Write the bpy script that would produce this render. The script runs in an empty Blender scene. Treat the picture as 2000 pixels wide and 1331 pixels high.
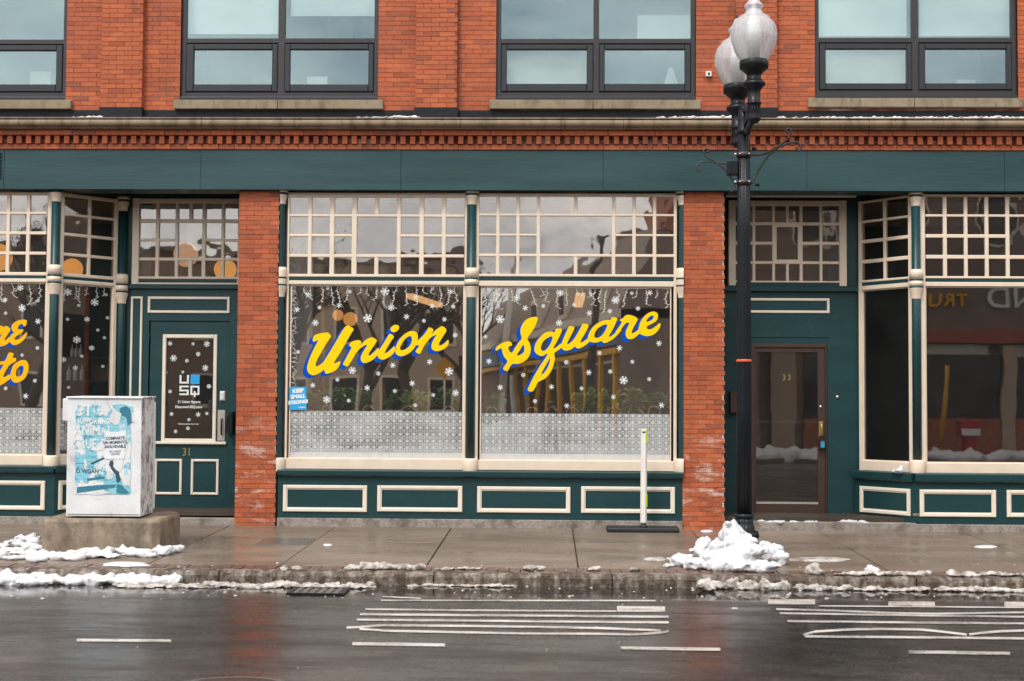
import bpy, bmesh, math, random
from mathutils import Vector, Matrix, noise
random.seed(7)
R_ = math.radians
SC = bpy.context.scene
COL = SC.collection

# ------------------------------------------------------------------ camera
F = 2778.0                                   # 50 mm lens in photograph pixels
EYE = Vector((0.0, -18.5, 1.58))
def cam_basis():
    v = Vector((75.0, 127.5 * -1, F)).normalized()      # world +Y in camera axes (right, up, forward)
    z = (Vector((0, 1, 0)) - v * v.y).normalized()
    x = v.cross(z)
    x = -x if x.x < 0 else x
    rho = 0.0052
    x2 = x * math.cos(rho) - z * math.sin(rho)
    z2 = z * math.cos(rho) + x * math.sin(rho)
    return x2, v, z2                                     # images of world X, Y, Z
CX, CY, CZ = cam_basis()
def ray(px, py):
    c = Vector(((px - 1000.0) / F, (665.5 - py) / F, 1.0))
    return Vector((c.dot(CX), c.dot(CY), c.dot(CZ)))
def at(px, py, y=0.0):
    d = ray(px, py); t = (y - EYE.y) / d.y
    p = EYE + d * t
    return p.x, p.z
def X(px, py, y=0.0): return at(px, py, y)[0]
def Z(px, py, y=0.0): return at(px, py, y)[1]
SLOPE = 0.02
KERB_Y = -4.30
KERB_TOP = SLOPE * KERB_Y
ROAD_Z = KERB_TOP - 0.125
def walk_z(y): return SLOPE * y
def on_walk(px, py):
    d = ray(px, py)      # z = SLOPE*y
    t = (SLOPE * EYE.y - EYE.z) / (d.z - SLOPE * d.y)
    return EYE + d * t
def on_road(px, py, z=None):
    d = ray(px, py); z = ROAD_Z if z is None else z
    return EYE + d * ((z - EYE.z) / d.z)
cam_d = bpy.data.cameras.new('camera'); cam = bpy.data.objects.new('camera', cam_d); COL.objects.link(cam)
rx = Vector((CX.x, CY.x, CZ.x)); ry = Vector((CX.y, CY.y, CZ.y)); rz = -Vector((CX.z, CY.z, CZ.z))
m = Matrix((rx, ry, rz)).transposed().to_4x4(); m.translation = EYE
cam.matrix_world = m
cam_d.sensor_width = 36.0; cam_d.lens = F * 36 / 2000.0
cam_d.clip_start = 0.1; cam_d.clip_end = 2000
cam_d.dof.use_dof = True; cam_d.dof.focus_distance = 18.4; cam_d.dof.aperture_fstop = 3.2
SC.camera = cam

# ------------------------------------------------------------------ sky, sun, exposure
SUN_EL, SUN_AZ = 54.0, 208.0       # sun behind the photographer, a little to the left (compass style, +Y = 0)
w = bpy.data.worlds.new('World'); SC.world = w; w.use_nodes = True
nt = w.node_tree; N = nt.nodes; L = nt.links
for n in list(N): N.remove(n)
out = N.new('ShaderNodeOutputWorld'); bg = N.new('ShaderNodeBackground')
sky = N.new('ShaderNodeTexSky'); sky.sky_type = 'NISHITA'; sky.sun_disc = False
sky.sun_elevation = R_(SUN_EL); sky.sun_rotation = R_(SUN_AZ); sky.dust_density = 3.0; sky.air_density = 1.0
hs = N.new('ShaderNodeHueSaturation'); hs.inputs['Saturation'].default_value = 0.30
tc = N.new('ShaderNodeTexCoord'); mp = N.new('ShaderNodeMapping'); mp.inputs['Scale'].default_value = (1.0, 1.0, 2.4)
nz = N.new('ShaderNodeTexNoise'); nz.inputs['Scale'].default_value = 5.0; nz.inputs['Detail'].default_value = 8; nz.inputs['Roughness'].default_value = 0.62
cr = N.new('ShaderNodeValToRGB')
cr.color_ramp.elements[0].position = 0.34; cr.color_ramp.elements[0].color = (0.58, 0.62, 0.68, 1)
cr.color_ramp.elements[1].position = 0.68; cr.color_ramp.elements[1].color = (1.22, 1.20, 1.17, 1)
cov = N.new('ShaderNodeMix'); cov.data_type = 'RGBA'; cov.inputs['Factor'].default_value = 0.75
cov.inputs['B'].default_value = (13.2, 13.0, 12.9, 1)      # even cloud cover over the sky
mul = N.new('ShaderNodeMix'); mul.data_type = 'RGBA'; mul.blend_type = 'MULTIPLY'; mul.inputs['Factor'].default_value = 1.0
L.new(sky.outputs[0], hs.inputs['Color']); L.new(hs.outputs[0], cov.inputs['A'])
L.new(tc.outputs['Generated'], mp.inputs[0]); L.new(mp.outputs[0], nz.inputs['Vector']); L.new(nz.outputs['Fac'], cr.inputs[0])
L.new(cov.outputs['Result'], mul.inputs['A']); L.new(cr.outputs[0], mul.inputs['B']); L.new(mul.outputs['Result'], bg.inputs[0])
bg.inputs[1].default_value = 0.10
L.new(bg.outputs[0], out.inputs[0])
sd = bpy.data.lights.new('sun', 'SUN'); sd.energy = 1.5; sd.angle = R_(14); sd.color = (1.0, 0.95, 0.88)
so = bpy.data.objects.new('sun', sd); COL.objects.link(so)
az = R_(SUN_AZ); el = R_(SUN_EL)
sdir = Vector((math.sin(az) * math.cos(el), math.cos(az) * math.cos(el), math.sin(el)))
so.rotation_euler = sdir.to_track_quat('Z', 'Y').to_euler(); so.location = (0, -10, 30)
vs = SC.view_settings; vs.view_transform = 'Standard'; vs.look = 'None'; vs.gamma = 1.0; vs.use_curve_mapping = False
vs.exposure = 0.66
SC.cycles.use_denoising = True
SC.cycles.max_bounces = 10; SC.cycles.diffuse_bounces = 3; SC.cycles.glossy_bounces = 5
SC.cycles.transmission_bounces = 6; SC.cycles.transparent_max_bounces = 32
SC.cycles.caustics_reflective = False; SC.cycles.caustics_refractive = False
SC.cycles.sample_clamp_indirect = 6.0

# ------------------------------------------------------------------ materials
MATS = {}
def new_mat(name):
    mt = bpy.data.materials.new(name); mt.use_nodes = True
    t = mt.node_tree
    for n in list(t.nodes): t.nodes.remove(n)
    o = t.nodes.new('ShaderNodeOutputMaterial'); MATS[name] = mt
    return mt, t, t.nodes, t.links, o
def mth(t, op, a, b=None, c=None):
    n = t.nodes.new('ShaderNodeMath'); n.operation = op
    for i, v in enumerate((a, b, c)):
        if v is None: continue
        if isinstance(v, (int, float)): n.inputs[i].default_value = v
        else: t.links.new(v, n.inputs[i])
    return n.outputs[0]
def nz_(t, scale, detail=4, rough=0.55, stretch=(1, 1, 1), vec=None):
    if vec is None:
        g = t.nodes.new('ShaderNodeNewGeometry'); vec = g.outputs['Position']
    mp = t.nodes.new('ShaderNodeMapping'); mp.inputs['Scale'].default_value = stretch
    n = t.nodes.new('ShaderNodeTexNoise'); n.inputs['Scale'].default_value = scale
    n.inputs['Detail'].default_value = detail; n.inputs['Roughness'].default_value = rough
    t.links.new(vec, mp.inputs[0]); t.links.new(mp.outputs[0], n.inputs['Vector'])
    return n.outputs['Fac']
def ramp(t, fac, stops):
    r = t.nodes.new('ShaderNodeValToRGB'); e = r.color_ramp.elements
    while len(e) < len(stops): e.new(0.5)
    for i, (p, c) in enumerate(stops):
        e[i].position = p
        e[i].color = (c, c, c, 1) if isinstance(c, (int, float)) else (*c, 1)
    t.links.new(fac, r.inputs[0]); return r.outputs[0]
def mix(t, fac, a, b, mode='MIX'):
    n = t.nodes.new('ShaderNodeMix'); n.data_type = 'RGBA'; n.blend_type = mode
    for s, v in (('Factor', fac), ('A', a), ('B', b)):
        if isinstance(v, (int, float)) and s == 'Factor': n.inputs['Factor'].default_value = v
        elif isinstance(v, tuple): n.inputs[s].default_value = (*v, 1)
        else: t.links.new(v, n.inputs[s])
    return n.outputs['Result']
def pmat(name, col, rough=0.5, var=0.12, scale=5.0, bump=0.0, bscale=60.0, metal=0.0, spec=0.5, coat=0.0,
         stretch=(1, 1, 1), dirt=None, dscale=3.0, dcut=(0.5, 0.7), dstretch=(1, 1, 1), emit=0.0, objrand=0.0):
    mt, t, Nn, Lk, o = new_mat(name)
    b = Nn.new('ShaderNodeBsdfPrincipled')
    n = nz_(t, scale, 5, 0.6, stretch)
    k = ramp(t, n, [(0.25, 1 - var), (0.75, 1 + var)])
    c = mix(t, 1.0, tuple(col), k, 'MULTIPLY')
    if objrand:
        oi = Nn.new('ShaderNodeObjectInfo')
        c = mix(t, 1.0, c, ramp(t, oi.outputs['Random'], [(0, 1 - objrand), (1, 1 + objrand)]), 'MULTIPLY')
    if dirt:
        dn = nz_(t, dscale, 8, 0.65, dstretch)
        c = mix(t, ramp(t, dn, [(dcut[0], 0.0), (dcut[1], 1.0)]), c, tuple(dirt))
    Lk.new(c, b.inputs['Base Color'])
    b.inputs['Metallic'].default_value = metal
    rn = nz_(t, scale * 2.3, 4)
    Lk.new(mth(t, 'MULTIPLY_ADD', rn, rough * 0.5, rough * 0.75), b.inputs['Roughness'])
    b.inputs['Specular IOR Level'].default_value = spec
    b.inputs['Coat Weight'].default_value = coat
    if emit:
        b.inputs['Emission Color'].default_value = (*col, 1); b.inputs['Emission Strength'].default_value = emit
    if bump:
        bn = Nn.new('ShaderNodeBump'); bn.inputs['Strength'].default_value = bump; bn.inputs['Distance'].default_value = 0.01
        Lk.new(nz_(t, bscale, 6, 0.6, stretch), bn.inputs['Height']); Lk.new(bn.outputs[0], b.inputs['Normal'])
    Lk.new(b.outputs[0], o.inputs[0])
    return mt
def brick_mat(name, dark=1.0):
    mt, t, Nn, Lk, o = new_mat(name)
    b = Nn.new('ShaderNodeBsdfPrincipled')
    g = Nn.new('ShaderNodeNewGeometry'); oi = Nn.new('ShaderNodeObjectInfo')
    r = mth(t, 'FRACT', mth(t, 'ADD', g.outputs['Random Per Island'], oi.outputs['Random']))
    base = ramp(t, r, [(0.0, (0.31, 0.078, 0.035)), (0.25, (0.50, 0.125, 0.045)), (0.55, (0.42, 0.104, 0.040)),
                       (0.8, (0.55, 0.140, 0.052)), (1.0, (0.29, 0.082, 0.044))])
    n = nz_(t, 34, 6, 0.65, (0.6, 1, 1.4))
    c = mix(t, 1.0, base, ramp(t, n, [(0.3, 0.74), (0.7, 1.16)]), 'MULTIPLY')
    big = nz_(t, 1.3, 4)
    c = mix(t, ramp(t, big, [(0.42, 0.0), (0.72, 0.5)]), c, (0.31, 0.068, 0.030))
    c = mix(t, ramp(t, nz_(t, 2.2, 7, 0.7, (1.6, 1, 0.35)), [(0.54, 0.0), (0.74, 0.55)]), c, (0.13, 0.046, 0.03))
    # white salt bloom low on the piers
    sx = Nn.new('ShaderNodeSeparateXYZ'); Lk.new(g.outputs['Position'], sx.inputs[0])
    low = ramp(t, mth(t, 'ABSOLUTE', mth(t, 'SUBTRACT', sx.outputs['Z'], 0.62)), [(0.3, 1.0), (0.9, 0.0)])
    sn = nz_(t, 3.4, 8, 0.72, (0.8, 1, 2.2))
    eff = mth(t, 'MULTIPLY', low, ramp(t, sn, [(0.53, 0.0), (0.62, 1.0)]))
    sp = nz_(t, 20, 3, 0.5); 
    eff2 = ramp(t, sp, [(0.74, 0.0), (0.79, 0.55)])
    c = mix(t, mth(t, 'MAXIMUM', mth(t, 'MULTIPLY', eff, 0.62), eff2), c, (0.72, 0.60, 0.54))
    Lk.new(c, b.inputs['Base Color']); b.inputs['Roughness'].default_value = 0.62; b.inputs['Specular IOR Level'].default_value = 0.35
    bn = Nn.new('ShaderNodeBump'); bn.inputs['Strength'].default_value = 0.5; bn.inputs['Distance'].default_value = 0.006
    Lk.new(nz_(t, 90, 5, 0.7), bn.inputs['Height']); Lk.new(bn.outputs[0], b.inputs['Normal'])
    Lk.new(b.outputs[0], o.inputs[0]); return mt
def mortar_mat():
    mt, t, Nn, Lk, o = new_mat('mortar')
    b = Nn.new('ShaderNodeBsdfPrincipled')
    n = nz_(t, 2.6, 6, 0.7, (0.7, 1, 3.0))
    c = ramp(t, n, [(0.38, (0.20, 0.055, 0.028)), (0.50, (0.36, 0.17, 0.11)), (0.62, (0.74, 0.60, 0.52))])
    Lk.new(c, b.inputs['Base Color']); b.inputs['Roughness'].default_value = 0.9
    Lk.new(b.outputs[0], o.inputs[0]); return mt
def glass_mat(name, refl, tint=(1, 1, 1), gtint=(1, 1, 1), wav=0.02, wscale=1.6, dirt=0.0):
    mt, t, Nn, Lk, o = new_mat(name)
    tr = Nn.new('ShaderNodeBsdfTransparent'); tr.inputs[0].default_value = (*tint, 1)
    gl = Nn.new('ShaderNodeBsdfGlossy'); gl.inputs['Color'].default_value = (*gtint, 1); gl.inputs['Roughness'].default_value = 0.012
    fr = Nn.new('ShaderNodeLayerWeight'); fr.inputs['Blend'].default_value = 0.25
    fac = mth(t, 'MULTIPLY_ADD', fr.outputs['Fresnel'], 0.55, refl)
    bn = Nn.new('ShaderNodeBump'); bn.inputs['Strength'].default_value = wav; bn.inputs['Distance'].default_value = 0.1
    Lk.new(nz_(t, wscale, 2, 0.4), bn.inputs['Height']); Lk.new(bn.outputs[0], gl.inputs['Normal'])
    ms = Nn.new('ShaderNodeMixShader'); Lk.new(fac, ms.inputs[0]); Lk.new(tr.outputs[0], ms.inputs[1]); Lk.new(gl.outputs[0], ms.inputs[2])
    last = ms.outputs[0]
    if dirt:
        df = Nn.new('ShaderNodeBsdfDiffuse'); df.inputs[0].default_value = (0.6, 0.58, 0.55, 1)
        m2 = Nn.new('ShaderNodeMixShader')
        Lk.new(ramp(t, nz_(t, 1.4, 7, 0.65), [(0.35, dirt * 0.3), (0.75, dirt)]), m2.inputs[0])
        Lk.new(last, m2.inputs[1]); Lk.new(df.outputs[0], m2.inputs[2]); last = m2.outputs[0]
    Lk.new(last, o.inputs[0]); return mt
brick_mat('brick'); mortar_mat()
GREEN = (0.0110, 0.047, 0.052)
pmat('green_paint', GREEN, 0.36, 0.16, 3.0, 0.12, 25, spec=0.38, stretch=(0.35, 1, 1.6), dirt=(0.045, 0.088, 0.09), dscale=9, dcut=(0.60, 0.85))
pmat('fascia_paint', (0.014, 0.052, 0.057), 0.40, 0.22, 1.6, 0.2, 16, spec=0.42, stretch=(0.22, 1, 2.6), dirt=(0.030, 0.080, 0.087), dscale=1.3, dcut=(0.42, 0.75), dstretch=(0.3, 1, 2.0))
pmat('cream_paint', (0.76, 0.64, 0.51), 0.42, 0.07, 4.0, 0.06, 40, dirt=(0.42, 0.31, 0.22), dscale=6, dcut=(0.66, 0.85))
pmat('white_trim', (0.80, 0.72, 0.60), 0.42, 0.06, 5.0, 0.05, 40, dirt=(0.5, 0.42, 0.33), dscale=7, dcut=(0.68, 0.85))
pmat('bronze_frame', (0.032, 0.027, 0.030), 0.42, 0.15, 4.0, 0.02, 60)
pmat('bronze_sash', (0.018, 0.021, 0.027), 0.42, 0.15, 4.0, 0.02, 60)
pmat('sill_stone', (0.27, 0.215, 0.145), 0.85, 0.22, 5.0, 0.5, 50, dirt=(0.12, 0.105, 0.055), dscale=4, dcut=(0.5, 0.72), dstretch=(2.5, 1, 0.6))
pmat('cornice_stone', (0.25, 0.185, 0.125), 0.8, 0.2, 3.0, 0.45, 45, dirt=(0.085, 0.07, 0.035), dscale=3.0, dcut=(0.48, 0.70), dstretch=(2.2, 1, 0.5))
pmat('tar', (0.007, 0.009, 0.012), 0.6, 0.3, 6.0, 0.6, 18, dirt=(0.07, 0.07, 0.075), dscale=7, dcut=(0.64, 0.8), spec=0.3)
pmat('granite', (0.30, 0.265, 0.235), 0.75, 0.45, 36.0, 0.5, 70, dirt=(0.12, 0.095, 0.075), dscale=5, dcut=(0.45, 0.68))
pmat('kerb_granite', (0.30, 0.265, 0.225), 0.55, 0.5, 28.0, 1.0, 45, dirt=(0.068, 0.044, 0.027), dscale=7, dcut=(0.34, 0.56), dstretch=(1.6, 1, 0.8))
pmat('iron_black', (0.006, 0.008, 0.0115), 0.36, 0.25, 9.0, 0.08, 60, spec=0.32)
pmat('bracket_iron', (0.055, 0.05, 0.05), 0.45, 0.3, 20.0, 0.1, 60, metal=0.4)
pmat('bolt_steel', (0.6, 0.6, 0.6), 0.3, 0.05, 20.0, metal=0.9)
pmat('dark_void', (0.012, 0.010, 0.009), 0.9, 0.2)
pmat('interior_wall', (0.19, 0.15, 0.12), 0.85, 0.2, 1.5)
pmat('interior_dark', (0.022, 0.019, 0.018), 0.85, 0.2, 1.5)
pmat('interior_pale', (0.62, 0.60, 0.58), 0.8, 0.12, 1.5)
pmat('interior_floor', (0.05, 0.035, 0.026), 0.6, 0.2, 2.0)
pmat('office_wall', (0.22, 0.30, 0.32), 0.85, 0.06, 0.6)
pmat('blind', (0.90, 0.92, 0.89), 0.8, 0.04, 1.0)
pmat('blind_warm', (0.88, 0.79, 0.66), 0.8, 0.05, 1.0)
glass_mat('shop_glass', 0.215, (0.97, 0.97, 0.97), (1.0, 0.95, 0.90), 0.022, 0.8, 0.03)
glass_mat('old_glass', 0.165, (0.97, 0.97, 0.97), (1.0, 0.94, 0.89), 0.032, 2.2, 0.03)
glass_mat('dim_glass', 0.092, (0.9, 0.88, 0.86), (1.0, 0.95, 0.92), 0.02, 0.9, 0.015)
glass_mat('dim_old_glass', 0.085, (0.9, 0.88, 0.86), (1.0, 0.94, 0.91), 0.032, 2.2, 0.02)
glass_mat('office_glass', 0.14, (0.92, 0.975, 0.965), (0.74, 0.93, 0.98), 0.012, 0.8)
glass_mat('door_glass', 0.10, (0.95, 0.94, 0.92), (1.0, 0.95, 0.90), 0.012, 1.2, 0.02)
pmat('paint_yellow', (0.92, 0.62, 0.0015), 0.6, 0.03, 6, spec=0.15, dirt=(0.84, 0.52, 0.002), dscale=9, dcut=(0.6, 0.9))
pmat('paint_amber', (0.88, 0.46, 0.003), 0.6, 0.04, 6, spec=0.15)
pmat('paint_blue', (0.0015, 0.07, 0.42), 0.6, 0.08, 6, spec=0.15)
pmat('vinyl_white', (0.80, 0.84, 0.84), 0.5, 0.04)
pmat('vinyl_cyan', (0.02, 0.36, 0.72), 0.5, 0.04)
pmat('cling', (0.84, 0.88, 0.89), 0.6, 0.08, 30)
pmat('fairy_wire', (0.84, 0.82, 0.78), 0.5, 0.08)
pmat('gold_number', (0.50, 0.36, 0.13), 0.35, 0.1, metal=0.6)
pmat('brass', (0.55, 0.38, 0.14), 0.35, 0.1, metal=0.8)
pmat('steel_plate', (0.55, 0.50, 0.44), 0.4, 0.1, 14, metal=0.6)
pmat('door_bronze', (0.055, 0.030, 0.022), 0.4, 0.15, 5)
pmat('plastic_black', (0.014, 0.015, 0.017), 0.5, 0.2, 8, 0.15, 50)
pmat('plastic_white', (0.80, 0.78, 0.74), 0.45, 0.07, 7, dirt=(0.4, 0.37, 0.33), dscale=12, dcut=(0.66, 0.85))
pmat('reflective_lime', (0.45, 0.58, 0.04), 0.35, 0.12, 20)
pmat('lantern', (0.95, 0.40, 0.075), 0.7, 0.03, emit=0.50)
pmat('reflected_ball_glow', (0.85, 0.48, 0.28), 0.7, 0.03, emit=0.38)
pmat('strip_light', (1.0, 0.56, 0.22), 0.7, 0.02, emit=0.62)
pmat('orange_tape', (0.85, 0.12, 0.03), 0.5, 0.05)
pmat('snow', (0.66, 0.67, 0.69), 0.7, 0.10, 16.0, 0.9, 70, spec=0.4, dirt=(0.50, 0.46, 0.42), dscale=7, dcut=(0.60, 0.86))
pmat('dirty_snow', (0.60, 0.565, 0.53), 0.6, 0.2, 18.0, 1.0, 70, spec=0.5, dirt=(0.15, 0.105, 0.072), dscale=10, dcut=(0.42, 0.68))
pmat('slush', (0.60, 0.55, 0.50), 0.4, 0.2, 18.0, 0.8, 45, spec=0.5, dirt=(0.17, 0.13, 0.10), dscale=9, dcut=(0.42, 0.66))

# ------------------------------------------------------------------ mesh builder
class MB:
    def __init__(s, T=None): s.v = []; s.f = []; s.T = T; s.sm = []
    def add(s, vs, fs, smooth=False):
        b = len(s.v)
        for p in vs:
            p = Vector(p); s.v.append(s.T @ p if s.T else p)
        for f in fs: s.f.append([b + i for i in f]); s.sm.append(smooth)
        return s
    def box(s, x0, x1, y0, y1, z0, z1, skip=''):
        if x0 > x1: x0, x1 = x1, x0
        if y0 > y1: y0, y1 = y1, y0
        if z0 > z1: z0, z1 = z1, z0
        vs = [(x0, y0, z0), (x1, y0, z0), (x1, y1, z0), (x0, y1, z0), (x0, y0, z1), (x1, y0, z1), (x1, y1, z1), (x0, y1, z1)]
        fs = {'b': (0, 3, 2, 1), 't': (4, 5, 6, 7), 'f': (0, 1, 5, 4), 'r': (1, 2, 6, 5), 'k': (2, 3, 7, 6), 'l': (3, 0, 4, 7)}
        return s.add(vs, [fs[k] for k in fs if k not in skip])
    def cbox(s, x0, x1, y0, y1, z0, z1, c=0.006):
        """box whose four front (-y) edges are chamfered"""
        vs = [(x0, y1, z0), (x1, y1, z0), (x1, y1, z1), (x0, y1, z1), (x0, y0 + c, z0), (x1, y0 + c, z0), (x1, y0 + c, z1), (x0, y0 + c, z1),
              (x0 + c, y0, z0 + c), (x1 - c, y0, z0 + c), (x1 - c, y0, z1 - c), (x0 + c, y0, z1 - c)]
        fs = [(3, 2, 1, 0), (8, 9, 10, 11)]
        for i in range(4):
            j = (i + 1) % 4
            fs += [(i, j, 4 + j, 4 + i), (4 + i, 4 + j, 8 + j, 8 + i)]
        return s.add(vs, fs)
    def prism(s, poly, y0, y1):
        """polygon given in (x, z), extruded from y0 to y1"""
        n = len(poly)
        vs = [(x, y0, z) for x, z in poly] + [(x, y1, z) for x, z in poly]
        return s.add(vs, [tuple(range(n)), tuple(range(2 * n - 1, n - 1, -1))] + [(i, n + i, n + (i + 1) % n, (i + 1) % n) for i in range(n)])
    def sweepx(s, prof, x0, x1, smooth=False):
        """profile in (y, z) swept along x"""
        n = len(prof)
        vs = [(x0, y, z) for y, z in prof] + [(x1, y, z) for y, z in prof]
        s.add(vs, [(i, (i + 1) % n, n + (i + 1) % n, n + i) for i in range(n)], smooth)
        return s.add(vs, [tuple(range(n - 1, -1, -1)), tuple(range(n, 2 * n))])
    def lathe(s, prof, cx, cy, n=24, flute=0, famp=0.0, a0=0.0, a1=2 * math.pi, smooth=True, cap=True):
        full = abs(a1 - a0 - 2 * math.pi) < 1e-4
        m_ = n if full else n + 1
        vs = []
        for r, z in prof:
            for i in range(m_):
                a = a0 + (a1 - a0) * i / n
                rr = r * (1 - famp * (0.5 + 0.5 * math.cos(flute * a))) if flute else r
                vs.append((cx + rr * math.cos(a), cy + rr * math.sin(a), z))
        fs = []
        for k in range(len(prof) - 1):
            for i in range(n if not full else m_):
                j = (i + 1) % m_ if full else i + 1
                fs.append((k * m_ + i, k * m_ + j, (k + 1) * m_ + j, (k + 1) * m_ + i))
        s.add(vs, fs, smooth)
        if cap and full:
            k = (len(prof) - 1) * m_; b = len(s.v) - len(vs)
            s.f.append([b + i for i in range(m_ - 1, -1, -1)]); s.sm.append(False)
            s.f.append([b + k + i for i in range(m_)]); s.sm.append(False)
        return s
    def tube(s, pts, rad, n=8, cap=True):
        pts = [Vector(p) for p in pts]
        rads = rad if isinstance(rad, (list, tuple)) else [rad] * len(pts)
        vs = []; up = None
        for i, p in enumerate(pts):
            d = (pts[min(i + 1, len(pts) - 1)] - pts[max(i - 1, 0)])
            d = d.normalized() if d.length > 1e-9 else Vector((0, 0, 1))
            if up is None: up = Vector((0, 0, 1)) if abs(d.z) < 0.9 else Vector((1, 0, 0))
            a = d.cross(up)
            a = a.normalized() if a.length > 1e-6 else d.orthogonal().normalized()
            b = a.cross(d).normalized(); up = b
            for k in range(n):
                t = 2 * math.pi * k / n
                vs.append(p + (a * math.cos(t) + b * math.sin(t)) * rads[i])
        fs = [(i * n + k, i * n + (k + 1) % n, (i + 1) * n + (k + 1) % n, (i + 1) * n + k) for i in range(len(pts) - 1) for k in range(n)]
        if cap: fs += [tuple(range(n - 1, -1, -1)), tuple(range((len(pts) - 1) * n, len(pts) * n))]
        return s.add(vs, fs, True)
    def build(s, name, mat, parent=None, bevel=0.0):
        lo = Vector([min(v[i] for v in s.v) for i in range(3)]); hi = Vector([max(v[i] for v in s.v) for i in range(3)])
        c = Vector(((lo.x + hi.x) / 2, (lo.y + hi.y) / 2, lo.z))
        me = bpy.data.meshes.new(name)
        me.from_pydata([v - c for v in s.v], [], s.f)
        me.polygons.foreach_set('use_smooth', s.sm)
        bm = bmesh.new(); bm.from_mesh(me); bmesh.ops.recalc_face_normals(bm, faces=bm.faces); bm.to_mesh(me); bm.free()
        return link(name, me, mat, c, parent, bevel)
WORLD_LOC = {}
def link(name, me, mat, loc, parent=None, bevel=0.0):
    o = bpy.data.objects.new(name, me); COL.objects.link(o)
    if mat is not None and len(me.materials) == 0: me.materials.append(MATS[mat] if isinstance(mat, str) else mat)
    loc = Vector(loc); WORLD_LOC[o.name] = loc
    if parent is not None:
        o.parent = parent; o.location = loc - WORLD_LOC[parent.name]
    else: o.location = loc
    if bevel:
        b = o.modifiers.new('bevel', 'BEVEL'); b.width = bevel; b.segments = 2; b.limit_method = 'ANGLE'
    return o
def empty(name, loc):
    o = bpy.data.objects.new(name, None); COL.objects.link(o); o.location = loc; o.empty_display_size = 0.2
    WORLD_LOC[o.name] = Vector(loc); return o
def tag(o, label=None, cat=None, group=None, kind=None):
    if label: o['label'] = label
    if cat: o['category'] = cat
    if group: o['group'] = group
    if kind: o['kind'] = kind
    return o
def frame_rect(mb, x0, x1, z0, z1, w, y0, y1, c=0.0, wt=None, wb=None, ws=None):
    """four butted members round an opening"""
    wt = w if wt is None else wt; wb = w if wb is None else wb
    f = (lambda *a: mb.cbox(*a, c)) if c else mb.box
    f(x0, x0 + w, y0, y1, z0, z1); f(x1 - w, x1, y0, y1, z0, z1)
    e = 0.002
    f(x0 + w, x1 - w, y0 + e, y1, z0, z0 + wb); f(x0 + w, x1 - w, y0 + e, y1, z1 - wt, z1)
    return mb
TMP = bpy.data.scenes.new('workbench')
def evaluated_mesh(o):
    TMP.collection.objects.link(o); vl = TMP.view_layers[0]; vl.update(); dg = vl.depsgraph; dg.update()
    return bpy.data.meshes.new_from_object(o.evaluated_get(dg))
def text_mesh(s, size, extrude=0.001, align='CENTER', spacing=1.0, shear=0.0, bold=0.0):
    cu = bpy.data.curves.new('text', 'FONT'); cu.body = s; cu.size = size; cu.extrude = extrude
    cu.align_x = align; cu.align_y = 'CENTER'; cu.space_character = spacing; cu.shear = shear; cu.offset = bold; cu.resolution_u = 3
    o = bpy.data.objects.new('text', cu)
    me = evaluated_mesh(o)
    bpy.data.objects.remove(o); bpy.data.curves.remove(cu)
    return me
def text_obj(name, s, size, loc, mat, parent=None, sx=1.0, rotz=0.0, tilt=0.0, **k):
    me = text_mesh(s, size, **k)
    me.materials.clear()
    M_ = Matrix.Rotation(rotz, 4, 'Z') @ Matrix.Rotation(R_(90), 4, 'X') @ Matrix.Rotation(tilt, 4, 'Z') @ Matrix.Diagonal((sx, 1, 1, 1))
    me.transform(M_)
    return link(name, me, mat, loc, parent)
def smooth_loop(pts, n=4):
    """closed Catmull-Rom through the points"""
    o = []; m_ = len(pts)
    for i in range(m_):
        p0, p1, p2, p3 = (Vector(pts[(i + k) % m_]) for k in (-1, 0, 1, 2))
        d = (p2 - p1).length
        a1 = (p2 - p0) * 0.5; a2 = (p3 - p1) * 0.5
        for a in (a1, a2):
            if a.length > d * 1.1: a *= d * 1.1 / a.length
        for k in range(n):
            t = k / n; t2 = t * t; t3 = t2 * t
            o.append((2 * t3 - 3 * t2 + 1) * p1 + (t3 - 2 * t2 + t) * a1 + (-2 * t3 + 3 * t2) * p2 + (t3 - t2) * a2)
    return o
def filled(loops, extrude=0.0003):
    """2-D filled curve (with holes) -> mesh in the xy plane"""
    cu = bpy.data.curves.new('ink', 'CURVE'); cu.dimensions = '2D'; cu.fill_mode = 'BOTH'; cu.extrude = extrude
    for lp in loops:
        sp = cu.splines.new('POLY'); sp.points.add(len(lp) - 1); sp.use_cyclic_u = True
        for i, p in enumerate(lp): sp.points[i].co = (p[0], p[1], 0, 1)
    o = bpy.data.objects.new('ink', cu)
    me = evaluated_mesh(o)
    bpy.data.objects.remove(o); bpy.data.curves.remove(cu)
    return me
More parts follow.
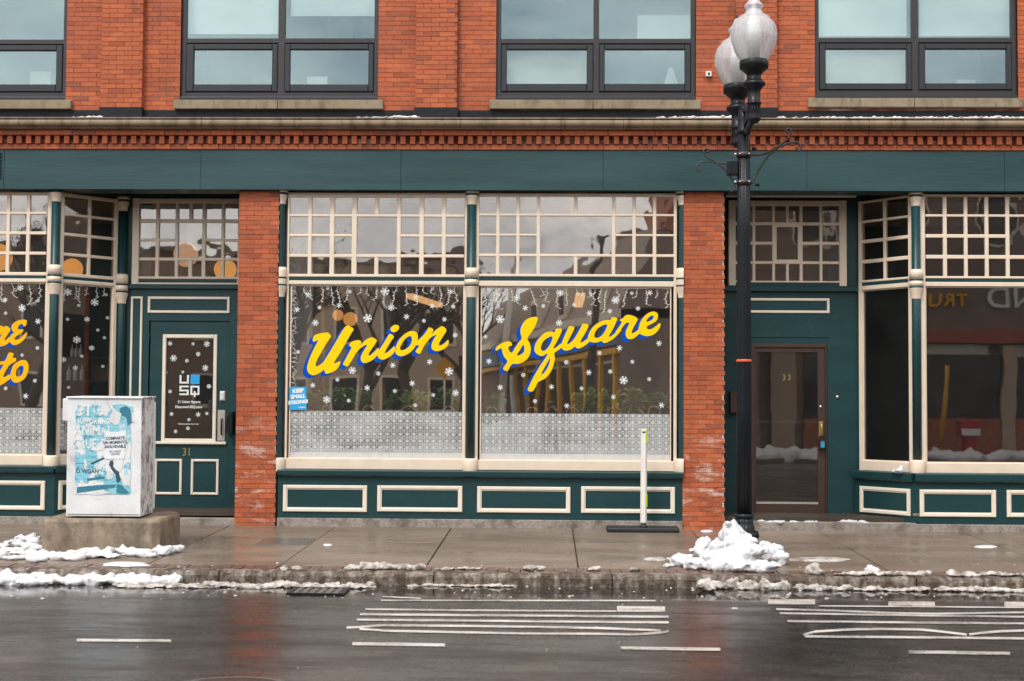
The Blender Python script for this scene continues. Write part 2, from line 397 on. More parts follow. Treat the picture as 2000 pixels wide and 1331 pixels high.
def blob(name, spheres, mat, voxel=0.025, amp=0.02, nscale=9.0, parent=None, clip=None, seed=0, rough=4):
    """lumps of snow: overlapping balls fused into one skin and roughened"""
    bm = bmesh.new()
    rnd = random.Random(seed * 17 + 3); balls = []
    for (x, y, z, rx_, ry_, rz_) in spheres:
        balls.append((x, y, z, rx_ * 0.86, ry_ * 0.86, rz_ * 0.86))
        for k in range(rough):                       # crumbs that break up the outline of each lump
            a = rnd.uniform(0, 6.28); e_ = rnd.uniform(-0.2, 1.2); q = rnd.uniform(0.18, 0.42)
            balls.append((x + math.cos(a) * math.cos(e_) * rx_ * 0.85, y + math.sin(a) * math.cos(e_) * ry_ * 0.85, z + math.sin(e_) * rz_ * 0.8, rx_ * q, ry_ * q, min(rx_, max(rz_, rx_ * 0.5)) * q))
    for (x, y, z, rx_, ry_, rz_) in balls:
        r = bmesh.ops.create_icosphere(bm, subdivisions=1 if rough else 2, radius=1.0)
        for v in r['verts']: v.co = Vector((x + v.co.x * rx_, y + v.co.y * ry_, z + v.co.z * rz_))
    lo = Vector([min(v.co[i] for v in bm.verts) for i in range(3)]); hi = Vector([max(v.co[i] for v in bm.verts) for i in range(3)])
    c = Vector(((lo.x + hi.x) / 2, (lo.y + hi.y) / 2, lo.z))
    for v in bm.verts: v.co -= c
    me = bpy.data.meshes.new(name); bm.to_mesh(me); bm.free()
    o = bpy.data.objects.new(name, me)
    md = o.modifiers.new('r', 'REMESH'); md.mode = 'VOXEL'; md.voxel_size = voxel
    sm = o.modifiers.new('s', 'SMOOTH'); sm.factor = 0.5; sm.iterations = 2
    me2 = evaluated_mesh(o); bpy.data.objects.remove(o); me2.name = name
    off = Vector((seed * 3.7, seed * 1.3, 0))
    nv = len(me2.vertices); co = [0.0] * (3 * nv); nr = [0.0] * (3 * nv)
    me2.vertices.foreach_get('co', co); me2.vertices.foreach_get('normal', nr)
    for i in range(nv):
        q = Vector(co[3 * i:3 * i + 3]); nn = Vector(nr[3 * i:3 * i + 3]); p = q + c + off
        d = noise.noise(p * nscale * 0.5) * amp * 1.0 + noise.noise(p * nscale * 1.3) * amp * 0.7 + noise.noise(p * nscale * 3.1) * amp * 0.4 + noise.noise(p * nscale * 7.0) * amp * 0.28
        q += nn * d
        if clip is not None:
            zc_ = clip(q.x + c.x, q.y + c.y) - c.z
            if q.z < zc_ - 0.03: q.z = zc_ - 0.03
        co[3 * i:3 * i + 3] = q
    me2.vertices.foreach_set('co', co); me2.update()
    me2.materials.clear()
    me2.polygons.foreach_set('use_smooth', [True] * len(me2.polygons))
    return link(name, me2, mat, c, parent)
# ------------------------------------------------------------------ ground, road, pavement
def asphalt_mat():
    mt, t, Nn, Lk, o = new_mat('wet_asphalt')
    b = Nn.new('ShaderNodeBsdfPrincipled')
    sp = nz_(t, 55, 8, 0.8); pa = nz_(t, 0.55, 6, 0.6, (0.5, 1.2, 1))
    c = mix(t, 1.0, ramp(t, sp, [(0.36, (0.005, 0.0043, 0.004)), (0.52, (0.022, 0.0185, 0.017)), (0.68, (0.085, 0.073, 0.066))]), ramp(t, pa, [(0.3, 0.55), (0.7, 1.6)]), 'MULTIPLY')
    c = mix(t, 1.0, c, ramp(t, nz_(t, 6, 8, 0.75, (0.6, 1.4, 1)), [(0.34, 0.45), (0.66, 1.75)]), 'MULTIPLY')
    vo = Nn.new('ShaderNodeTexVoronoi'); vo.feature = 'DISTANCE_TO_EDGE'; vo.inputs['Scale'].default_value = 0.42
    g0 = Nn.new('ShaderNodeNewGeometry'); wr = Nn.new('ShaderNodeVectorMath'); wr.operation = 'ADD'
    wn = Nn.new('ShaderNodeTexNoise'); wn.inputs['Scale'].default_value = 1.4; wn.inputs['Detail'].default_value = 6
    Lk.new(g0.outputs['Position'], wn.inputs['Vector']); Lk.new(g0.outputs['Position'], wr.inputs[0]); Lk.new(wn.outputs['Color'], wr.inputs[1]); Lk.new(wr.outputs[0], vo.inputs['Vector'])
    crk = ramp(t, vo.outputs['Distance'], [(0.0, 0.85), (0.006, 0.0)])
    c = mix(t, crk, c, (0.004, 0.0035, 0.003))
    Lk.new(c, b.inputs['Base Color'])
    g = Nn.new('ShaderNodeNewGeometry'); sx = Nn.new('ShaderNodeSeparateXYZ'); Lk.new(g.outputs['Position'], sx.inputs[0])
    gut = ramp(t, mth(t, 'SUBTRACT', KERB_Y, sx.outputs['Y']), [(0.0, 1.0), (0.95, 0.55), (1.0, 0.0)])     # water lying along the gutter
    gut = mth(t, 'MULTIPLY_ADD', mth(t, 'SUBTRACT', KERB_Y, sx.outputs['Y']), -0.85, 1.15)
    pn = nz_(t, 0.75, 5, 0.55, (0.55, 1.6, 1))
    pud = ramp(t, mth(t, 'ADD', mth(t, 'MULTIPLY', gut, 0.5), mth(t, 'MULTIPLY', pn, 0.75)), [(0.52, 0.0), (0.66, 1.0)])
    film = ramp(t, nz_(t, 1.1, 8, 0.7, (0.45, 1.6, 1)), [(0.36, 0.36), (0.64, 0.09)])
    film = mth(t, 'ADD', film, mth(t, 'MULTIPLY', ramp(t, sp, [(0.42, 0.0), (0.66, 1.0)]), 0.16))
    rr = mix(t, pud, film, (0.03, 0.03, 0.03))
    Lk.new(rr, b.inputs['Roughness']); b.inputs['Specular IOR Level'].default_value = 0.5
    bn = Nn.new('ShaderNodeBump'); bn.inputs['Distance'].default_value = 0.003
    Lk.new(mth(t, 'MULTIPLY_ADD', pud, -0.30, 0.32), bn.inputs['Strength'])
    Lk.new(sp, bn.inputs['Height']); Lk.new(bn.outputs[0], b.inputs['Normal'])
    Lk.new(b.outputs[0], o.inputs[0])
asphalt_mat()
def wet_slab(name, c0, c1, rlo, rhi):
    mt, t, Nn, Lk, o = new_mat(name)
    b = Nn.new('ShaderNodeBsdfPrincipled')
    n = nz_(t, 0.9, 8, 0.62, (0.5, 1.2, 1)); f = nz_(t, 120, 4, 0.7)
    c = ramp(t, n, [(0.3, c0), (0.7, c1)])
    c = mix(t, 1.0, c, ramp(t, f, [(0.3, 0.8), (0.7, 1.2)]), 'MULTIPLY')
    oi = Nn.new('ShaderNodeObjectInfo')
    c = mix(t, 1.0, c, ramp(t, oi.outputs['Random'], [(0, 0.9), (1, 1.1)]), 'MULTIPLY')
    Lk.new(c, b.inputs['Base Color'])
    Lk.new(ramp(t, nz_(t, 1.3, 6, 0.6, (0.5, 1, 1)), [(0.35, rhi), (0.65, rlo)]), b.inputs['Roughness'])
    bn = Nn.new('ShaderNodeBump'); bn.inputs['Strength'].default_value = 0.22; bn.inputs['Distance'].default_value = 0.004
    Lk.new(nz_(t, 90, 6, 0.7), bn.inputs['Height']); Lk.new(bn.outputs[0], b.inputs['Normal'])
    Lk.new(b.outputs[0], o.inputs[0])
wet_slab('wet_concrete', (0.115, 0.084, 0.062), (0.270, 0.212, 0.165), 0.18, 0.50)
wet_slab('paver_brick', (0.10, 0.055, 0.04), (0.19, 0.115, 0.09), 0.2, 0.5)
def worn_paint():
    mt, t, Nn, Lk, o = new_mat('road_paint'); b = Nn.new('ShaderNodeBsdfPrincipled')
    n = mth(t, 'ADD', mth(t, 'MULTIPLY', nz_(t, 3.0, 8, 0.75, (0.6, 1.5, 1)), 0.55), mth(t, 'MULTIPLY', nz_(t, 45, 6, 0.75), 0.45))
    Lk.new(ramp(t, n, [(0.40, (0.06, 0.052, 0.046)), (0.47, (0.36, 0.33, 0.30)), (0.56, (0.66, 0.62, 0.57))]), b.inputs['Base Color'])
    b.inputs['Roughness'].default_value = 0.38
    Lk.new(b.outputs[0], o.inputs[0])
worn_paint()
pmat('joint_grit', (0.045, 0.036, 0.03), 0.8, 0.3, 20)
pmat('ground_earth', (0.10, 0.09, 0.075), 0.9, 0.2, 0.4)

gnd = MB().add([(-400, -500, ROAD_Z - 0.3), (400, -500, ROAD_Z - 0.3), (400, 300, ROAD_Z - 0.3), (-400, 300, ROAD_Z - 0.3)], [(0, 1, 2, 3)]).build('ground', 'ground_earth')
tag(gnd, kind='structure')
ROAD_FAR = -25.2
road = MB().box(-70, 70, ROAD_FAR, KERB_Y + 0.05, ROAD_Z - 0.2, ROAD_Z).build('road', 'wet_asphalt'); tag(road, kind='structure')
def sheared(mb):
    for v in mb.v: v.z += SLOPE * v.y
    return mb
side = sheared(MB().box(-40, 40, KERB_Y + 0.16, 1.2, -0.25, -0.022)).build('sidewalk', 'joint_grit'); tag(side, kind='structure')
jx = [on_walk(px, 1038).x for px in (425, 642, 877, 1119, 1352, 1600, 1875)]
jx = [jx[0] - 1.62 * k for k in (5, 4, 3, 2, 1)] + jx + [jx[-1] + 1.7 * k for k in (1, 2, 3, 4)]
row_y = on_walk(1000, 1061).y
yb = KERB_Y + 0.47
for i in range(len(jx) - 1):
    for (y0, y1) in ((yb, row_y - 0.006), (row_y + 0.006, 0.9)):
        dz = random.uniform(-0.003, 0.003)
        mb = MB().box(jx[i] + 0.007, jx[i + 1] - 0.007, y0, y1, -0.09, dz)
        sheared(mb).build('paving_slab', 'wet_concrete', side, 0.006)
xx = -8.2
pav_me = None
while xx < 8.6:
    mb = MB().box(xx, xx + 0.104, KERB_Y + 0.185, yb - 0.012, -0.07, random.uniform(-0.006, 0.002))
    sheared(mb).build('paving_brick', 'paver_brick', side); xx += 0.113
kerb = sheared(MB().box(-40, 40, KERB_Y + 0.03, KERB_Y + 0.165, -0.35, -0.02)).build('kerb', 'joint_grit'); tag(kerb, kind='structure')
kx = [-18.4, -16, -13.4, -11, -8.6, -6.1]; kx += [on_walk(430, 1114).x, -1.15, 0.62, on_walk(1775, 1120).x, 5.9, 8.4, 10.8, 13, 15.6, 18]
for i in range(len(kx) - 1):
    a, b_ = kx[i] + 0.006, kx[i + 1] - 0.006
    n = max(6, int((b_ - a) / 0.07)); prof = [(0.0, -0.34), (0.0, -0.045), (0.008, -0.02), (0.03, -0.004), (0.16, 0.0), (0.16, -0.34)]
    mb = MB(); vs = []; fs = []
    for k in range(n + 1):
        x_ = a + (b_ - a) * k / n
        for j, (y, z) in enumerate(prof):
            p = Vector((x_, KERB_Y + y, z))
            if j in (1, 2, 3): p += Vector((0, noise.noise(Vector((x_ * 7, j * 3.1, i))) * 0.012, noise.noise(Vector((x_ * 5, 9 + j, i))) * 0.006))
            vs.append(p)
    m_ = len(prof)
    for k in range(n):
        for j in range(m_): fs.append((k * m_ + j, k * m_ + (j + 1) % m_, (k + 1) * m_ + (j + 1) % m_, (k + 1) * m_ + j))
    fs += [tuple(range(m_)), tuple(range(n * m_ + m_ - 1, n * m_ - 1, -1))]
    mb.add(vs, fs); sheared(mb).build('kerb_stone', 'kerb_granite', kerb)
# painted lane lettering and dashes (sheets just above the asphalt)
def road_stroke(pts, t):
    up = [on_road(x, y - (t if not isinstance(t, list) else t[i]) / 2, ROAD_Z + 0.004) for i, (x, y) in enumerate(pts)]
    dn = [on_road(x, y + (t if not isinstance(t, list) else t[i]) / 2, ROAD_Z + 0.004) for i, (x, y) in enumerate(pts)]
    n = len(pts); mb = MB()
    mb.add(up + dn, [(i, i + 1, n + i + 1, n + i) for i in range(n - 1)])
    return mb.build('lane_marking', 'road_paint', road)
for pts, t in (([(747, 1165.5), (823, 1169)], 2.2), ([(744, 1173), (1281, 1173.5)], 3.0), ([(714, 1190), (900, 1192.3), (1204, 1194)], 3.4),
               ([(1205, 1189.6), (1299, 1190.2)], 11), ([(703, 1200), (1306, 1205)], 4.2), ([(697, 1210.5), (1306, 1216)], 4.4),
               ([(677, 1226), (700, 1225), (748, 1221.6), (932, 1223), (1170, 1227), (1262, 1230.5), (1290, 1232)], 4.4),
               ([(702, 1228.6), (762, 1232.5), (1000, 1237), (1238, 1239), (1285, 1236.5), (1306, 1233)], 4.4),
               ([(688, 1257.5), (869, 1260)], 6), ([(1212, 1266), (1407, 1268.5)], 6), ([(150, 1250.5), (334, 1252)], 5.4), ([(1775, 1273.5), (1973, 1276.5)], 6),
               ([(-400, 1245), (-215, 1246.5)], 6),
               ([(1500, 1175.5), (1592, 1176)], 10), ([(1735, 1179), (1826, 1179.5)], 8), ([(1962, 1180.5), (2060, 1181)], 10), ([(1600, 1183.6), (2080, 1187.5)], 2.4),
               ([(1516, 1190), (1630, 1193), (1750, 1198), (1830, 1199), (2080, 1195)], 3.6), ([(1523, 1198), (1680, 1200.5), (1840, 1203), (2080, 1206)], 3.6),
               ([(1538, 1213.5), (2080, 1219)], 4), ([(1572, 1243), (2080, 1248)], 4.5),
               ([(1569, 1240), (1592, 1234), (1650, 1230), (1720, 1228.5), (1800, 1230), (1850, 1235), (1888, 1240)], 4.5),
               ([(1893, 1239.6), (1915, 1236.6), (1950, 1233.5), (2020, 1231), (2080, 1231)], 4.5)):
    road_stroke(pts, t)
# storm drain grate in the gutter
gp = [on_road(px, py) for px, py in ((548, 1163), (648, 1165), (690, 1152), (600, 1151))]
gx0, gx1, gy0, gy1 = gp[0].x + 0.05, gp[1].x + 0.1, gp[0].y, gp[3].y
gr = empty('drain_grate', ((gx0 + gx1) / 2, (gy0 + gy1) / 2, ROAD_Z))
tag(gr, 'black iron storm drain grate in the gutter beside the kerb', 'drain grate')
MB().box(gx0, gx1, gy0, gy1, ROAD_Z + 0.002, ROAD_Z + 0.005).build('pit_shade_sheet', 'dark_void', gr)  # flat black sheet on the road, painted as the shade below the bars
mbg = MB()
for a in (gx0, gx1 - 0.04): mbg.box(a, a + 0.04, gy0, gy1, ROAD_Z + 0.005, ROAD_Z + 0.022)
for a in (gy0, gy1 - 0.04): mbg.box(gx0 + 0.04, gx1 - 0.04, a, a + 0.04, ROAD_Z + 0.005, ROAD_Z + 0.021)
mbg.build('grate_frame', 'iron_black', gr)
pmat('wet_iron', (0.12, 0.108, 0.10), 0.25, 0.3, 30, 0.2, 60)
nb = 7
for k in range(1, nb): 
    x_ = gx0 + (gx1 - gx0) * k / nb
    MB().box(x_ - 0.02, x_ + 0.02, gy0 + 0.04, gy1 - 0.04, ROAD_Z + 0.005, ROAD_Z + 0.020).build('grate_bar', 'wet_iron', gr)
for k in range(1, 4):
    y_ = gy0 + (gy1 - gy0) * k / 4
    MB().box(gx0 + 0.04, gx1 - 0.04, y_ - 0.018, y_ + 0.018, ROAD_Z + 0.005, ROAD_Z + 0.018).build('grate_crossbar', 'wet_iron', gr)
pmat('wet_iron', (0.12, 0.108, 0.10), 0.25, 0.3, 30, 0.2, 60)
mh = on_road(450, 1346)
mc = empty('manhole_cover', (mh.x, mh.y, ROAD_Z)); tag(mc, 'round rusty manhole cover at the bottom edge of the road', 'manhole cover')
pmat('rust_iron', (0.06, 0.036, 0.028), 0.45, 0.35, 20, 0.4, 50)
MB().lathe([(0.40, ROAD_Z + 0.001), (0.40, ROAD_Z + 0.006), (0.355, ROAD_Z + 0.006), (0.352, ROAD_Z + 0.002)], mh.x, mh.y, 48, cap=False).build('ring', 'wet_iron', mc) if 'wet_iron' in MATS else None
MB().lathe([(0.345, ROAD_Z + 0.001), (0.345, ROAD_Z + 0.008), (0.02, ROAD_Z + 0.009)], mh.x, mh.y, 48, cap=False).build('lid', 'rust_iron', mc)
# steel cover set in the pavement
c0, c1, c2 = on_walk(497, 1064), on_walk(600, 1064), on_walk(560, 1052)
cv = sheared(MB().box(c0.x, c1.x, c0.y, c2.y, -0.05, 0.006)).build('access_cover', 'wet_iron', None, 0.003)
tag(cv, 'dark rectangular steel access cover in the wet pavement', 'utility cover')

# ------------------------------------------------------------------ the building
BLD = empty('brick_building', (0, 4, 0))
tag(BLD, 'red brick building with dark green and cream shopfronts at street level', 'building')
XL, XR = -13.6, 13.6                        # ends of the facade
YF = -0.10                                  # face of the green fascia
z_ftop = (Z(100, 295, YF) + Z(1900, 291.5, YF)) / 2
z_fbot = (Z(100, 372.5, YF) + Z(1900, 371, YF)) / 2
z_cb = Z(1000, 253.5, -0.2); z_ct = Z(1000, 230.5, -0.24)
z_up = Z(1000, 216, 0.0)                    # bottom of the upper brickwork
z_head = Z(1000, 0, 0) + 1.6; z_top = z_head + 5.0
DEPTH = 9.0
# upper windows: outer frame in px
UW = [(-258, 130, 197, 75.5), (352.5, 739, 197, 73), (969, 1359.5, 197, 74), (1591.5, 1988, 193.5, 72)]
uw = []
for (a, b_, yb_, yt) in UW: uw.append((X(a, 100), X(b_, 100), Z((a + b_) / 2, yb_), Z((a + b_) / 2, yt)))
WH = z_head - 0.75                           # window heads
BL, BH, J = 0.2, 0.0565, 0.0062
def brick_fill(mb, x0, x1, z0, z1, y, odd=0, dep=0.06, full=None):
    """courses of running bond; full(x, z, w) may take a brick out of the joined mesh"""
    z = z0; row = odd
    while z < z1 - 0.01:
        h = min(BH, z1 - z)
        x = x0 - (0 if row % 2 else (BL + J) * 0.5)
        while x < x1 - 0.004:
            a, b2 = max(x, x0), min(x + BL, x1)
            if b2 - a > 0.03:
                yy = y - random.uniform(0, 0.003)
                if not (full and h > BH - 0.002 and full(a, z, b2 - a, yy)):
                    mb.box(a, b2, yy, y + dep, z, z + h, 'k')
            x += BL + J
        z += BH + J; row += 1
# masonry core (mortar) of the upper wall, in piers between windows and a strip above
edges = [XL] + [e for a, b_, _, _ in uw for e in (a, b_)] + [X(2215, 100), XR]
core = MB()
piers = [(edges[2 * i], edges[2 * i + 1]) for i in range(len(edges) // 2)]
for a, b_ in piers: core.box(a, b_, 0.006, 0.35, z_up - 0.25, WH)

for a, b_, zb_, zt_ in uw: core.box(a + 0.001, b_ - 0.001, 0.007, 0.35, z_up - 0.25, zb_ - 0.12)
wall = core.build('upper_wall', 'mortar', BLD); MB().box(XL, XR, 0.003, 0.35, WH, z_top).build('wall_above', 'brick', BLD)
mb = MB()
PIL = []
for (pa, pb), (qa, qb) in zip(piers[1:4], ((198, 278), (812, 893), (1437, 1518))):
    u0, u1 = X(qa, 110, -0.09), X(qb, 110, -0.09); PIL.append((u0, u1))
    brick_fill(mb, pa, u0 - 0.002, z_up, WH, 0.0); brick_fill(mb, u1 + 0.002, pb, z_up, WH, 0.0, 1)
    brick_fill(mb, u0, u1, z_up + 0.02, WH, -0.09, 1, 0.05)
brick_fill(mb, piers[4][0], piers[4][1], z_up, WH, 0.0); brick_fill(mb, piers[0][0], piers[0][1], z_up, WH, 0.0)
bw = mb.build('brick_courses', 'brick', wall); tag(bw, kind='stuff')
for u0, u1 in PIL: MB().box(u0 + 0.004, u1 - 0.004, -0.084, 0.05, z_up, WH).build('pilaster', 'brick', wall)
MB().box(XL, XR, 0.35, DEPTH, z_top - 0.3, z_top).build('roof', 'tar', BLD)
MB().box(XL - 0.3, XL, 0.0, DEPTH, -0.3, z_top).build('side_wall', 'brick', BLD)
MB().box(XR, XR + 0.3, 0.0, DEPTH, -0.3, z_top).build('side_wall', 'brick', BLD)
MB().box(XL, XR, DEPTH, DEPTH + 0.3, -0.3, z_top).build('rear_wall', 'brick', BLD)
# tar band, cornice, dentils
tarb = MB()
n = 160; vs = []
tarb.box(XL, XR, -0.012, 0.005, z_ct - 0.1, z_up - 0.004)
tarb.build('tar_flashing', 'tar', BLD)
for i, (u0, u1) in enumerate(PIL): MB().box(u0 - 0.012, u1 + 0.012, -0.105, 0.0, z_ct - 0.06, z_up + 0.018).build('flashing_step', 'tar', BLD)
cor = MB().box(XL, XR, -0.16, 0.005, z_cb, z_ct - 0.02).build('cornice', 'cornice_stone', BLD)
prof = [(-0.14, z_cb + 0.002)]; hC = z_ct - z_cb
prof += [(-0.24, z_cb + 0.002), (-0.245, z_cb + 0.014)]
for k in range(9):
    a = -math.pi / 2 + math.pi * k / 8
    prof.append((-0.25 - 0.055 * math.cos(a), z_cb + hC * 0.46 + hC * 0.33 * math.sin(a)))
prof += [(-0.265, z_cb + hC * 0.82), (-0.285, z_cb + hC * 0.86), (-0.285, z_ct - 0.004), (-0.14, z_ct)]
seams = [XL] + [X(p, 242, -0.25) for p in (-420, -190, 40, 178, 395, 669, 900, 1096, 1218, 1480, 1697, 1841, 2100)] + [X(2300, 242, -0.25), XR]
for i in range(len(seams) - 1):
    o = MB().sweepx(prof, seams[i] + 0.003, seams[i + 1] - 0.003, False).build('cornice_block', 'cornice_stone', cor)
z1 = (Z(1000, 254, -0.16)); z2 = Z(1000, 265.5, -0.16); z3 = Z(1000, 282, -0.14); z4 = z_ftop
dco = MB().box(XL, XR, -0.05, 0.0, z4, z1 - 0.002).build('dentil_band', 'mortar', BLD)
def soldier_course(za, zb, y0, parent, L_=0.205):
    x = XL; i = 0; mbs = MB()
    lo, hi = X(-40, 260), X(2040, 260)
    while x < XR:
        x1 = min(x + L_ - 0.006, XR); yy = y0 + random.uniform(-0.004, 0.004)
        if lo < x < hi: MB().box(x, x1, yy, 0.0, za, zb).build('course_brick', 'brick', parent)
        else: mbs.box(x, x1, yy, 0.0, za, zb)
        x += L_
    tag(mbs.build('outer_bricks', 'brick', parent), kind='stuff')
soldier_course(z2 + 0.003, z1 - 0.004, -0.175, dco, 0.305); soldier_course(z4 + 0.002, z3 - 0.004, -0.12, dco, 0.21)
dp = X(1000 + 190, 273, -0.15) - X(1000, 273, -0.15); dp /= 10.0
x0 = X(18.0, 273, -0.15)
me_d = None; far_d = MB()
k = -28
while True:
    xd = x0 + k * dp; k += 1
    if xd < XL + 0.05: continue
    if xd > XR - 0.05: break
    if X(-30, 273) < xd < X(2030, 273):
        if me_d is None:
            od = MB().box(-dp * 0.26, dp * 0.26, -0.045, 0.045, 0.0, z2 - z3 - 0.004).build('dentil', 'brick', dco); me_d = od.data
        else: od = link('dentil', me_d, None, (0, 0, 0), dco)
        od.location = Vector((xd + random.uniform(-.004, .004), -0.105 + random.uniform(-.006, .006), z3 + 0.002)) - WORLD_LOC[dco.name]
        od.rotation_euler = (0, random.uniform(-.03, .03), random.uniform(-.05, .05))
    else: far_d.box(xd - dp * .26, xd + dp * .26, -0.15, -0.06, z3, z2)
tag(far_d.build('outer_dentils', 'brick', dco), kind='stuff')
# fascia boards
fs_ = [XL] + [X(p, 330, YF) for p in (-380, 8, 392, 783, 1178, 1576, 1962)] + [XR]
fas = MB().box(XL, XR, -0.06, 0.3, z_fbot + 0.002, z_ftop - 0.01).build('fascia', 'green_paint', BLD)
for i in range(len(fs_) - 1):
    MB().box(fs_[i] + 0.0015, fs_[i + 1] - 0.0015, YF - (i % 2) * 0.003, -0.06, z_fbot, z_ftop - 0.004).build('fascia_board', 'fascia_paint', fas, 0.003)
lv = MB()
for k in range(8):
    zz = z_fbot + 0.13 + k * 0.045
    lv.add([(X(-30, 330), YF - 0.008, zz), (X(9, 330), YF - 0.008, zz), (X(9, 330), YF - 0.025, zz + 0.03), (X(-30, 330), YF - 0.025, zz + 0.03),
            (X(-30, 330), YF - 0.003, zz + 0.03), (X(9, 330), YF - 0.003, zz + 0.03)], [(0, 1, 2, 3), (3, 2, 5, 4), (0, 3, 4), (1, 5, 2)])
lv.build('louvre', 'green_paint', fas)
# soffit over the recessed shopfronts, and the floor slab above
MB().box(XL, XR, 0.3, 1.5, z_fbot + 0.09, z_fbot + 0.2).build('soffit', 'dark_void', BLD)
MB().box(XL, XR, 0.36, DEPTH, z_up + 0.02, z_up + 0.2).build('upper_floor', 'interior_wall', BLD)

# upper windows
def ZZ(px, py): return Z(px, py, 0.06)
def make_upper(i, spec):
    a, b_, zb_, zt_ = uw[i]; P = UW[i]; cx = (P[0] + P[1]) / 2
    mulx0, mulx1, gl, grr, yg0, yg1, pl0, pl1 = spec
    fr = MB()
    y0, y1 = 0.05, 0.15
    zt = zt_; tb = zt - 0.062
    fr.box(a, a + 0.062, y0, y1, zb_, WH); fr.box(b_ - 0.062, b_, y0, y1, zb_, WH)
    fr.box(a + 0.062, b_ - 0.062, y0 + 0.004, y1, zb_ + 0.058, zb_ + 0.125)                  # bottom rail
    fr.box(a + 0.062, b_ - 0.062, y0 + 0.004, y1, tb, zt)                                    # transom
    mx0, mx1 = X(mulx0, 100, 0.05), X(mulx1, 100, 0.05)
    fr.box(mx0, mx1, y0 + 0.002, y1, zb_ + 0.125, tb); fr.box(mx0, mx1, y0 + 0.002, y1, zt, WH)
    fr.box(a + 0.062, b_ - 0.062, y0 + 0.004, y1, WH - 0.06, WH)
    win = fr.build('upper_window', 'bronze_frame', BLD, 0.003)
    MB().box(a - 0.004, b_ + 0.004, 0.012, y1, zb_, zb_ + 0.056).build('sill_flashing', 'bronze_sash', win, 0.004)
    for (u0, u1), (g0, g1) in (((a + 0.066, mx0 - 0.004), gl), ((mx1 + 0.004, b_ - 0.066), grr)):
        zb2, zt2 = zb_ + 0.13, tb - 0.018
        gx0_, gx1_ = X(g0, 130, 0.07), X(g1, 130, 0.07)
        gz0, gz1 = Z(cx, yg1, 0.07), Z(cx, yg0, 0.07)
        s_ = MB(); yf = 0.035
        s_.cbox(u0, gx0_, yf, 0.12, zb2, zt2, 0.008); s_.cbox(gx1_, u1, yf, 0.12, zb2, zt2, 0.008)
        s_.cbox(gx0_, gx1_, yf + 0.002, 0.12, zb2, gz0, 0.008); s_.cbox(gx0_, gx1_, yf + 0.002, 0.12, gz1, zt2, 0.008)
        s_.build('sash', 'bronze_sash', win)
        MB().box(gx0_, gx1_, 0.07, 0.078, gz0, gz1).build('pane', 'office_glass', win)
        MB().box(u0 - 0.004, u1 + 0.004, 0.085, 0.093, zt, WH - 0.06).build('pane', 'office_glass', win)
    # sill stones
    s0, s1 = X(P[0] - 13, 205, -0.05), X(P[1] + 9, 205, -0.05)
    sm_ = s0 + (s1 - s0) * 0.5 + random.uniform(-0.05, 0.1)
    for q0, q1 in ((s0, sm_ - 0.003), (sm_ + 0.003, s1)):
        MB().box(q0, q1, -0.07, 0.05, zb_ - 0.122, zb_ - 0.004).build('sill_stone', 'sill_stone', win, 0.008)
    # blinds drawn behind the panes
    for (u0, u1), yp, mt in (((a, mx0), pl0, 'blind'), ((mx1, b_), pl1, 'blind')):
        if yp is not None:
            MB().box(u0 + 0.05, u1 - 0.03, 0.19, 0.2, Z(cx, yp, 0.19), WH).build('roller_blind', mt, win)
    # the room behind
    return win
make_upper(0, (-68, -56, (-245, -80), (-44, 111), 100, 166, None, None))
make_upper(1, (543, 556, (379, 532), (567, 720), 98, 166, 67, 32))
make_upper(2, (1159, 1170, (990, 1146), (1181, 1337), 98, 165, None, None))
make_upper(3, (1781, 1794, (1612, 1770), (1806, 1965), 97, 164, 71, 71))
# warm paper behind two lower lights, and pale office rooms
for (px0, px1, wi) in ((985, 1150, 2), (1606, 1775, 3)):
    MB().box(X(px0, 130, .2), X(px1, 130, .2), 0.2, 0.208, uw[wi][2] + 0.1, uw[wi][3]).build('lower_blind', 'blind_warm', BLD)
MB().box(XL, XR, 0.36, DEPTH, z_head, z_head + 0.1).build('office_ceiling', 'office_wall', BLD)
for a, b_, zb_, zt_ in uw:
    MB().box(a - 0.3, b_ + 0.3, 2.6, 2.7, zb_ - 0.2, z_head).build('office_partition', 'office_wall', BLD)
# things standing inside the office windows
for (a, b_, y0, y1, yy, nm, mt) in ((1245, 1352, 30, 80, 0.9, 'whiteboard', 'blind'), (640, 690, 30, 75, 1.4, 'office_column', 'blind_warm'), (1648, 1732, 154, 170, .45, 'paper_stack', 'blind'), (1040, 1130, 158, 170, .45, 'paper_stack', 'blind'), (600, 640, 150, 170, .5, 'desk_box', 'blind'), (1868, 1905, 156, 170, .5, 'desk_box', 'interior_pale'), (60, 100, 140, 170, .6, 'desk_box', 'interior_pale')):
    MB().box(X(a, 100, yy), X(b_, 100, yy), yy, yy + .05, Z(a, y1, yy), Z(a, y0, yy)).build(nm, mt, BLD)
xs_, zs_ = at(1310, 165, .4); MB().add([(xs_ - .09, .4, zs_), (xs_ + .1, .4, zs_), (xs_ + .03, .42, zs_ + .22), (xs_ - .02, .42, zs_ + .24), (xs_, .5, zs_)], [(0, 1, 2, 3), (0, 3, 4), (1, 4, 2), (2, 4, 3), (0, 4, 1)]).build('paper_cone', 'blind', BLD)
# black spike bracket on the brick behind the lamp
xk, zk = at(1439, 50, -.12); sp0 = MB().lathe([(.035, zk - .06), (.03, zk - .02), (.016, zk), (.03, zk + .03), (.028, zk + .05), (.004, zk + .14)], xk, -.12, 12); sp0.tube([(xk, -.12, zk - .04), (xk, .02, zk - .04)], .02, 8); sp0.build('wall_spike', 'iron_black', BLD)
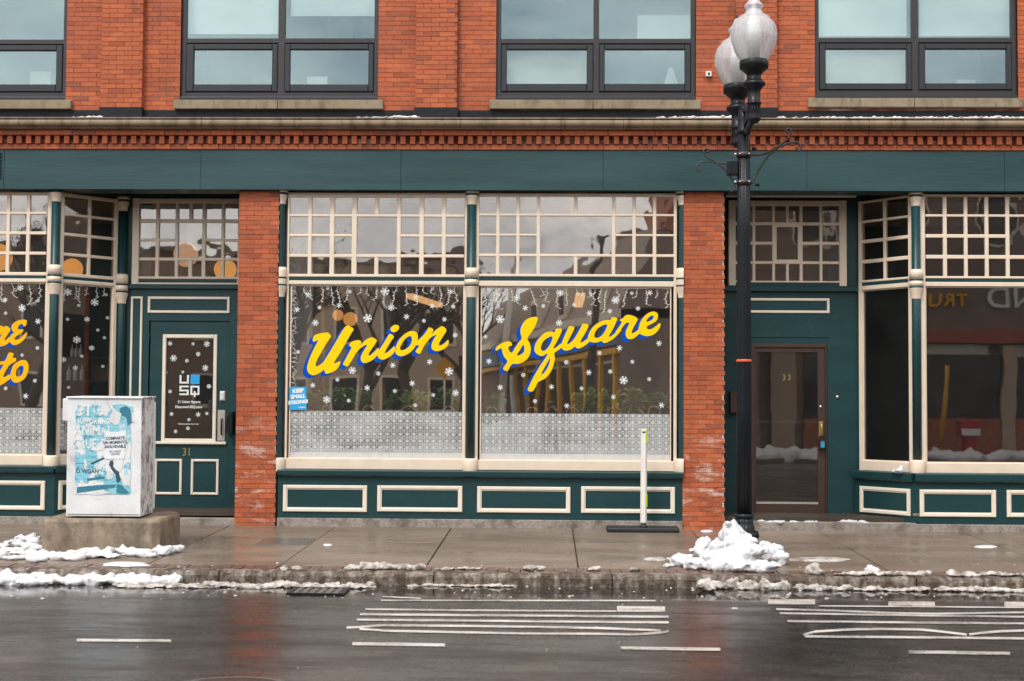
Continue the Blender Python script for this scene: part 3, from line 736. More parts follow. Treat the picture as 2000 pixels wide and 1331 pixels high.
# security camera-like box on the brick
cb = MB().box(X(1378, 146), X(1389, 146), -0.05, 0.0, Z(1383, 151), Z(1383, 141))
o = cb.build('junction_box', 'plastic_white', BLD, 0.006)
MB().tube([(X(1383.5, 146), -0.058, Z(1383, 146)), (X(1383.5, 146), -0.045, Z(1383, 146))], 0.016, 12).build('lens', 'plastic_black', o)

# brick piers at street level, brick by brick
for pi, (pa, pb, ybot) in enumerate(((462.8, 542.2, 1028), (1333.2, 1415.6, 1036))):
    a, b_ = X(pa, 700), X(pb, 700)
    base = MB().box(a + 0.012, b_ - 0.012, 0.006, 0.9, -0.1, z_fbot + 0.05).build('brick_pier', 'mortar', BLD)
    meshes = {}
    rest = MB()
    def full(x, z, w_, yy, base=base, meshes=meshes):
        if w_ < BL - 0.002: return False
        k = random.randrange(4)
        if k not in meshes:
            j = [random.uniform(-0.0015, 0.0015) for _ in range(4)]
            vs = [(0, 0, 0 + j[0]), (BL, 0, j[1]), (BL, 0.06, 0), (0, 0.06, 0), (0, 0, BH + j[2]), (BL, 0, BH + j[3]), (BL, 0.06, BH), (0, 0.06, BH)]
            me = bpy.data.meshes.new('brick'); me.from_pydata([Vector(v) for v in vs], [], [(0, 3, 2, 1), (4, 5, 6, 7), (0, 1, 5, 4), (1, 2, 6, 5), (3, 0, 4, 7), (2, 3, 7, 6)]); meshes[k] = me
            me.materials.append(MATS['brick'])
        link('brick', meshes[k], None, (x, yy, z), base); return True
    brick_fill(rest, a, b_, -0.02, z_fbot - 0.002, 0.0, pi, 0.06, full)
    # returns: side faces in half bricks
    lin = (MB().box(a - 0.004, a + 0.013, 0.055, 0.9, 0.02, z_fbot + 0.05) if pi == 0 else MB().box(b_ - 0.013, b_ + 0.004, 0.055, 0.9, 0.02, z_fbot + 0.05)).build('reveal_panel', 'green_paint', base)
    for xs, sgn in (((b_, 1),) if pi == 0 else ((a, -1),)):
        z = -0.02; r = 0
        while z < z_fbot - 0.06:
            y = 0.062 + (0.1 if r % 2 else 0)
            while y < 0.86:
                rest.box(xs, xs + sgn * 0.004 - sgn * 0.02, y, min(y + 0.194, 0.88), z, z + BH); y += 0.2
            z += BH + J; r += 1
    tag(rest.build('closer_bricks', 'brick', base), kind='stuff')
# ------------------------------------------------------------------ shopfronts
def film_mat():
    mt, t, Nn, Lk, o = new_mat('pattern_film')
    g = Nn.new('ShaderNodeNewGeometry'); sx = Nn.new('ShaderNodeSeparateXYZ'); Lk.new(g.outputs['Position'], sx.inputs[0])
    p = 0.0433
    u = mth(t, 'DIVIDE', mth(t, 'ADD', sx.outputs['X'], 40.0), p); w_ = mth(t, 'DIVIDE', mth(t, 'ADD', sx.outputs['Z'], 10.0), p)
    fu = mth(t, 'FRACT', u); fw = mth(t, 'FRACT', w_)
    pu = mth(t, 'GREATER_THAN', mth(t, 'FRACT', mth(t, 'MULTIPLY', u, 0.5)), 0.5)
    pw = mth(t, 'GREATER_THAN', mth(t, 'FRACT', mth(t, 'MULTIPLY', w_, 0.5)), 0.5)
    def near(a, c, h): return mth(t, 'LESS_THAN', mth(t, 'ABSOLUTE', mth(t, 'SUBTRACT', a, c)), h)
    line = mth(t, 'MAXIMUM', near(fu, 0.08, 0.09), near(fw, 0.08, 0.09))
    dot = mth(t, 'MULTIPLY', mth(t, 'MULTIPLY', near(fu, 0.6, 0.2), near(fw, 0.55, 0.22)), mth(t, 'MULTIPLY', pu, pw))
    blk = mth(t, 'MULTIPLY', mth(t, 'MULTIPLY', near(fu, 0.58, 0.24), near(fw, 0.58, 0.34)), mth(t, 'MULTIPLY', pu, mth(t, 'SUBTRACT', 1.0, pw)))
    ess = mth(t, 'MULTIPLY', mth(t, 'MAXIMUM', near(fw, 0.4, 0.075), near(fw, 0.76, 0.075)), mth(t, 'MULTIPLY', mth(t, 'SUBTRACT', 1.0, pu), pw))
    mask = mth(t, 'MAXIMUM', mth(t, 'MAXIMUM', line, dot), mth(t, 'MAXIMUM', blk, ess))
    df = Nn.new('ShaderNodeBsdfDiffuse'); tr = Nn.new('ShaderNodeBsdfTransparent'); tr.inputs[0].default_value = (1, 1, 1, 1)
    df.inputs[0].default_value = (0.60, 0.62, 0.61, 1)
    glare_fade = ramp(t, nz_(t, 1.5, 6, 0.65, (1, 1, 2.0)), [(0.40, 0.66), (0.56, 0.96)])  # random patches weaken the print, imitating snow reflected in the glass
    Lk.new(ramp(t, nz_(t, 4.0, 6, 0.65), [(0.3, (0.50, 0.525, 0.52)), (0.7, (0.66, 0.68, 0.67))]), df.inputs[0])
    ms = Nn.new('ShaderNodeMixShader'); Lk.new(mth(t, 'MULTIPLY_ADD', mth(t, 'MULTIPLY', mask, glare_fade), 0.92, 0.08), ms.inputs[0]); Lk.new(df.outputs[0], ms.inputs[1]); Lk.new(tr.outputs[0], ms.inputs[2])
    Lk.new(ms.outputs[0], o.inputs[0])
    mt, t, Nn, Lk, o = new_mat('frost_strip')
    df = Nn.new('ShaderNodeBsdfDiffuse'); tr = Nn.new('ShaderNodeBsdfTransparent'); df.inputs[0].default_value = (0.66, 0.66, 0.66, 1)
    ms = Nn.new('ShaderNodeMixShader'); Lk.new(ramp(t, nz_(t, 12, 4), [(0.3, 0.05), (0.8, 0.25)]), ms.inputs[0]); Lk.new(df.outputs[0], ms.inputs[1]); Lk.new(tr.outputs[0], ms.inputs[2])
    Lk.new(ms.outputs[0], o.inputs[0])
film_mat()
BY = 0.06
def hbar(mb, u0, u1, z0, z1, v0, v1):
    c = min(0.006, (z1 - z0) * 0.3)
    prof = [(v1, z0), (v0 + c, z0), (v0, z0 + c), (v0, z1 - c), (v0 + c, z1), (v1, z1)]
    mb.add([(u0, v, z) for v, z in prof] + [(u1, v, z) for v, z in prof], [(i, (i + 1) % 6, 6 + (i + 1) % 6, 6 + i) for i in range(6)] + [(5, 4, 3, 2, 1, 0), (6, 7, 8, 9, 10, 11)])
    return mb
def vbar(mb, u0, u1, z0, z1, v0, v1):
    c = min(0.006, (u1 - u0) * 0.3)
    prof = [(u0, v1), (u0, v0 + c), (u0 + c, v0), (u1 - c, v0), (u1, v0 + c), (u1, v1)]
    mb.add([(u, v, z0) for u, v in prof] + [(u, v, z1) for u, v in prof], [(i, (i + 1) % 6, 6 + (i + 1) % 6, 6 + i) for i in range(6)] + [(5, 4, 3, 2, 1, 0), (6, 7, 8, 9, 10, 11)])
    return mb
def transom(T, win, cols, rows, big, v=0.0, glass='old_glass', bar='cream_paint', extra_big_frame=False):
    """lattice of small panes; cols and rows are the clear openings, big = (c0, c1, r0, r1) one merged pane"""
    nc, nr = len(cols), len(rows)               # rows from top to bottom, (z_low, z_high)
    zt, zb = rows[0][1], rows[-1][0]
    inb = lambda c, r: big and big[0] <= c <= big[1] and big[2] <= r <= big[3]
    for c in range(nc - 1):
        u0, u1 = cols[c][1], cols[c + 1][0]
        if big and big[0] <= c < big[1]:
            for za, zb2 in ((rows[big[2] - 1][0], zt), (zb, rows[big[3] + 1][1])):
                if zb2 - za > 0.02: vbar(MB(T), u0, u1, za + 0.0, zb2, v - 0.0, v + 0.04).build('glazing_bar', bar, win)
        else: vbar(MB(T), u0, u1, zb, zt, v - 0.003, v + 0.04).build('glazing_bar', bar, win)
    for r in range(nr - 1):
        z0, z1 = rows[r + 1][1], rows[r][0]
        runs = []; start = 0
        if big and big[2] <= r < big[3]:
            runs = [(0, big[0] - 1), (big[1] + 1, nc - 1)]
        else: runs = [(0, nc - 1)]
        for c0, c1 in runs:
            if c1 >= c0:
                hbar(MB(T), cols[c0][0] - (0.0 if c0 == 0 else (cols[c0][0] - cols[c0 - 1][1])), cols[c1][1] + (0.0 if c1 == nc - 1 else (cols[c1 + 1][0] - cols[c1][1])), z0, z1, v, v + 0.038).build('glazing_bar', bar, win)
    for c in range(nc):
        for r in range(nr):
            if inb(c, r):
                if (c, r) == (big[0], big[2]):
                    MB(T).box(cols[big[0]][0] - 0.004, cols[big[1]][1] + 0.004, v + 0.02, v + 0.025, rows[big[3]][0] - 0.004, rows[big[2]][1] + 0.004).build('pane', glass, win)
                    if extra_big_frame: frame_rect(MB(T), cols[big[0]][0], cols[big[1]][1], rows[big[3]][0], rows[big[2]][1], 0.022, v + 0.004, v + 0.018).build('pane_bead', bar, win)
            else: MB(T).box(cols[c][0] - 0.004, cols[c][1] + 0.004, v + 0.02, v + 0.025, rows[r][0] - 0.004, rows[r][1] + 0.004).build('pane', glass, win)
def shop_bay(T, u0, u1, cols, rows, big, gl, zsill, ztop, rail, v=0.0, glass='shop_glass', pane='old_glass'):
    """u0,u1 outer edges of the frame, gl = (ua, ub, za, zb) big pane, rail = (z0, z1) green stripe"""
    z_gb, z_gt = gl[2], gl[3]
    zr_top = rows[-1][0]; zb_top = rows[0][1]
    f = MB(T)
    vbar(f, u0, min(gl[0], cols[0][0]), zsill, ztop, v - 0.006, v + 0.07); vbar(f, max(gl[1], cols[-1][1]), u1, zsill, ztop, v - 0.006, v + 0.07)
    a, b_ = min(gl[0], cols[0][0]), max(gl[1], cols[-1][1])
    hbar(f, a, b_, zb_top, ztop, v - 0.002, v + 0.07)                # top rail
    hbar(f, a, b_, rail[1], zr_top, v - 0.006, v + 0.07)             # above stripe
    hbar(f, a, b_, z_gt, rail[0], v - 0.01, v + 0.07)                # below stripe
    hbar(f, a, b_, zsill, z_gb, v - 0.012, v + 0.08)                 # sill
    win = f.build('shop_window', 'cream_paint', BLD)
    MB(T).box(a, b_, v + 0.004, v + 0.06, rail[0], rail[1]).build('rail_stripe', 'green_paint', win)
    transom(T, win, cols, rows, big, v, pane)
    MB(T).box(gl[0] - 0.004, gl[1] + 0.004, v + 0.035, v + 0.041, z_gb - 0.004, z_gt + 0.004).build('pane', glass, win)
    bead = MB(T); frame_rect(bead, gl[0], gl[1], z_gb, z_gt, 0.014, v + 0.016, v + 0.034).build('glazing_bead', 'cream_paint', win)
    return win
def cols_px(lst, py, y): return [(X(a, py, y), X(b_, py, y)) for a, b_ in lst]
def rows_px(lst, px, y): return [(Z(px, b_, y), Z(px, a, y)) for a, b_ in lst]
# centre shop
rA = rows_px([(386, 419), (424, 458), (463, 497), (503, 536)], 735, BY)
cA = cols_px([(565.5, 601.5), (609, 644), (653, 687), (697, 731.5), (739.5, 775), (783, 819), (828, 863), (871, 906.5)], 460, BY)
glA = (X(565.5, 720, BY), X(905.5, 720, BY), Z(735, 896, BY), Z(735, 556.5, BY))
Z_SILL = Z(735, 917.5, BY); Z_WTOP = z_fbot - 0.012
winA = shop_bay(None, X(559, 640, BY), X(911, 640, BY), cA, rA, (3, 4, 1, 2), glA, Z_SILL, Z_WTOP, (Z(735, 549, BY), Z(735, 541.5, BY)), BY)
rB = rows_px([(384.5, 418), (422.5, 457.5), (461.5, 496.5), (502, 536)], 1120, BY)
cB = cols_px([(936, 969), (976, 1008.5), (1015, 1048), (1055, 1121), (1128, 1195), (1202, 1235), (1242, 1275), (1282, 1316)], 460, BY)
glB = (X(938, 720, BY), X(1311, 720, BY), Z(1120, 900, BY), Z(1120, 560, BY))
winB = shop_bay(None, X(928, 640, BY), X(1322, 640, BY), cB, rB, (3, 4, 1, 2), glB, Z(1120, 920, BY), Z_WTOP, (Z(1120, 549.5, BY), Z(1120, 541, BY)), BY)
# left shop: street bay
pit = X(54, 460, BY) - X(15, 460, BY)
lc = [(X(58, 460, BY) - k * pit, X(90, 460, BY) - k * pit) for k in range(11)][::-1]
rL = rows_px([(381.5, 414), (419, 452.5), (458.5, 492), (498, 532)], 50, BY)
glL = (lc[0][0], X(86.5, 720, BY), Z(50, 889, BY), Z(50, 551.5, BY))
winL = shop_bay(None, lc[0][0] - 0.06, X(97, 640, BY), lc, rL, None, glL, Z(50, 909, BY), Z_WTOP, (Z(50, 544.5, BY), Z(50, 538.5, BY)), BY)
# left shop: canted bay
CY_D = 0.80
def frame_T(p0, p1):
    p0, p1 = Vector((*p0, 0)), Vector((*p1, 0)); e = (p1 - p0).normalized(); n = Vector((-e.y, e.x, 0))
    M_ = Matrix(((e.x, n.x, 0, p0.x), (e.y, n.y, 0, p0.y), (0, 0, 1, 0), (0, 0, 0, 1)))
    return M_, (p1 - p0).length
colL1 = (X(104.5, 640, 0.05), 0.05); colL2 = (X(236, 640, CY_D), CY_D)
TL, lenL = frame_T(colL1, colL2)
def cant_bay(T, ln, rows, zs, zt, rail, zg0, zg1, a=0.07, b_=0.07):
    u0, u1 = a, ln - b_
    g0, g1 = u0 + 0.055, u1 - 0.055
    mid = (g0 + g1) / 2
    return shop_bay(T, u0, u1, [(g0, mid - 0.022), (mid + 0.022, g1)], rows, None, (g0, g1, zg0, zg1), zs, zt, rail, 0.0, 'dim_glass', 'dim_old_glass')
winLc = cant_bay(TL, lenL, rL, Z(50, 909, BY), Z_WTOP, (Z(50, 544.5, BY), Z(50, 538.5, BY)), Z(50, 889, BY), Z(50, 551.5, BY))
# right shop
rR = rows_px([(384, 419), (424, 458), (465, 498.5), (506, 540)], 1900, BY)
cR = cols_px([(1808, 1842), (1849.5, 1883), (1890, 1923.6), (1931, 1964.5)], 460, BY)
pr = cR[3][0] - cR[2][0]
w1 = cR[3][1] + (cR[3][0] - cR[2][1])
cR += [(w1, w1 + 0.5), (w1 + 0.55, w1 + 1.05)]
cR += [(w1 + 1.1 + k * pr, w1 + 1.1 + k * pr + (cR[3][1] - cR[3][0])) for k in range(4)]
glR = (X(1808.5, 720, BY), cR[-1][1], Z(1900, 905, BY), Z(1900, 560, BY))
winR = shop_bay(None, X(1798, 640, BY), cR[-1][1] + 0.06, cR, rR, (4, 5, 1, 2), glR, Z(1900, 925, BY), Z_WTOP, (Z(1900, 551.5, BY), Z(1900, 544.5, BY)), BY, 'dim_glass', 'dim_old_glass')
colR1 = (X(1790, 640, 0.05), 0.05); colR2 = (X(1676, 640, CY_D), CY_D)
TR, lenR = frame_T(colR2, colR1)
winRc = cant_bay(TR, lenR, rR, Z(1900, 925, BY), Z_WTOP, (Z(1900, 551.5, BY), Z(1900, 544.5, BY)), Z(1900, 905, BY), Z(1900, 560, BY), 0.01, 0.07)
# columns
def column(cx, cy, ref_px, dy=0.0, a0=0.0, a1=2 * math.pi, base=True, zs=None):
    zz = (lambda p: Z(ref_px, p + dy, cy))
    kw = dict(a0=a0, a1=a1); n = 24
    sh = MB().lathe([(0.058, zz(896)), (0.058, zz(581))], cx, cy, n, **kw); sh.lathe([(0.058, zz(525)), (0.058, zz(401))], cx, cy, n, **kw)
    o = MB().lathe([(0.058, zz(897)), (0.058, zz(400))], cx, cy, n, **kw).build('column', 'green_paint', BLD)
    def piece(nm, mt, prof, **k): MB().lathe([(r, zz(p)) for r, p in prof], cx, cy, k.pop('n', n), **kw, **k).build(nm, mt, o)
    for (t0, t1, t2) in ((383, 400, 0), (563, 581, 0)):
        piece('capital', 'cream_paint', [(0.062, t1 + 1), (0.064, t1 - 1), (0.066, t1 - 5), (0.078, t0 + 6), (0.088, t0 + 1), (0.088, t0)], n=72, flute=20, famp=0.07)
    piece('abacus', 'cream_paint', [(0.086, 378.5), (0.09, 378), (0.09, 373)])
    piece('ring', 'green_paint', [(0.08, 383), (0.085, 382), (0.085, 379.5), (0.08, 378.5)])
    piece('collar', 'cream_paint', [(0.064, 526), (0.078, 524), (0.088, 531), (0.09, 543)][::-1])
    piece('ring', 'green_paint', [(0.086, 546.5), (0.092, 546), (0.092, 543.5), (0.086, 543)])
    piece('collar', 'cream_paint', [(0.088, 557), (0.089, 546.5)])
    piece('ring', 'green_paint', [(0.086, 560.5), (0.092, 560), (0.092, 557.5), (0.086, 557)])
    piece('collar', 'cream_paint', [(0.088, 563), (0.09, 560.5)])
    if base: piece('base', 'cream_paint', [(0.096, 922), (0.1, 920), (0.1, 899), (0.09, 896), (0.05, 895.5)])
    return o
column(X(920.3, 640, 0.05), 0.05, 920)
column(X(545.5, 640, 0.05), 0.05, 552, -1.5, -math.pi / 2, math.pi / 2)
column(X(1334.0, 640, 0.05), 0.05, 1328, 0.5, math.pi / 2, 3 * math.pi / 2)
column(colL1[0], 0.05, 104, -6); column(*colL2, 236, 12.0)
column(*colR1, 1790, 3)
# aprons, ledges, plinths
def apron(T, u0, u1, zl_top, zl_bot, z_bot, z_pl, panels, v=0.0, plinth=True, e0=0.0, e1=0.0):
    ap = MB(T).box(u0, u1, v, v + 0.14, z_bot, zl_bot).build('apron', 'green_paint', BLD)
    led = MB(T); prof = [(v + 0.14, zl_bot), (v - 0.035, zl_bot), (v - 0.055, zl_bot + 0.02), (v - 0.06, zl_top - 0.018), (v - 0.05, zl_top - 0.006), (v + 0.14, zl_top + 0.004)]
    led.sweepx(prof, u0 - e0, u1 + e1); led.build('ledge', 'green_paint', ap)
    for (a, b_, z0, z1) in panels:
        frame_rect(MB(T), a, b_, z0, z1, 0.045, v - 0.022, v + 0.002, 0.008).build('panel_moulding', 'white_trim', ap)
        frame_rect(MB(T), a + 0.045, b_ - 0.045, z0 + 0.045, z1 - 0.045, 0.012, v - 0.010, v + 0.002).build('panel_bead', 'white_trim', ap)
    if plinth: MB(T).box(u0, u1, v - 0.035, v + 0.14, -0.12, z_bot + 0.001).build('plinth', 'granite', ap, 0.006)
    return ap
def pan(a, b_, y0, y1, y=0.0): return (X(a, (y0 + y1) / 2, y), X(b_, (y0 + y1) / 2, y), Z((a + b_) / 2, y1, y), Z((a + b_) / 2, y0, y))
apron(None, X(542.6, 960), X(1332.8, 960), Z(940, 919.5), Z(940, 933), Z(940, 1015), 0, [pan(553, 717, 948, 1000), pan(737, 903, 949, 1000), pan(932, 1114, 951, 1002), pan(1135, 1318, 951, 1003)], 0.0)
apron(None, XL, X(106, 960), Z(50, 909), Z(50, 924), Z(50, 1009), 0, [pan(-75, 88, 939, 996), pan(-260, -100, 938, 994)], 0.0)
TLa, lLa = frame_T((X(106, 960), 0.0), (colL2[0] + 0.02, CY_D - 0.03))
apron(TLa, 0.0, lLa, Z(50, 909), Z(50, 924), Z(50, 1009), 0, [(0.06, lLa - 0.1, Z(50, 996), Z(50, 939))], 0.0, False)
apron(None, X(1786, 960), XR, Z(1900, 925), Z(1900, 943), Z(1900, 1025), 0, [pan(1796, 1945, 957, 1010), pan(1966, 2120, 958, 1011), pan(2140, 2300, 958, 1012)], 0.0)
TRa, lRa = frame_T((colR2[0] - 0.06, CY_D - 0.03), (X(1786, 960), 0.0))
apron(TRa, 0.0, lRa, Z(1900, 925), Z(1900, 943), Z(1900, 1025), 0, [(0.09, lRa - 0.06, Z(1900, 1010), Z(1900, 957))], 0.0, False)

# entrances (back wall of each recess at y = DW)
DW = 0.85
def xd(px, py=760): return X(px, py, DW)
def zd(py, px): return Z(px, py, DW)
# --- door 31
q = 360
MB().box(X(130, 1020), X(462, 1020), -0.0, 1.2, -0.1, Z(400, 1013, -0.02)).build('doorstep', 'granite', BLD, 0.008)
ent = MB()
zt31, zb31 = zd(556, q), zd(1000, q)
ent.box(xd(240), xd(289), DW, DW + 0.1, zb31 - 0.15, z_fbot + 0.15); ent.box(xd(447.5), xd(472), DW, DW + 0.1, zb31 - 0.15, zt31)
ent.box(xd(289), xd(447.5), DW + 0.001, DW + 0.1, zd(627, q), zt31)
ent.box(xd(289), xd(472), DW + 0.002, DW + 0.1, zd(389, q), z_fbot + 0.15)
ent.box(xd(289), xd(447.5), DW, DW + 0.1, zb31 - 0.15, zb31)
ew = ent.build('entrance_wall', 'green_paint', BLD)
hbar(MB(), xd(247), xd(468), zd(565, q), zd(556, q), DW - 0.05, DW + 0.0).build('ledge', 'green_paint', ew)
frame_rect(MB(), xd(289, 595), xd(449, 595), zd(612, q), zd(580, q), 0.035, DW - 0.02, DW + 0.003, 0.006).build('panel_moulding', 'white_trim', ew)
frame_rect(MB(), xd(253), xd(276), zd(866, q), zd(580, q), 0.03, DW - 0.02, DW + 0.003, 0.006).build('panel_moulding', 'white_trim', ew)
f = MB(); fx0, fx1 = xd(260, 470), xd(470, 470)
r31 = rows_px([(398, 429), (436, 467), (472, 504), (510, 541)], q, DW)
c31 = cols_px([(273.5, 305), (312, 343), (349.5, 369.5), (377, 395.5), (403, 433), (439.5, 465.5)], 470, DW)
vbar(f, fx0, c31[0][0], zd(556, q), zd(389, q), DW - 0.05, DW + 0.05); vbar(f, c31[-1][1], fx1, zd(556, q), zd(389, q), DW - 0.05, DW + 0.05)
hbar(f, c31[0][0], c31[-1][1], r31[0][1], zd(389, q), DW - 0.046, DW + 0.05); hbar(f, c31[0][0], c31[-1][1], zd(546, q), r31[-1][0], DW - 0.046, DW + 0.05)
tw = f.build('transom_window', 'cream_paint', BLD)
MB().box(c31[0][0], c31[-1][1], DW - 0.03, DW + 0.05, zd(553, q), zd(546, q)).build('rail_stripe', 'green_paint', tw)
MB().box(c31[0][0], c31[-1][1], DW - 0.04, DW + 0.05, zd(556, q), zd(553, q)).build('lower_rail', 'cream_paint', tw)
transom(None, tw, c31, r31, (2, 3, 1, 2), DW - 0.03)
dr = MB(); dx0, dx1 = xd(290.5, 810), xd(446, 810)
gx0_, gx1_, gz0, gz1 = xd(322.5), xd(414.5), zd(861.5, q), zd(659.5, q)
zt_, zb_ = zd(628.5, q), zd(998, q); dy0, dy1 = DW + 0.015, DW + 0.065
dr.box(dx0, gx0_, dy0, dy1, zb_, zt_); dr.box(gx1_, dx1, dy0, dy1, zb_, zt_); dr.box(gx0_, gx1_, dy0, dy1, gz1, zt_); dr.box(gx0_, gx1_, dy0, dy1, zb_, gz0)
door = dr.build('panelled_door', 'green_paint', BLD)
MB().box(gx0_, gx1_, dy0 + 0.02, dy0 + 0.026, gz0, gz1).build('pane', 'door_glass', door)
frame_rect(MB(), gx0_ - 0.045, gx1_ + 0.06, gz0 - 0.02, gz1 + 0.04, 0.05, dy0 - 0.022, dy0 + 0.01, 0.008).build('glass_moulding', 'white_trim', door)
hbar(MB(), xd(301), xd(443), zd(868, q), zd(862.5, q), dy0 - 0.035, dy0 - 0.0225).build('lock_rail_moulding', 'white_trim', door)
for a, b_ in ((301, 355), (372.5, 427)):
    frame_rect(MB(), xd(a, 930), xd(b_, 930), zd(967, q), zd(897, q), 0.035, dy0 - 0.02, dy0 + 0.002, 0.008).build('panel_moulding', 'white_trim', door)
text_obj('house_number', '31', 0.155, (xd(364.5, 884), dy0 - 0.004, zd(884, q)), 'gold_number', door, 0.85, extrude=0.003)
hp = MB().cbox(xd(425.5), xd(440.5), dy0 - 0.012, dy0, zd(861, q), zd(801, q), 0.004).build('pull_plate', 'steel_plate', door)
hx = xd(434.5)
MB().tube([(hx, dy0 - 0.012, zd(818, q)), (hx, dy0 - 0.05, zd(820, q)), (hx, dy0 - 0.05, zd(847, q)), (hx, dy0 - 0.012, zd(849, q))], 0.011, 8).build('handle', 'iron_black', hp)
MB().cbox(xd(429.5), xd(440), dy0 - 0.03, dy0, zd(783, q), zd(764, q), 0.02).build('lock_cover', 'plastic_white', door)
for zz in (660, 815, 965): MB().tube([(dx0 - 0.004, dy0 - 0.004, zd(zz + 9, q)), (dx0 - 0.004, dy0 - 0.004, zd(zz - 9, q))], 0.008, 8).build('hinge', 'iron_black', door)
# vinyl logo and address on the door pane
def quad_ink(name, rects, mat, parent, y):
    mb = MB()
    for (a, b_, c_, d_) in rects: mb.box(xd(a), xd(b_), y, y + 0.0008, zd(d_, q), zd(c_, q))
    return mb.build(name, mat, parent)
yv = dy0 + 0.0185
s_ = 1 / 5.119
def zl(l): return [(300 + a * s_, 300 + c * s_, 640 + b_ * s_, 640 + d * s_) for a, b_, c, d in l]
quad_ink('logo_letters', zl([(252, 475, 270, 560), (270, 543, 330, 560), (326, 475, 345, 560),
                            (252, 582, 345, 598), (252, 598, 270, 622), (252, 622, 345, 638), (326, 638, 345, 660), (252, 660, 345, 676),
                            (362, 582, 452, 600), (362, 600, 380, 656), (434, 600, 452, 656), (362, 656, 452, 674), (397, 674, 414, 694), (397, 636, 414, 656)]), 'vinyl_white', door, yv)
quad_ink('logo_square', zl([(362, 470, 452, 564)]), 'vinyl_cyan', door, yv)
text_obj('address_line', '31 Union Square', 0.05, (xd(368.5), yv, zd(785.3, q)), 'vinyl_white', door, 0.92, bold=0.0012)
text_obj('address_line', 'DiscoverUSQ.com', 0.05, (xd(368), yv, zd(795.3, q)), 'vinyl_white', door, 0.98, bold=0.0012)
text_obj('notice_line', 'Deliveries, please ring or call', 0.024, (xd(367.5), yv, zd(828.5, q)), 'vinyl_white', door, 1.0, bold=0.0005)
mbx = MB(); mbx.prism([(xd(447), zd(846, q)), (xd(460), zd(846, q)), (xd(460), zd(803, q)), (xd(455), zd(804, q)), (xd(447), zd(815, q))], DW - 0.14, DW - 0.002)
mbx.build('letterbox', 'iron_black', BLD, 0.006)
# --- door 33
q3 = 1540
zst = Z(1500, 1020, -0.03)
MB().box(X(1416, 1030, -0.03), X(1790, 1030, -0.03), -0.03, 1.2, -0.12, zst).build('doorstep', 'granite', BLD, 0.01)
ent = MB(); zt33 = zd(559, q3); zb33 = zst
ent.box(xd(1412), xd(1465.5), DW, DW + 0.1, zb33 - 0.05, zt33); ent.box(xd(1616), xd(1690), DW, DW + 0.1, zb33 - 0.05, z_fbot + 0.15)
ent.box(xd(1465.5), xd(1616), DW + 0.001, DW + 0.1, zd(671, q3), zt33); ent.box(xd(1412), xd(1616), DW + 0.002, DW + 0.1, zd(393, q3), z_fbot + 0.15)
ew3 = ent.build('entrance_wall', 'green_paint', BLD)
hbar(MB(), xd(1412), xd(1680), zd(570, q3), zd(559.5, q3), DW - 0.06, DW).build('ledge', 'green_paint', ew3)
frame_rect(MB(), xd(1440, 597), xd(1620, 597), zd(612, q3), zd(583, q3), 0.035, DW - 0.02, DW + 0.003, 0.006).build('panel_moulding', 'white_trim', ew3)
hbar(MB(), X(1418, 383, 0.5), X(1672, 383, 0.5), Z(1540, 385.5, 0.5), Z(1540, 380.5, 0.5), 0.48, 0.52).build('soffit_trim', 'cream_paint', ew3)
hbar(MB(), xd(1462), xd(1620), zd(660, q3), zd(627, q3), DW - 0.008, DW).build('header_board', 'green_paint', ew3)
f = MB(); r33 = rows_px([(403, 435), (441, 473), (479, 511), (516.5, 549.5)], q3, DW)
c33 = cols_px([(1436, 1469), (1474.5, 1507.5), (1513, 1534.5), (1540, 1561), (1567, 1600), (1605.5, 1638)], 470, DW)
vbar(f, xd(1422, 470), c33[0][0], zd(559, q3), zd(393, q3), DW - 0.05, DW + 0.05); vbar(f, c33[-1][1], xd(1652.5, 470), zd(559, q3), zd(393, q3), DW - 0.05, DW + 0.05)
hbar(f, c33[0][0], c33[-1][1], r33[0][1], zd(393, q3), DW - 0.046, DW + 0.05); hbar(f, c33[0][0], c33[-1][1], zd(553, q3), r33[-1][0], DW - 0.046, DW + 0.05)
tw3 = f.build('transom_window', 'cream_paint', BLD)
MB().box(c33[0][0], c33[-1][1], DW - 0.03, DW + 0.05, zd(559, q3), zd(553, q3)).build('rail_stripe', 'green_paint', tw3)
transom(None, tw3, c33, r33, (2, 3, 1, 2), DW - 0.03, 'dim_old_glass', 'cream_paint', True)
MB().box(c33[0][0] - .1, c33[-1][1] + .1, DW + 0.2, DW + 0.22, r33[-1][0] - .1, r33[0][1] + .1).build('inner_curtain', 'interior_wall', tw3)
fx0, fx1, fz0, fz1 = xd(1466), xd(1615), zd(1004, q3), zd(671.5, q3)
fr = MB(); fr.box(fx0, fx0 + 0.05, DW - 0.01, DW + 0.09, fz0, fz1); fr.box(fx1 - 0.02, fx1, DW - 0.01, DW + 0.09, fz0, fz1); fr.box(fx0 + 0.05, fx1 - 0.02, DW - 0.008, DW + 0.09, fz1 - 0.05, fz1)
door3 = fr.build('glazed_door', 'door_bronze', BLD, 0.003)
lf = MB(); lx0, lx1 = fx0 + 0.052, fx1 - 0.022; g0, g1, gz0, gz1 = xd(1477), xd(1597.5), zd(985, q3), zd(688, q3)
lf.box(lx0, g0, DW + 0.01, DW + 0.055, fz0 + 0.01, fz1 - 0.052); lf.box(g1, lx1, DW + 0.01, DW + 0.055, fz0 + 0.01, fz1 - 0.052)
lf.box(g0, g1, DW + 0.012, DW + 0.055, gz1, fz1 - 0.052); lf.box(g0, g1, DW + 0.012, DW + 0.055, fz0 + 0.01, gz0)
lf.build('door_leaf', 'door_bronze', door3, 0.003)
MB().box(g0, g1, DW + 0.03, DW + 0.036, gz0, gz1).build('pane', 'door_glass', door3)
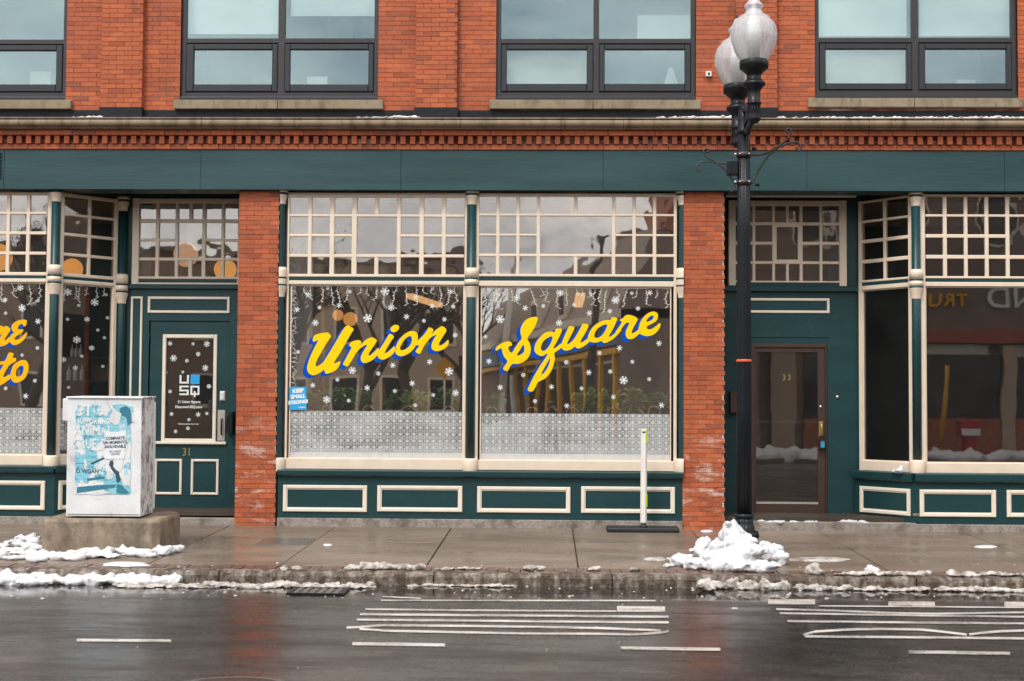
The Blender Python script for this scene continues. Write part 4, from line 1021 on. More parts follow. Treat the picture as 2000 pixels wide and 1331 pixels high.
MB().box(g0, g1, DW + 0.06, DW + 0.09, zd(826.5, q3), zd(822, q3)).build('push_bar', 'bronze_frame', door3)
MB().box(g0, g1, DW + 0.005, DW + 0.0115, gz0, gz0 + 0.03).build('sweep_strip', 'steel_plate', door3)
text_obj('house_number', '33', 0.115, (xd(1537, 738), DW + 0.0285, zd(738, q3)), 'gold_number', door3, 0.9, extrude=0.0005, spacing=1.35)
MB().tube([(xd(1603), DW + 0.002, zd(794.5, q3)), (xd(1603), DW + 0.012, zd(794.5, q3))], 0.022, 14).build('lock_cylinder', 'bolt_steel', door3)
MB().cbox(xd(1599), xd(1607.5), DW - 0.004, DW + 0.01, zd(852, q3), zd(823, q3), 0.003).build('handle_plate', 'brass', door3)
MB().tube([(xd(1603), DW - 0.004, zd(826, q3)), (xd(1603), DW - 0.045, zd(829, q3)), (xd(1603), DW - 0.045, zd(846, q3)), (xd(1603), DW - 0.004, zd(849, q3))], 0.009, 8).build('handle', 'brass', door3)
kb = MB(); kb.cbox(xd(1598.5), xd(1610), DW - 0.06, DW - 0.012, zd(877, q3), zd(859, q3), 0.008); kb.tube([(xd(1601.5), DW - 0.036, zd(859, q3)), (xd(1601.5), DW - 0.036, zd(851, q3)), (xd(1604), DW - 0.036, zd(849, q3)), (xd(1607), DW - 0.036, zd(851, q3)), (xd(1607), DW - 0.036, zd(859, q3))], 0.005, 6)
kb = kb.build('key_lockbox', 'plastic_black'); tag(kb, 'black key lockbox with blue label hanging from the handle of door 33', 'lockbox')
pmat('label_blue', (0.05, 0.30, 0.50), 0.4)
MB().box(xd(1601), xd(1608.5), DW - 0.0625, DW - 0.0605, zd(874, q3), zd(862, q3)).build('label', 'label_blue', kb)
MB().tube([(xd(1635.3), DW - 0.014, zd(775, q3)), (xd(1635.3), DW, zd(775, q3))], 0.022, 14).build('bell_button', 'bolt_steel', ew3)
MB().cbox(xd(1424), xd(1441), DW - 0.1, DW - 0.001, zd(808, q3), zd(765, q3), 0.01).build('letterbox', 'door_bronze', BLD)
# paint peeled from the jamb and the corner of the right apron
MB().box(X(1783, 1005, -0.004), X(1796, 1005, -0.004), -0.005, -0.0005, Z(1790, 1008), Z(1790, 1003)).build('bare_wood', 'sill_stone', BLD)

# interiors
zc = z_fbot + 0.32
zf = 0.16
MB().box(XL, XR, 0.14, DEPTH, zf - 0.05, zf).build('shop_floor', 'interior_floor', BLD)
MB().box(XL, XR, 1.5, DEPTH, zc, zc + 0.05).build('shop_ceiling', 'interior_pale', BLD)
xp1, xp2 = X(502, 700), X(1375, 700)
for xp in (xp1, xp2): MB().box(xp - 0.1, xp + 0.1, 0.9, DEPTH, zf, zc).build('partition', 'interior_wall', BLD)
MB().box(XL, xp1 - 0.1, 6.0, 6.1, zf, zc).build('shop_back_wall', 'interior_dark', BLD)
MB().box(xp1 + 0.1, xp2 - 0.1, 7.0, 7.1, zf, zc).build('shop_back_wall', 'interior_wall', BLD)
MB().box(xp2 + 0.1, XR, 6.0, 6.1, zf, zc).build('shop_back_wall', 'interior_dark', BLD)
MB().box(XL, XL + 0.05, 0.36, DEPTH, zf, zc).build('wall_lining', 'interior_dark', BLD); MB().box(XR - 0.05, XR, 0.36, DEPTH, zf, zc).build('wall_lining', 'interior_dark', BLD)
# pale return wall at the left of the Union window and display shelf behind the film
MB().box(X(545, 700, .5), X(610, 700, .5), 0.45, 0.5, zf, z_fbot).build('display_return', 'interior_pale', BLD)
MB().box(X(612, 700, .5), xp2 - 0.1, 0.16, 0.75, Z(940, 842, .5), Z(940, 838, .5)).build('display_shelf', 'interior_dark', BLD)
# film on the lower panes
for win, gl, px, yb2, yt in ((winA, glA, 735, 884, 803.5), (winB, glB, 1120, 887, 808), (winL, glL, 50, 889.5, 797)):
    zt_, zb_ = Z(px, yt, BY), Z(px, yb2, BY)
    MB().box(gl[0] + 0.015, gl[1] - 0.015, BY + 0.0325, BY + 0.0335, max(zb_, gl[2] + 0.016), zt_).build('pattern_film', 'pattern_film', win)
    if win is not winL: MB().box(gl[0] + 0.015, gl[1] - 0.015, BY + 0.0325, BY + 0.0335, gl[2] + 0.016, zb_ - 0.001).build('frosted_strip', 'frost_strip', win)
g0 = 0.07 + 0.055; g1 = lenL - 0.07 - 0.055
MB(TL).box(g0 + 0.015, g1 - 0.015, 0.0325, 0.0335, Z(50, 880, BY), Z(50, 797, BY)).build('pattern_film', 'pattern_film', winLc)
# ------------------------------------------------------------------ painted window lettering
def letters(win, name, loops_list, off, sc, y, shadow, my='paint_yellow', steps=5):
    """outlines traced in enlarged pixels; each letter is one flat sheet of paint, its blue drop shade a second"""
    for li, loops in enumerate(loops_list):
        px = [[(off[0] + p[0] / sc, off[1] + p[1] / sc) for p in smooth_loop([Vector(q_) for q_ in lp], 4)] for lp in loops]
        wl = [[at(p[0], p[1], y) for p in lp] for lp in px]
        c = Vector((wl[0][0][0], 0, wl[0][0][1]))
        me = filled([[(a - c.x, b_ - c.z) for a, b_ in lp] for lp in wl], 0.0002)
        me.transform(Matrix.Rotation(R_(90), 4, 'X'))
        me.materials.clear(); me.name = 'painted_letter'
        link('painted_letter', me, my, (c.x, y - 0.0045 - li * 0.0003, c.z), win)
        bm = bmesh.new()
        for k in range(1, steps + 1):
            t = k / steps
            n0 = len(bm.verts); bm.from_mesh(me); bm.verts.ensure_lookup_table()
            for v in bm.verts[n0:]: v.co += Vector((shadow[0] * t, 0.00045 * k, shadow[1] * t))
        ms = bpy.data.meshes.new('letter_shade'); bm.to_mesh(ms); bm.free(); ms.materials.clear()
        for p in ms.polygons: p.material_index = 0
        link('letter_shade', ms, 'paint_blue', (c.x, y - 0.0030 - li * 0.00005, c.z), win)
UN = [
 [[(200,470),(215,430),(260,405),(330,392),(385,385),(410,405),(432,432),(400,480),(350,560),(300,650),(250,740),(235,790),(245,812),(280,800),(330,760),(370,700),(420,620),(480,520),(550,400),(600,325),(635,297),(670,312),(715,343),(690,390),(620,510),(560,620),(500,710),(468,770),(480,775),(510,762),(545,748),(540,790),(510,840),(460,880),(400,900),(365,905),(350,880),(345,855),(310,880),(270,905),(215,925),(170,915),(140,885),(128,840),(135,790),(160,710),(200,620),(240,540),(268,485),(250,488),(225,500),(205,500)]],
 [[(580,785),(610,725),(650,650),(690,575),(685,564),(670,566),(662,545),(672,515),(710,495),(770,482),(800,490),(812,515),(800,548),(850,495),(900,460),(940,448),(975,458),(1008,487),(985,530),(935,605),(903,660),(908,675),(935,665),(985,620),(1025,580),(1030,640),(985,705),(930,745),(870,768),(830,765),(808,735),(805,700),(820,655),(850,605),(878,560),(885,540),(850,550),(800,585),(750,640),(690,740),(640,812),(610,805)]],
 [[(1170,405),(1222,437),(1190,490),(1145,565),(1115,620),(1108,640),(1125,643),(1165,617),(1225,560),(1235,600),(1220,645),(1170,690),(1110,722),(1075,728),(1040,715),(1020,690),(1020,650),(1040,600),(1080,540),(1125,470)]],
 [[(1180,350),(1190,320),(1220,295),(1255,290),(1283,305),(1286,335),(1265,365),(1230,382),(1195,375)]],
 [[(1240,610),(1250,560),(1280,490),(1330,430),(1390,385),(1440,368),(1490,375),(1515,400),(1525,440),(1518,485),(1505,530),(1480,580),(1430,635),(1370,670),(1310,685),(1265,670),(1243,640)],
  [(1300,590),(1310,550),(1345,490),(1390,445),(1425,432),(1445,445),(1450,480),(1435,530),(1400,575),(1350,605),(1315,608)]],
 [[(1495,625),(1540,555),(1500,545),(1490,520),(1530,480),(1590,425),(1640,360),(1665,322),(1718,348),(1700,400),(1690,420),(1740,365),(1790,325),(1835,308),(1885,355),(1850,420),(1810,485),(1790,530),(1795,548),(1820,545),(1860,520),(1905,478),(1912,520),(1890,565),(1840,600),(1780,620),(1730,615),(1700,590),(1695,550),(1710,500),(1740,445),(1762,415),(1740,420),(1700,440),(1650,490),(1610,545),(1570,620),(1548,655)]],
]
SQ = [
 [[(100,525),(105,495),(140,465),(200,435),(250,430),(278,455),(272,478),(245,480),(240,520),(275,552),(310,500),(350,440),(383,398),(372,350),(370,300),(390,245),(430,195),(490,168),(540,162),(558,175),(545,230),(510,300),(460,370),(443,400),(468,445),(482,505),(474,565),(440,622),(395,655),(340,674),(290,672),(262,695),(235,745),(218,752),(183,732),(190,705),(228,645),(195,600),(175,550),(165,508),(140,510),(115,528)],
  [(395,470),(360,530),(330,580),(370,572),(405,545),(412,500),(405,468)]],
 [[(520,510),(535,450),(575,390),(630,340),(690,322),(740,328),(755,292),(818,297),(805,350),(765,430),(725,505),(760,490),(815,450),(840,470),(800,510),(755,540),(738,560),(742,625),(722,705),(688,775),(640,828),(585,858),(560,872),(530,930),(500,972),(448,958),(470,900),(520,800),(585,690),(640,610),(665,560),(605,588),(555,572),(528,545)],
  [(590,500),(610,440),(650,400),(700,375),(718,380),(710,420),(680,480),(640,525),(605,530)], [(690,610),(650,680),(610,750),(595,790),(620,775),(660,720),(685,660)]],
 [[(900,265),(952,275),(945,310),(905,390),(880,440),(878,458),(895,455),(940,415),(990,340),(1030,265),(1050,235),(1105,250),(1100,285),(1060,360),(1025,420),(1022,440),(1045,435),(1100,395),(1140,360),(1150,390),(1110,440),(1060,480),(1010,505),(975,500),(962,485),(920,515),(880,528),(840,525),(818,500),(815,460),(835,400),(870,320)]],
 [[(1100,390),(1115,340),(1150,280),(1200,235),(1260,205),(1310,195),(1345,195),(1365,165),(1418,180),(1405,225),(1370,300),(1335,360),(1330,378),(1350,375),(1400,335),(1445,290),(1465,305),(1420,360),(1370,405),(1310,440),(1270,445),(1250,425),(1200,440),(1150,440),(1115,425)],
  [(1170,370),(1185,320),(1220,280),(1270,250),(1310,248),(1300,290),(1265,350),(1225,385),(1185,390)]],
 [[(1448,205),(1455,190),(1485,175),(1500,155),(1540,140),(1600,155),(1640,185),(1625,225),(1590,290),(1575,330),(1590,340),(1640,310),(1680,270),(1690,300),(1650,355),(1600,395),(1560,405),(1525,390),(1510,350),(1520,300),(1550,235),(1530,225),(1500,245),(1450,310),(1420,340),(1400,330),(1440,270),(1470,215)]],
 [[(1650,330),(1655,270),(1675,210),(1720,150),(1770,115),(1820,105),(1855,125),(1862,165),(1840,210),(1790,240),(1745,265),(1742,290),(1760,300),(1800,290),(1850,255),(1880,230),(1890,250),(1875,290),(1840,335),(1790,365),(1735,372),(1690,360)],
  [(1735,215),(1755,175),(1790,150),(1812,155),(1810,180),(1780,205)]],
]
TO = [
 [[(140,470),(165,430),(220,400),(280,390),(315,400),(318,425),(305,465),(280,468),(265,442),(240,450),(215,480),(225,508),(270,505),(275,525),(250,555),(205,580),(175,610),(180,630),(215,625),(265,590),(315,540),(322,560),(300,610),(250,660),(195,690),(150,688),(125,665),(110,640),(115,600),(145,560),(170,545),(145,520)]],
 [[(75,465),(125,505),(90,570),(55,625),(70,635),(110,600),(125,640),(80,685),(30,705),(0,705),(-20,680),(-5,620),(30,560),(0,580),(-60,680),(-110,665),(-40,540),(-10,480),(20,462),(45,480)]],
 [[(110,780),(165,795),(150,840),(190,845),(185,885),(130,915),(90,960),(50,1035),(40,1065),(60,1070),(110,1040),(130,1080),(70,1130),(0,1170),(-40,1160),(-45,1100),(0,1000),(40,920),(-10,930),(-10,890),(55,880),(85,830)]],
 [[(130,1010),(160,930),(210,890),(270,868),(315,880),(340,930),(335,1000),(300,1080),(240,1125),(185,1138),(145,1115),(125,1060)], [(190,1040),(200,980),(240,940),(275,940),(280,980),(260,1040),(220,1065),(200,1062)]],
]
GY = BY + 0.035
px_m = X(1001, 700, GY) - X(1000, 700, GY)
letters(winA, 'union', UN, (580, 590), 2000 / 310, GY, (-8.3 * px_m, -6.0 * px_m))
letters(winB, 'square', SQ, (950, 590), 2000 / 360, GY, (-8.3 * px_m, -6.0 * px_m))
letters(winL, 'to', TO, (0, 560), 6.05, GY, (-7 * px_m, -5.5 * px_m), 'paint_amber')

# ------------------------------------------------------------------ snowflake clings
def flake_mesh(kind):
    mb = MB()
    def bar(a, r0, r1, w_):
        ca, sa = math.cos(a), math.sin(a)
        P_ = lambda r, s: (r * ca - s * sa, 0, r * sa + s * ca)
        mb.add([P_(r0, -w_), P_(r1, -w_ * 0.7), P_(r1 + w_, 0), P_(r1, w_ * 0.7), P_(r0, w_)], [(0, 1, 2, 3, 4)])
    def side(a, r, ln, w_, da):
        for sg in (-1, 1):
            b_ = a + sg * da; ca, sa = math.cos(b_), math.sin(b_); ox, oz = r * math.cos(a), r * math.sin(a)
            P_ = lambda t, s: (ox + t * ca - s * sa, 0.00012 * (2 + sg), oz + t * sa + s * ca)
            mb.add([P_(0, -w_), P_(ln, -w_ * 0.8), P_(ln, w_ * 0.8), P_(0, w_)], [(0, 1, 2, 3)])
    for k in range(6):
        a = math.pi / 2 + k * math.pi / 3
        if kind == 0: bar(a, 0.0 + 0.02 * 0, 0.86, 0.075); side(a, 0.55, 0.36, 0.06, 0.9); side(a, 0.28, 0.24, 0.055, 0.9)
        elif kind == 1:
            ca, sa = math.cos(a), math.sin(a); P_ = lambda r, s: (r * ca - s * sa, 0, r * sa + s * ca)
            mb.add([P_(0.1, 0), P_(0.5, -0.15), P_(0.98, 0), P_(0.5, 0.15)], [(0, 1, 2, 3)]); bar(a + math.pi / 6, 0.0, 0.3, 0.05)
        else: bar(a, 0.0, 0.84, 0.085); side(a, 0.48, 0.34, 0.075, 1.0)
    hexa = [(0.2 * math.cos(k * math.pi / 3), -0.0002, 0.2 * math.sin(k * math.pi / 3)) for k in range(6)]
    mb.add(hexa, [(0, 1, 2, 3, 4, 5)])
    me = bpy.data.meshes.new('snowflake'); me.from_pydata(mb.v, [], mb.f); me.materials.append(MATS['cling'])
    return me
FLK = [flake_mesh(k) for k in range(3)]
def flake(px, py, s, label, group, y, T=None, k=None):
    x_, z_ = at(px, py, y)
    k = (0 if s >= 14 else (1 if s >= 12 else 2)) if k is None else k
    o = link('snowflake_cling', FLK[k], None, (x_, y, z_))
    r = s / 2 * px_m * 1.06; o.scale = (r, 1, r); o.rotation_euler = (0, random.uniform(0, 1.05), 0)
    if T is not None: o.rotation_euler = (T.to_euler().x, 0, T.to_euler().z)
    tag(o, label, 'snowflake', group); return o
FA = [(601,576,13),(640,563,9),(683,570,9),(752,569,19),(812,581,13),(845,564,9),(880,570,11),(662,597,12),(624,601,9),(764,601,14),(844,598,12),(885,599,10),(580,605,13),(718,622,19),(616,631,14),(794,619,13),(828,627,9),(868,624,10),(889,655,11),(582,688,9),(688,724,16),(739,730,10),(767,714,13),(839,707,13),(877,726,18),(659,742,9),(611,753,12),(717,758,13),(805,749,13),(771,764,9),(846,772,9),(890,768,14),(638,781,16),(681,783,9),(811,792,9)]
FB = [(973,576,10),(1010,582,14),(1094,572,15),(1154,575,8),(1202,587,17),(1234,573,8),(1269,572,13),(1026,602,13),(1061,598,9),(1121,596,9),(1246,603,10),(977,624,18),(1151,612,13),(1191,608,10),(1092,631,14),(948,658,9),(1287,671,13),(1210,680,13),(1171,690,10),(955,706,13),(1106,708,11),(1235,707,9),(1150,728,13),(1192,726,10),(1218,743,18),(1268,741,9),(1022,733,10),(977,757,13),(1077,756,12),(1136,759,9),(1045,784,10),(1198,776,10),(1107,793,12),(1292,792,13)]
FD = [(332,671,11),(377,672,8),(404,672,14),(387,692,11),(339,700,15),(365,705,9),(401,719,14),(357,727,7),(325,728,7),(408,755,11),(332,765,9),(335,809,9),(387,810,12),(404,808,8),(369,820,8),(343,843,9),(367,837,9)]
FL = [(40,562,14),(10,586,12),(74,588,8),(43,602,16),(11,612,8),(74,628,13),(73,680,9),(43,694,8),(68,744,9),(11,759,9),(50,774,13)]
FC = [(132,571,15),(185,591,15),(207,576,7),(154,597,7),(170,624,11),(132,624,7),(210,621,7),(191,645,7),(204,660,7),(150,664,15),(179,680,11),(124,703,11),(160,696,7),(147,719,10),(201,716,7),(134,757,7)]
Yi = BY + 0.0312
szn = lambda s: 'large lacy' if s >= 16 else ('six-pointed' if s >= 12 else 'small')
ORD = ['first', 'second', 'third', 'fourth', 'fifth', 'sixth', 'seventh', 'eighth', 'ninth', 'tenth', 'eleventh', 'twelfth', 'thirteenth', 'fourteenth']
BANDS = ['top', 'upper', 'middle', 'lower', 'bottom']
def named(l, wn):
    """each flake with its own label: band of the pane, then order from the left"""
    y0, y1 = min(f[1] for f in l) - 1, max(f[1] for f in l) + 1; out_ = []
    for bi, bn in enumerate(BANDS):
        row = sorted([f for f in l if int((f[1] - y0) / (y1 - y0) * 5) == bi])
        for i, f in enumerate(row): out_.append((*f, f'{szn(f[2])} white snowflake, {ORD[i]} from left in the {bn} fifth of {wn}'))
    return out_
for l, wn in ((FA, 'the Union pane'), (FB, 'the Square pane'), (FL, 'the far left pane')):
    for (a, b_, s, lb) in named(l, wn): flake(a, b_, s, lb, f'snowflake clings on {wn}', Yi)
for (a, b_, s, lb) in named(FD, 'the door glass'): flake(a, b_, s, lb, 'snowflake clings on the door glass', dy0 + 0.0185)
for (a, b_, s, lb) in named(FC, 'the canted pane'):
    d = ray(a, b_); n_ = Vector((TL[0][1], TL[1][1], 0)); p0 = Vector((colL1[0], colL1[1], 0)) + n_ * 0.0312
    t = (p0 - EYE).dot(n_) / d.dot(n_); p = EYE + d * t
    o = link('snowflake_cling', FLK[0 if s >= 14 else 2], None, p); r = s / 2 * px_m * 1.1; o.scale = (r * 1.3, 1, r)
    o.rotation_euler = (0, 0, TL.to_euler().z); tag(o, lb, 'snowflake', 'snowflake clings on the canted pane')
# icicle fairy lights hung behind the head of each pane
def icicles(px0, px1, ptop, y, label, T=None, u0=0, u1=0, zt=0, seed=1):
    rnd = random.Random(seed); mb = MB()
    if T is None: a, b_ = X(px0, ptop, y), X(px1, ptop, y); zt = Z((px0 + px1) / 2, ptop, y); P_ = lambda u, z: (u, y, z)
    else: a, b_ = u0, u1; P_ = lambda u, z: tuple(T @ Vector((u, y, z)))
    mb.tube([P_(a + (b_ - a) * k / 30, zt - 0.006 + 0.004 * math.sin(k)) for k in range(31)], 0.0035, 5)
    u = a + 0.03
    while u < b_ - 0.02:
        ln = rnd.choice((0.09, 0.16, 0.22, 0.27)) * rnd.uniform(0.8, 1.15)
        n = max(3, int(ln / 0.028)); pts = [(u, zt - 0.006)]; cu = u
        for k in range(n):
            cu += rnd.uniform(-0.018, 0.018); pts.append((cu, pts[-1][1] - ln / n * rnd.uniform(0.7, 1.25)))
        pts.append((cu + rnd.choice((-0.035, 0.035)), pts[-1][1] - 0.02))
        mb.tube([P_(*p) for p in pts], 0.0034, 5)
        for p in pts[2:]:
            sg = rnd.choice((-1, 1)); mb.tube([P_(p[0], p[1]), P_(p[0] + sg * 0.022, p[1] + rnd.uniform(-0.012, 0.012))], [0.0034, 0.0042], 5)
        u += rnd.uniform(0.07, 0.16)
    o = mb.build('icicle_lights', 'fairy_wire'); tag(o, label, 'string lights', 'icicle light strings in the shop windows'); return o
icicles(568, 904, 558.5, BY + 0.027, 'white icicle light string across the top of the Union pane', seed=3)
icicles(941, 1310, 562.5, BY + 0.027, 'white icicle light string across the top of the Square pane', seed=5)
icicles(-200, 86, 553, BY + 0.027, 'white icicle light string across the far left street pane', seed=8)
icicles(0, 0, 0, 0.027, 'white icicle light string across the canted pane left of door 31', TL, 0.14, lenL - 0.14, Z(50, 553, BY), seed=12)
# tangled white string down the left edge of the Union pane
rnd = random.Random(4); pts = []
for k in range(120):
    t = k / 119
    pts.append((X(574 + 5 * math.sin(k * 1.7) + rnd.uniform(-3, 3), 560 + 325 * t, BY + .03), BY + 0.027 + rnd.uniform(-.004, .003), Z(574, 560 + 325 * t + rnd.uniform(-5, 5), BY + .03)))
o = MB().tube(pts, 0.0033, 5).build('fairy_light_string', 'fairy_wire'); tag(o, 'tangled white light string down the left edge of the Union pane', 'string lights')
# candy cane decorations
def cane_mat():
    mt, t, Nn, Lk, o = new_mat('candy_stripe'); b = Nn.new('ShaderNodeBsdfPrincipled')
    g = Nn.new('ShaderNodeNewGeometry'); sx = Nn.new('ShaderNodeSeparateXYZ'); Lk.new(g.outputs['Position'], sx.inputs[0])
    s = mth(t, 'FRACT', mth(t, 'MULTIPLY', mth(t, 'ADD', mth(t, 'ADD', sx.outputs['Z'], 20.0), mth(t, 'MULTIPLY', sx.outputs['X'], 0.8)), 24.0))
    Lk.new(ramp(t, s, [(0.52, (0.82, 0.80, 0.78)), (0.56, (0.42, 0.02, 0.02))]), b.inputs['Base Color']); b.inputs['Roughness'].default_value = 0.3
    Lk.new(b.outputs[0], o.inputs[0])
cane_mat()
ords = ['leftmost', 'second', 'third', 'rightmost']
for i, (xs, wdt, ytop, wn, on) in enumerate([(628.5, 22, 792, 'Union', 'leftmost'), (708.5, 22, 793, 'Union', 'second from left'), (786.5, 23, 793, 'Union', 'third from left'), (865, 23, 794, 'Union', 'rightmost'),
                                   (949.5, 22, 796, 'Square', 'leftmost'), (1027.5, 22, 796, 'Square', 'second from left'), (1106, 24, 796, 'Square', 'middle'), (1187, 24, 795, 'Square', 'second from right'), (1266, 23, 794, 'Square', 'rightmost')]):
    y = BY + 0.058
    r = wdt / 2; pts = [(xs, 893), (xs, 850), (xs, ytop + r)] + [(xs + r - r * math.cos(a), ytop + r - r * math.sin(a)) for a in [math.pi * k / 10 for k in range(1, 11)]] + [(xs + wdt, ytop + r + 7)]
    o = MB().tube([(*at(p[0], p[1], y)[:1], y, at(p[0], p[1], y)[1]) for p in pts], 0.0095, 8).build('candy_cane', 'candy_stripe')
    tag(o, f'red and white candy cane, {on} at the foot of the {wn} pane', 'candy cane', 'candy canes along the window film')
# blue campaign card taped in the corner
yk = BY + 0.010
kx0, kx1, kz0, kz1 = X(565.5, 778, yk), X(599, 778, yk), Z(582, 801, yk), Z(582, 756, yk)
kc = MB().box(kx0, kx1, yk, yk + 0.003, kz0, kz1).build('window_card', 'vinyl_cyan'); kc.rotation_euler = (0, R_(-1.2), 0)
tag(kc, 'small sky blue card reading KEEP SMALL STRONG in the corner of the Union pane', 'card')
for s, yy in (('KEEP', 764), ('SMALL', 775), ('STRONG!', 786)):
    text_obj('lettering', s, 0.068 if s != 'STRONG!' else 0.062, (X(582.5, yy, yk), yk - 0.0015, Z(582, yy, yk)), 'vinyl_white', kc, 0.98, tilt=R_(4), bold=0.004, extrude=0.0004, shear=0.12)
text_obj('lettering', 'UNION', 0.026, (X(590, 797, yk), yk - 0.0015, Z(590, 796.5, yk)), 'vinyl_white', kc, bold=0.001, extrude=0.0004)

# ------------------------------------------------------------------ indoor things seen through the glass
def lantern(px, py, r_px, y, mat, label, cord=0.8):
    x_, z_ = at(px, py, y); r = r_px * (18.5 + y) / F
    e = empty('globe_lamp', (x_, y, z_ - r)); tag(e, label, 'lamp', 'globe lamps hung in the shops')
    MB().lathe([(r * math.sin(math.pi * k / 16), z_ - r * math.cos(math.pi * k / 16)) for k in range(1, 16)], x_, y, 24).build('shade', mat, e)
    MB().tube([(x_, y, z_ + r), (x_, y, zc - 0.02)], 0.006, 6).build('cord', 'iron_black', e)
lantern(141, 526, 21, 2.6, 'lantern', 'round amber lamp behind the canted transom, right of the far left bay')
lantern(-3, 503, 27, 2.4, 'lantern', 'round amber lamp cut by the left edge of the photo')
lantern(363, 498, 24, 3.0, 'reflected_ball_glow', 'pale peach glowing ball standing in for a reflection in the transom over door 31')  # emissive ball imitates a round reflection on the transom glass
lantern(440, 527, 22, 2.6, 'lantern', 'round amber lamp low in the transom over door 31 beside the brick pier')
lantern(684, 624, 14, 3.4, 'lantern', 'small round orange lamp above the U of Union')
lantern(660, 616, 11, 4.6, 'lantern', 'smaller orange lamp behind, left of the lamp above Union')
def strip(p0, p1, y0, y1, wdt, label):
    a = at(*p0, y0); b_ = at(*p1, y1)
    e = empty('strip_light', (a[0], y0, a[1])); tag(e, label, 'strip light')
    A, B = Vector((a[0], y0, a[1])), Vector((b_[0], y1, a[1])); d = (B - A).normalized(); s = Vector((-d.y, d.x, 0)) * wdt / 2
    zz = Vector((0, 0, 0.07))
    n = 5
    for k in range(n):
        q0 = A + (B - A) * (k / n + 0.006); q1 = A + (B - A) * ((k + 1) / n - 0.006)
        MB().add([q0 - s, q0 + s, q1 + s, q1 - s, q0 - s + zz, q0 + s + zz, q1 + s + zz, q1 - s + zz], [(0, 3, 2, 1), (4, 5, 6, 7), (0, 1, 5, 4), (1, 2, 6, 5), (2, 3, 7, 6), (3, 0, 4, 7)]).build('diffuser', 'strip_light', e)
strip((858, 601), (800, 562), 4.6, 2.6, 0.12, 'slanting warm strip light on the ceiling behind the Union pane')
strip((1129, 601), (1134, 556), 5.0, 2.8, 0.14, 'upright looking warm strip light on the ceiling behind the Square pane')
# leafy pot plants on the display shelf
def leaf_mat(name, c0, c1):
    mt, t, Nn, Lk, o = new_mat(name); b = Nn.new('ShaderNodeBsdfPrincipled'); g = Nn.new('ShaderNodeNewGeometry')
    Lk.new(ramp(t, g.outputs['Random Per Island'], [(0.0, c0), (1.0, c1)]), b.inputs['Base Color']); b.inputs['Roughness'].default_value = 0.4
    Lk.new(b.outputs[0], o.inputs[0])
leaf_mat('leaf_dark', (0.07, 0.17, 0.045), (0.24, 0.42, 0.11)); leaf_mat('leaf_light', (0.13, 0.26, 0.06), (0.58, 0.62, 0.18))
pmat('terracotta', (0.30, 0.12, 0.06), 0.8, 0.15, 8)
ZSH = Z(940, 838, 0.5)
def plant(px, ptop, wpx, y, label, mat, seed):
    rnd = random.Random(seed); y -= 0.26; x_, zt_ = at(px, ptop - 13, y); h = zt_ - ZSH; wd = wpx * px_m / 2
    e = empty('pot_plant', (x_, y, ZSH)); tag(e, label, 'plant', 'pot plants behind the window film')
    MB().lathe([(0.055, ZSH + 0.002), (0.075, ZSH + 0.11), (0.082, ZSH + 0.11), (0.082, ZSH + 0.13)], x_, y, 16).build('pot', 'terracotta', e)
    st = MB(); lf = MB()
    for k in range(20):
        a = rnd.uniform(0, 6.28); rr = rnd.uniform(0.2, 1.0)
        tip = Vector((x_ + math.cos(a) * wd * rr, y + math.sin(a) * 0.12 * rr, ZSH + 0.13 + (h - 0.15) * rnd.uniform(0.55, 1.0)))
        b0 = Vector((x_, y, ZSH + 0.1)); mid = b0.lerp(tip, 0.5) + Vector((0, 0, 0.03))
        st.tube([b0, mid, tip], [0.005, 0.004, 0.002], 5)
        for j in range(13):
            t = 0.35 + 0.65 * j / 12
            p = b0.lerp(mid, t * 2) if t < .5 else mid.lerp(tip, t * 2 - 1)
            d = Vector((rnd.uniform(-1, 1), rnd.uniform(-0.8, 0.5), rnd.uniform(-0.25, 0.7))).normalized(); ln = rnd.uniform(0.07, 0.14)
            s = d.cross(Vector((rnd.uniform(-.3, .3), -0.6, 0.8))).normalized() * ln * 0.19; up = Vector((0, 0, ln * 0.12))
            lf.add([p, p + d * ln * .45 + s + up, p + d * ln - up, p + d * ln * .45 - s + up, p + d * ln * 0.45 - up * 0.2], [(0, 1, 4), (1, 2, 4), (2, 3, 4), (3, 0, 4)])
    st.build('stem', 'leaf_dark', e); lf.build('foliage', mat, e)
for i, (px, pt, wp, yy, lb, mt) in enumerate([(622, 778, 48, .55, 'dark leafy plant beside the blue card', 'leaf_dark'), (660, 772, 62, .5, 'dark bushy plant under the letter U', 'leaf_dark'), (705, 770, 60, .58, 'dark bushy plant under the letter n of Union', 'leaf_dark'),
        (775, 782, 50, .55, 'low dark plant right of the brown paddle', 'leaf_dark'), (818, 776, 66, .5, 'yellow green leafy plant near the right of the Union pane', 'leaf_light'), (880, 770, 56, .55, 'broad dark leafed plant beside the middle column', 'leaf_dark'),
        (966, 783, 40, .55, 'small dark plant beside the middle column in the Square pane', 'leaf_dark'), (1140, 772, 44, .5, 'pale yellow green plant under the letters of Square', 'leaf_light'), (1186, 776, 70, .55, 'wide yellow green plant beneath the doorway reflection', 'leaf_light'), (1238, 772, 60, .5, 'full green plant near the right of the Square pane', 'leaf_light'), (1285, 780, 44, .58, 'dark plant in the right corner of the Square pane', 'leaf_dark')]):
    plant(px, pt, wp, yy, lb, mt, 40 + i)
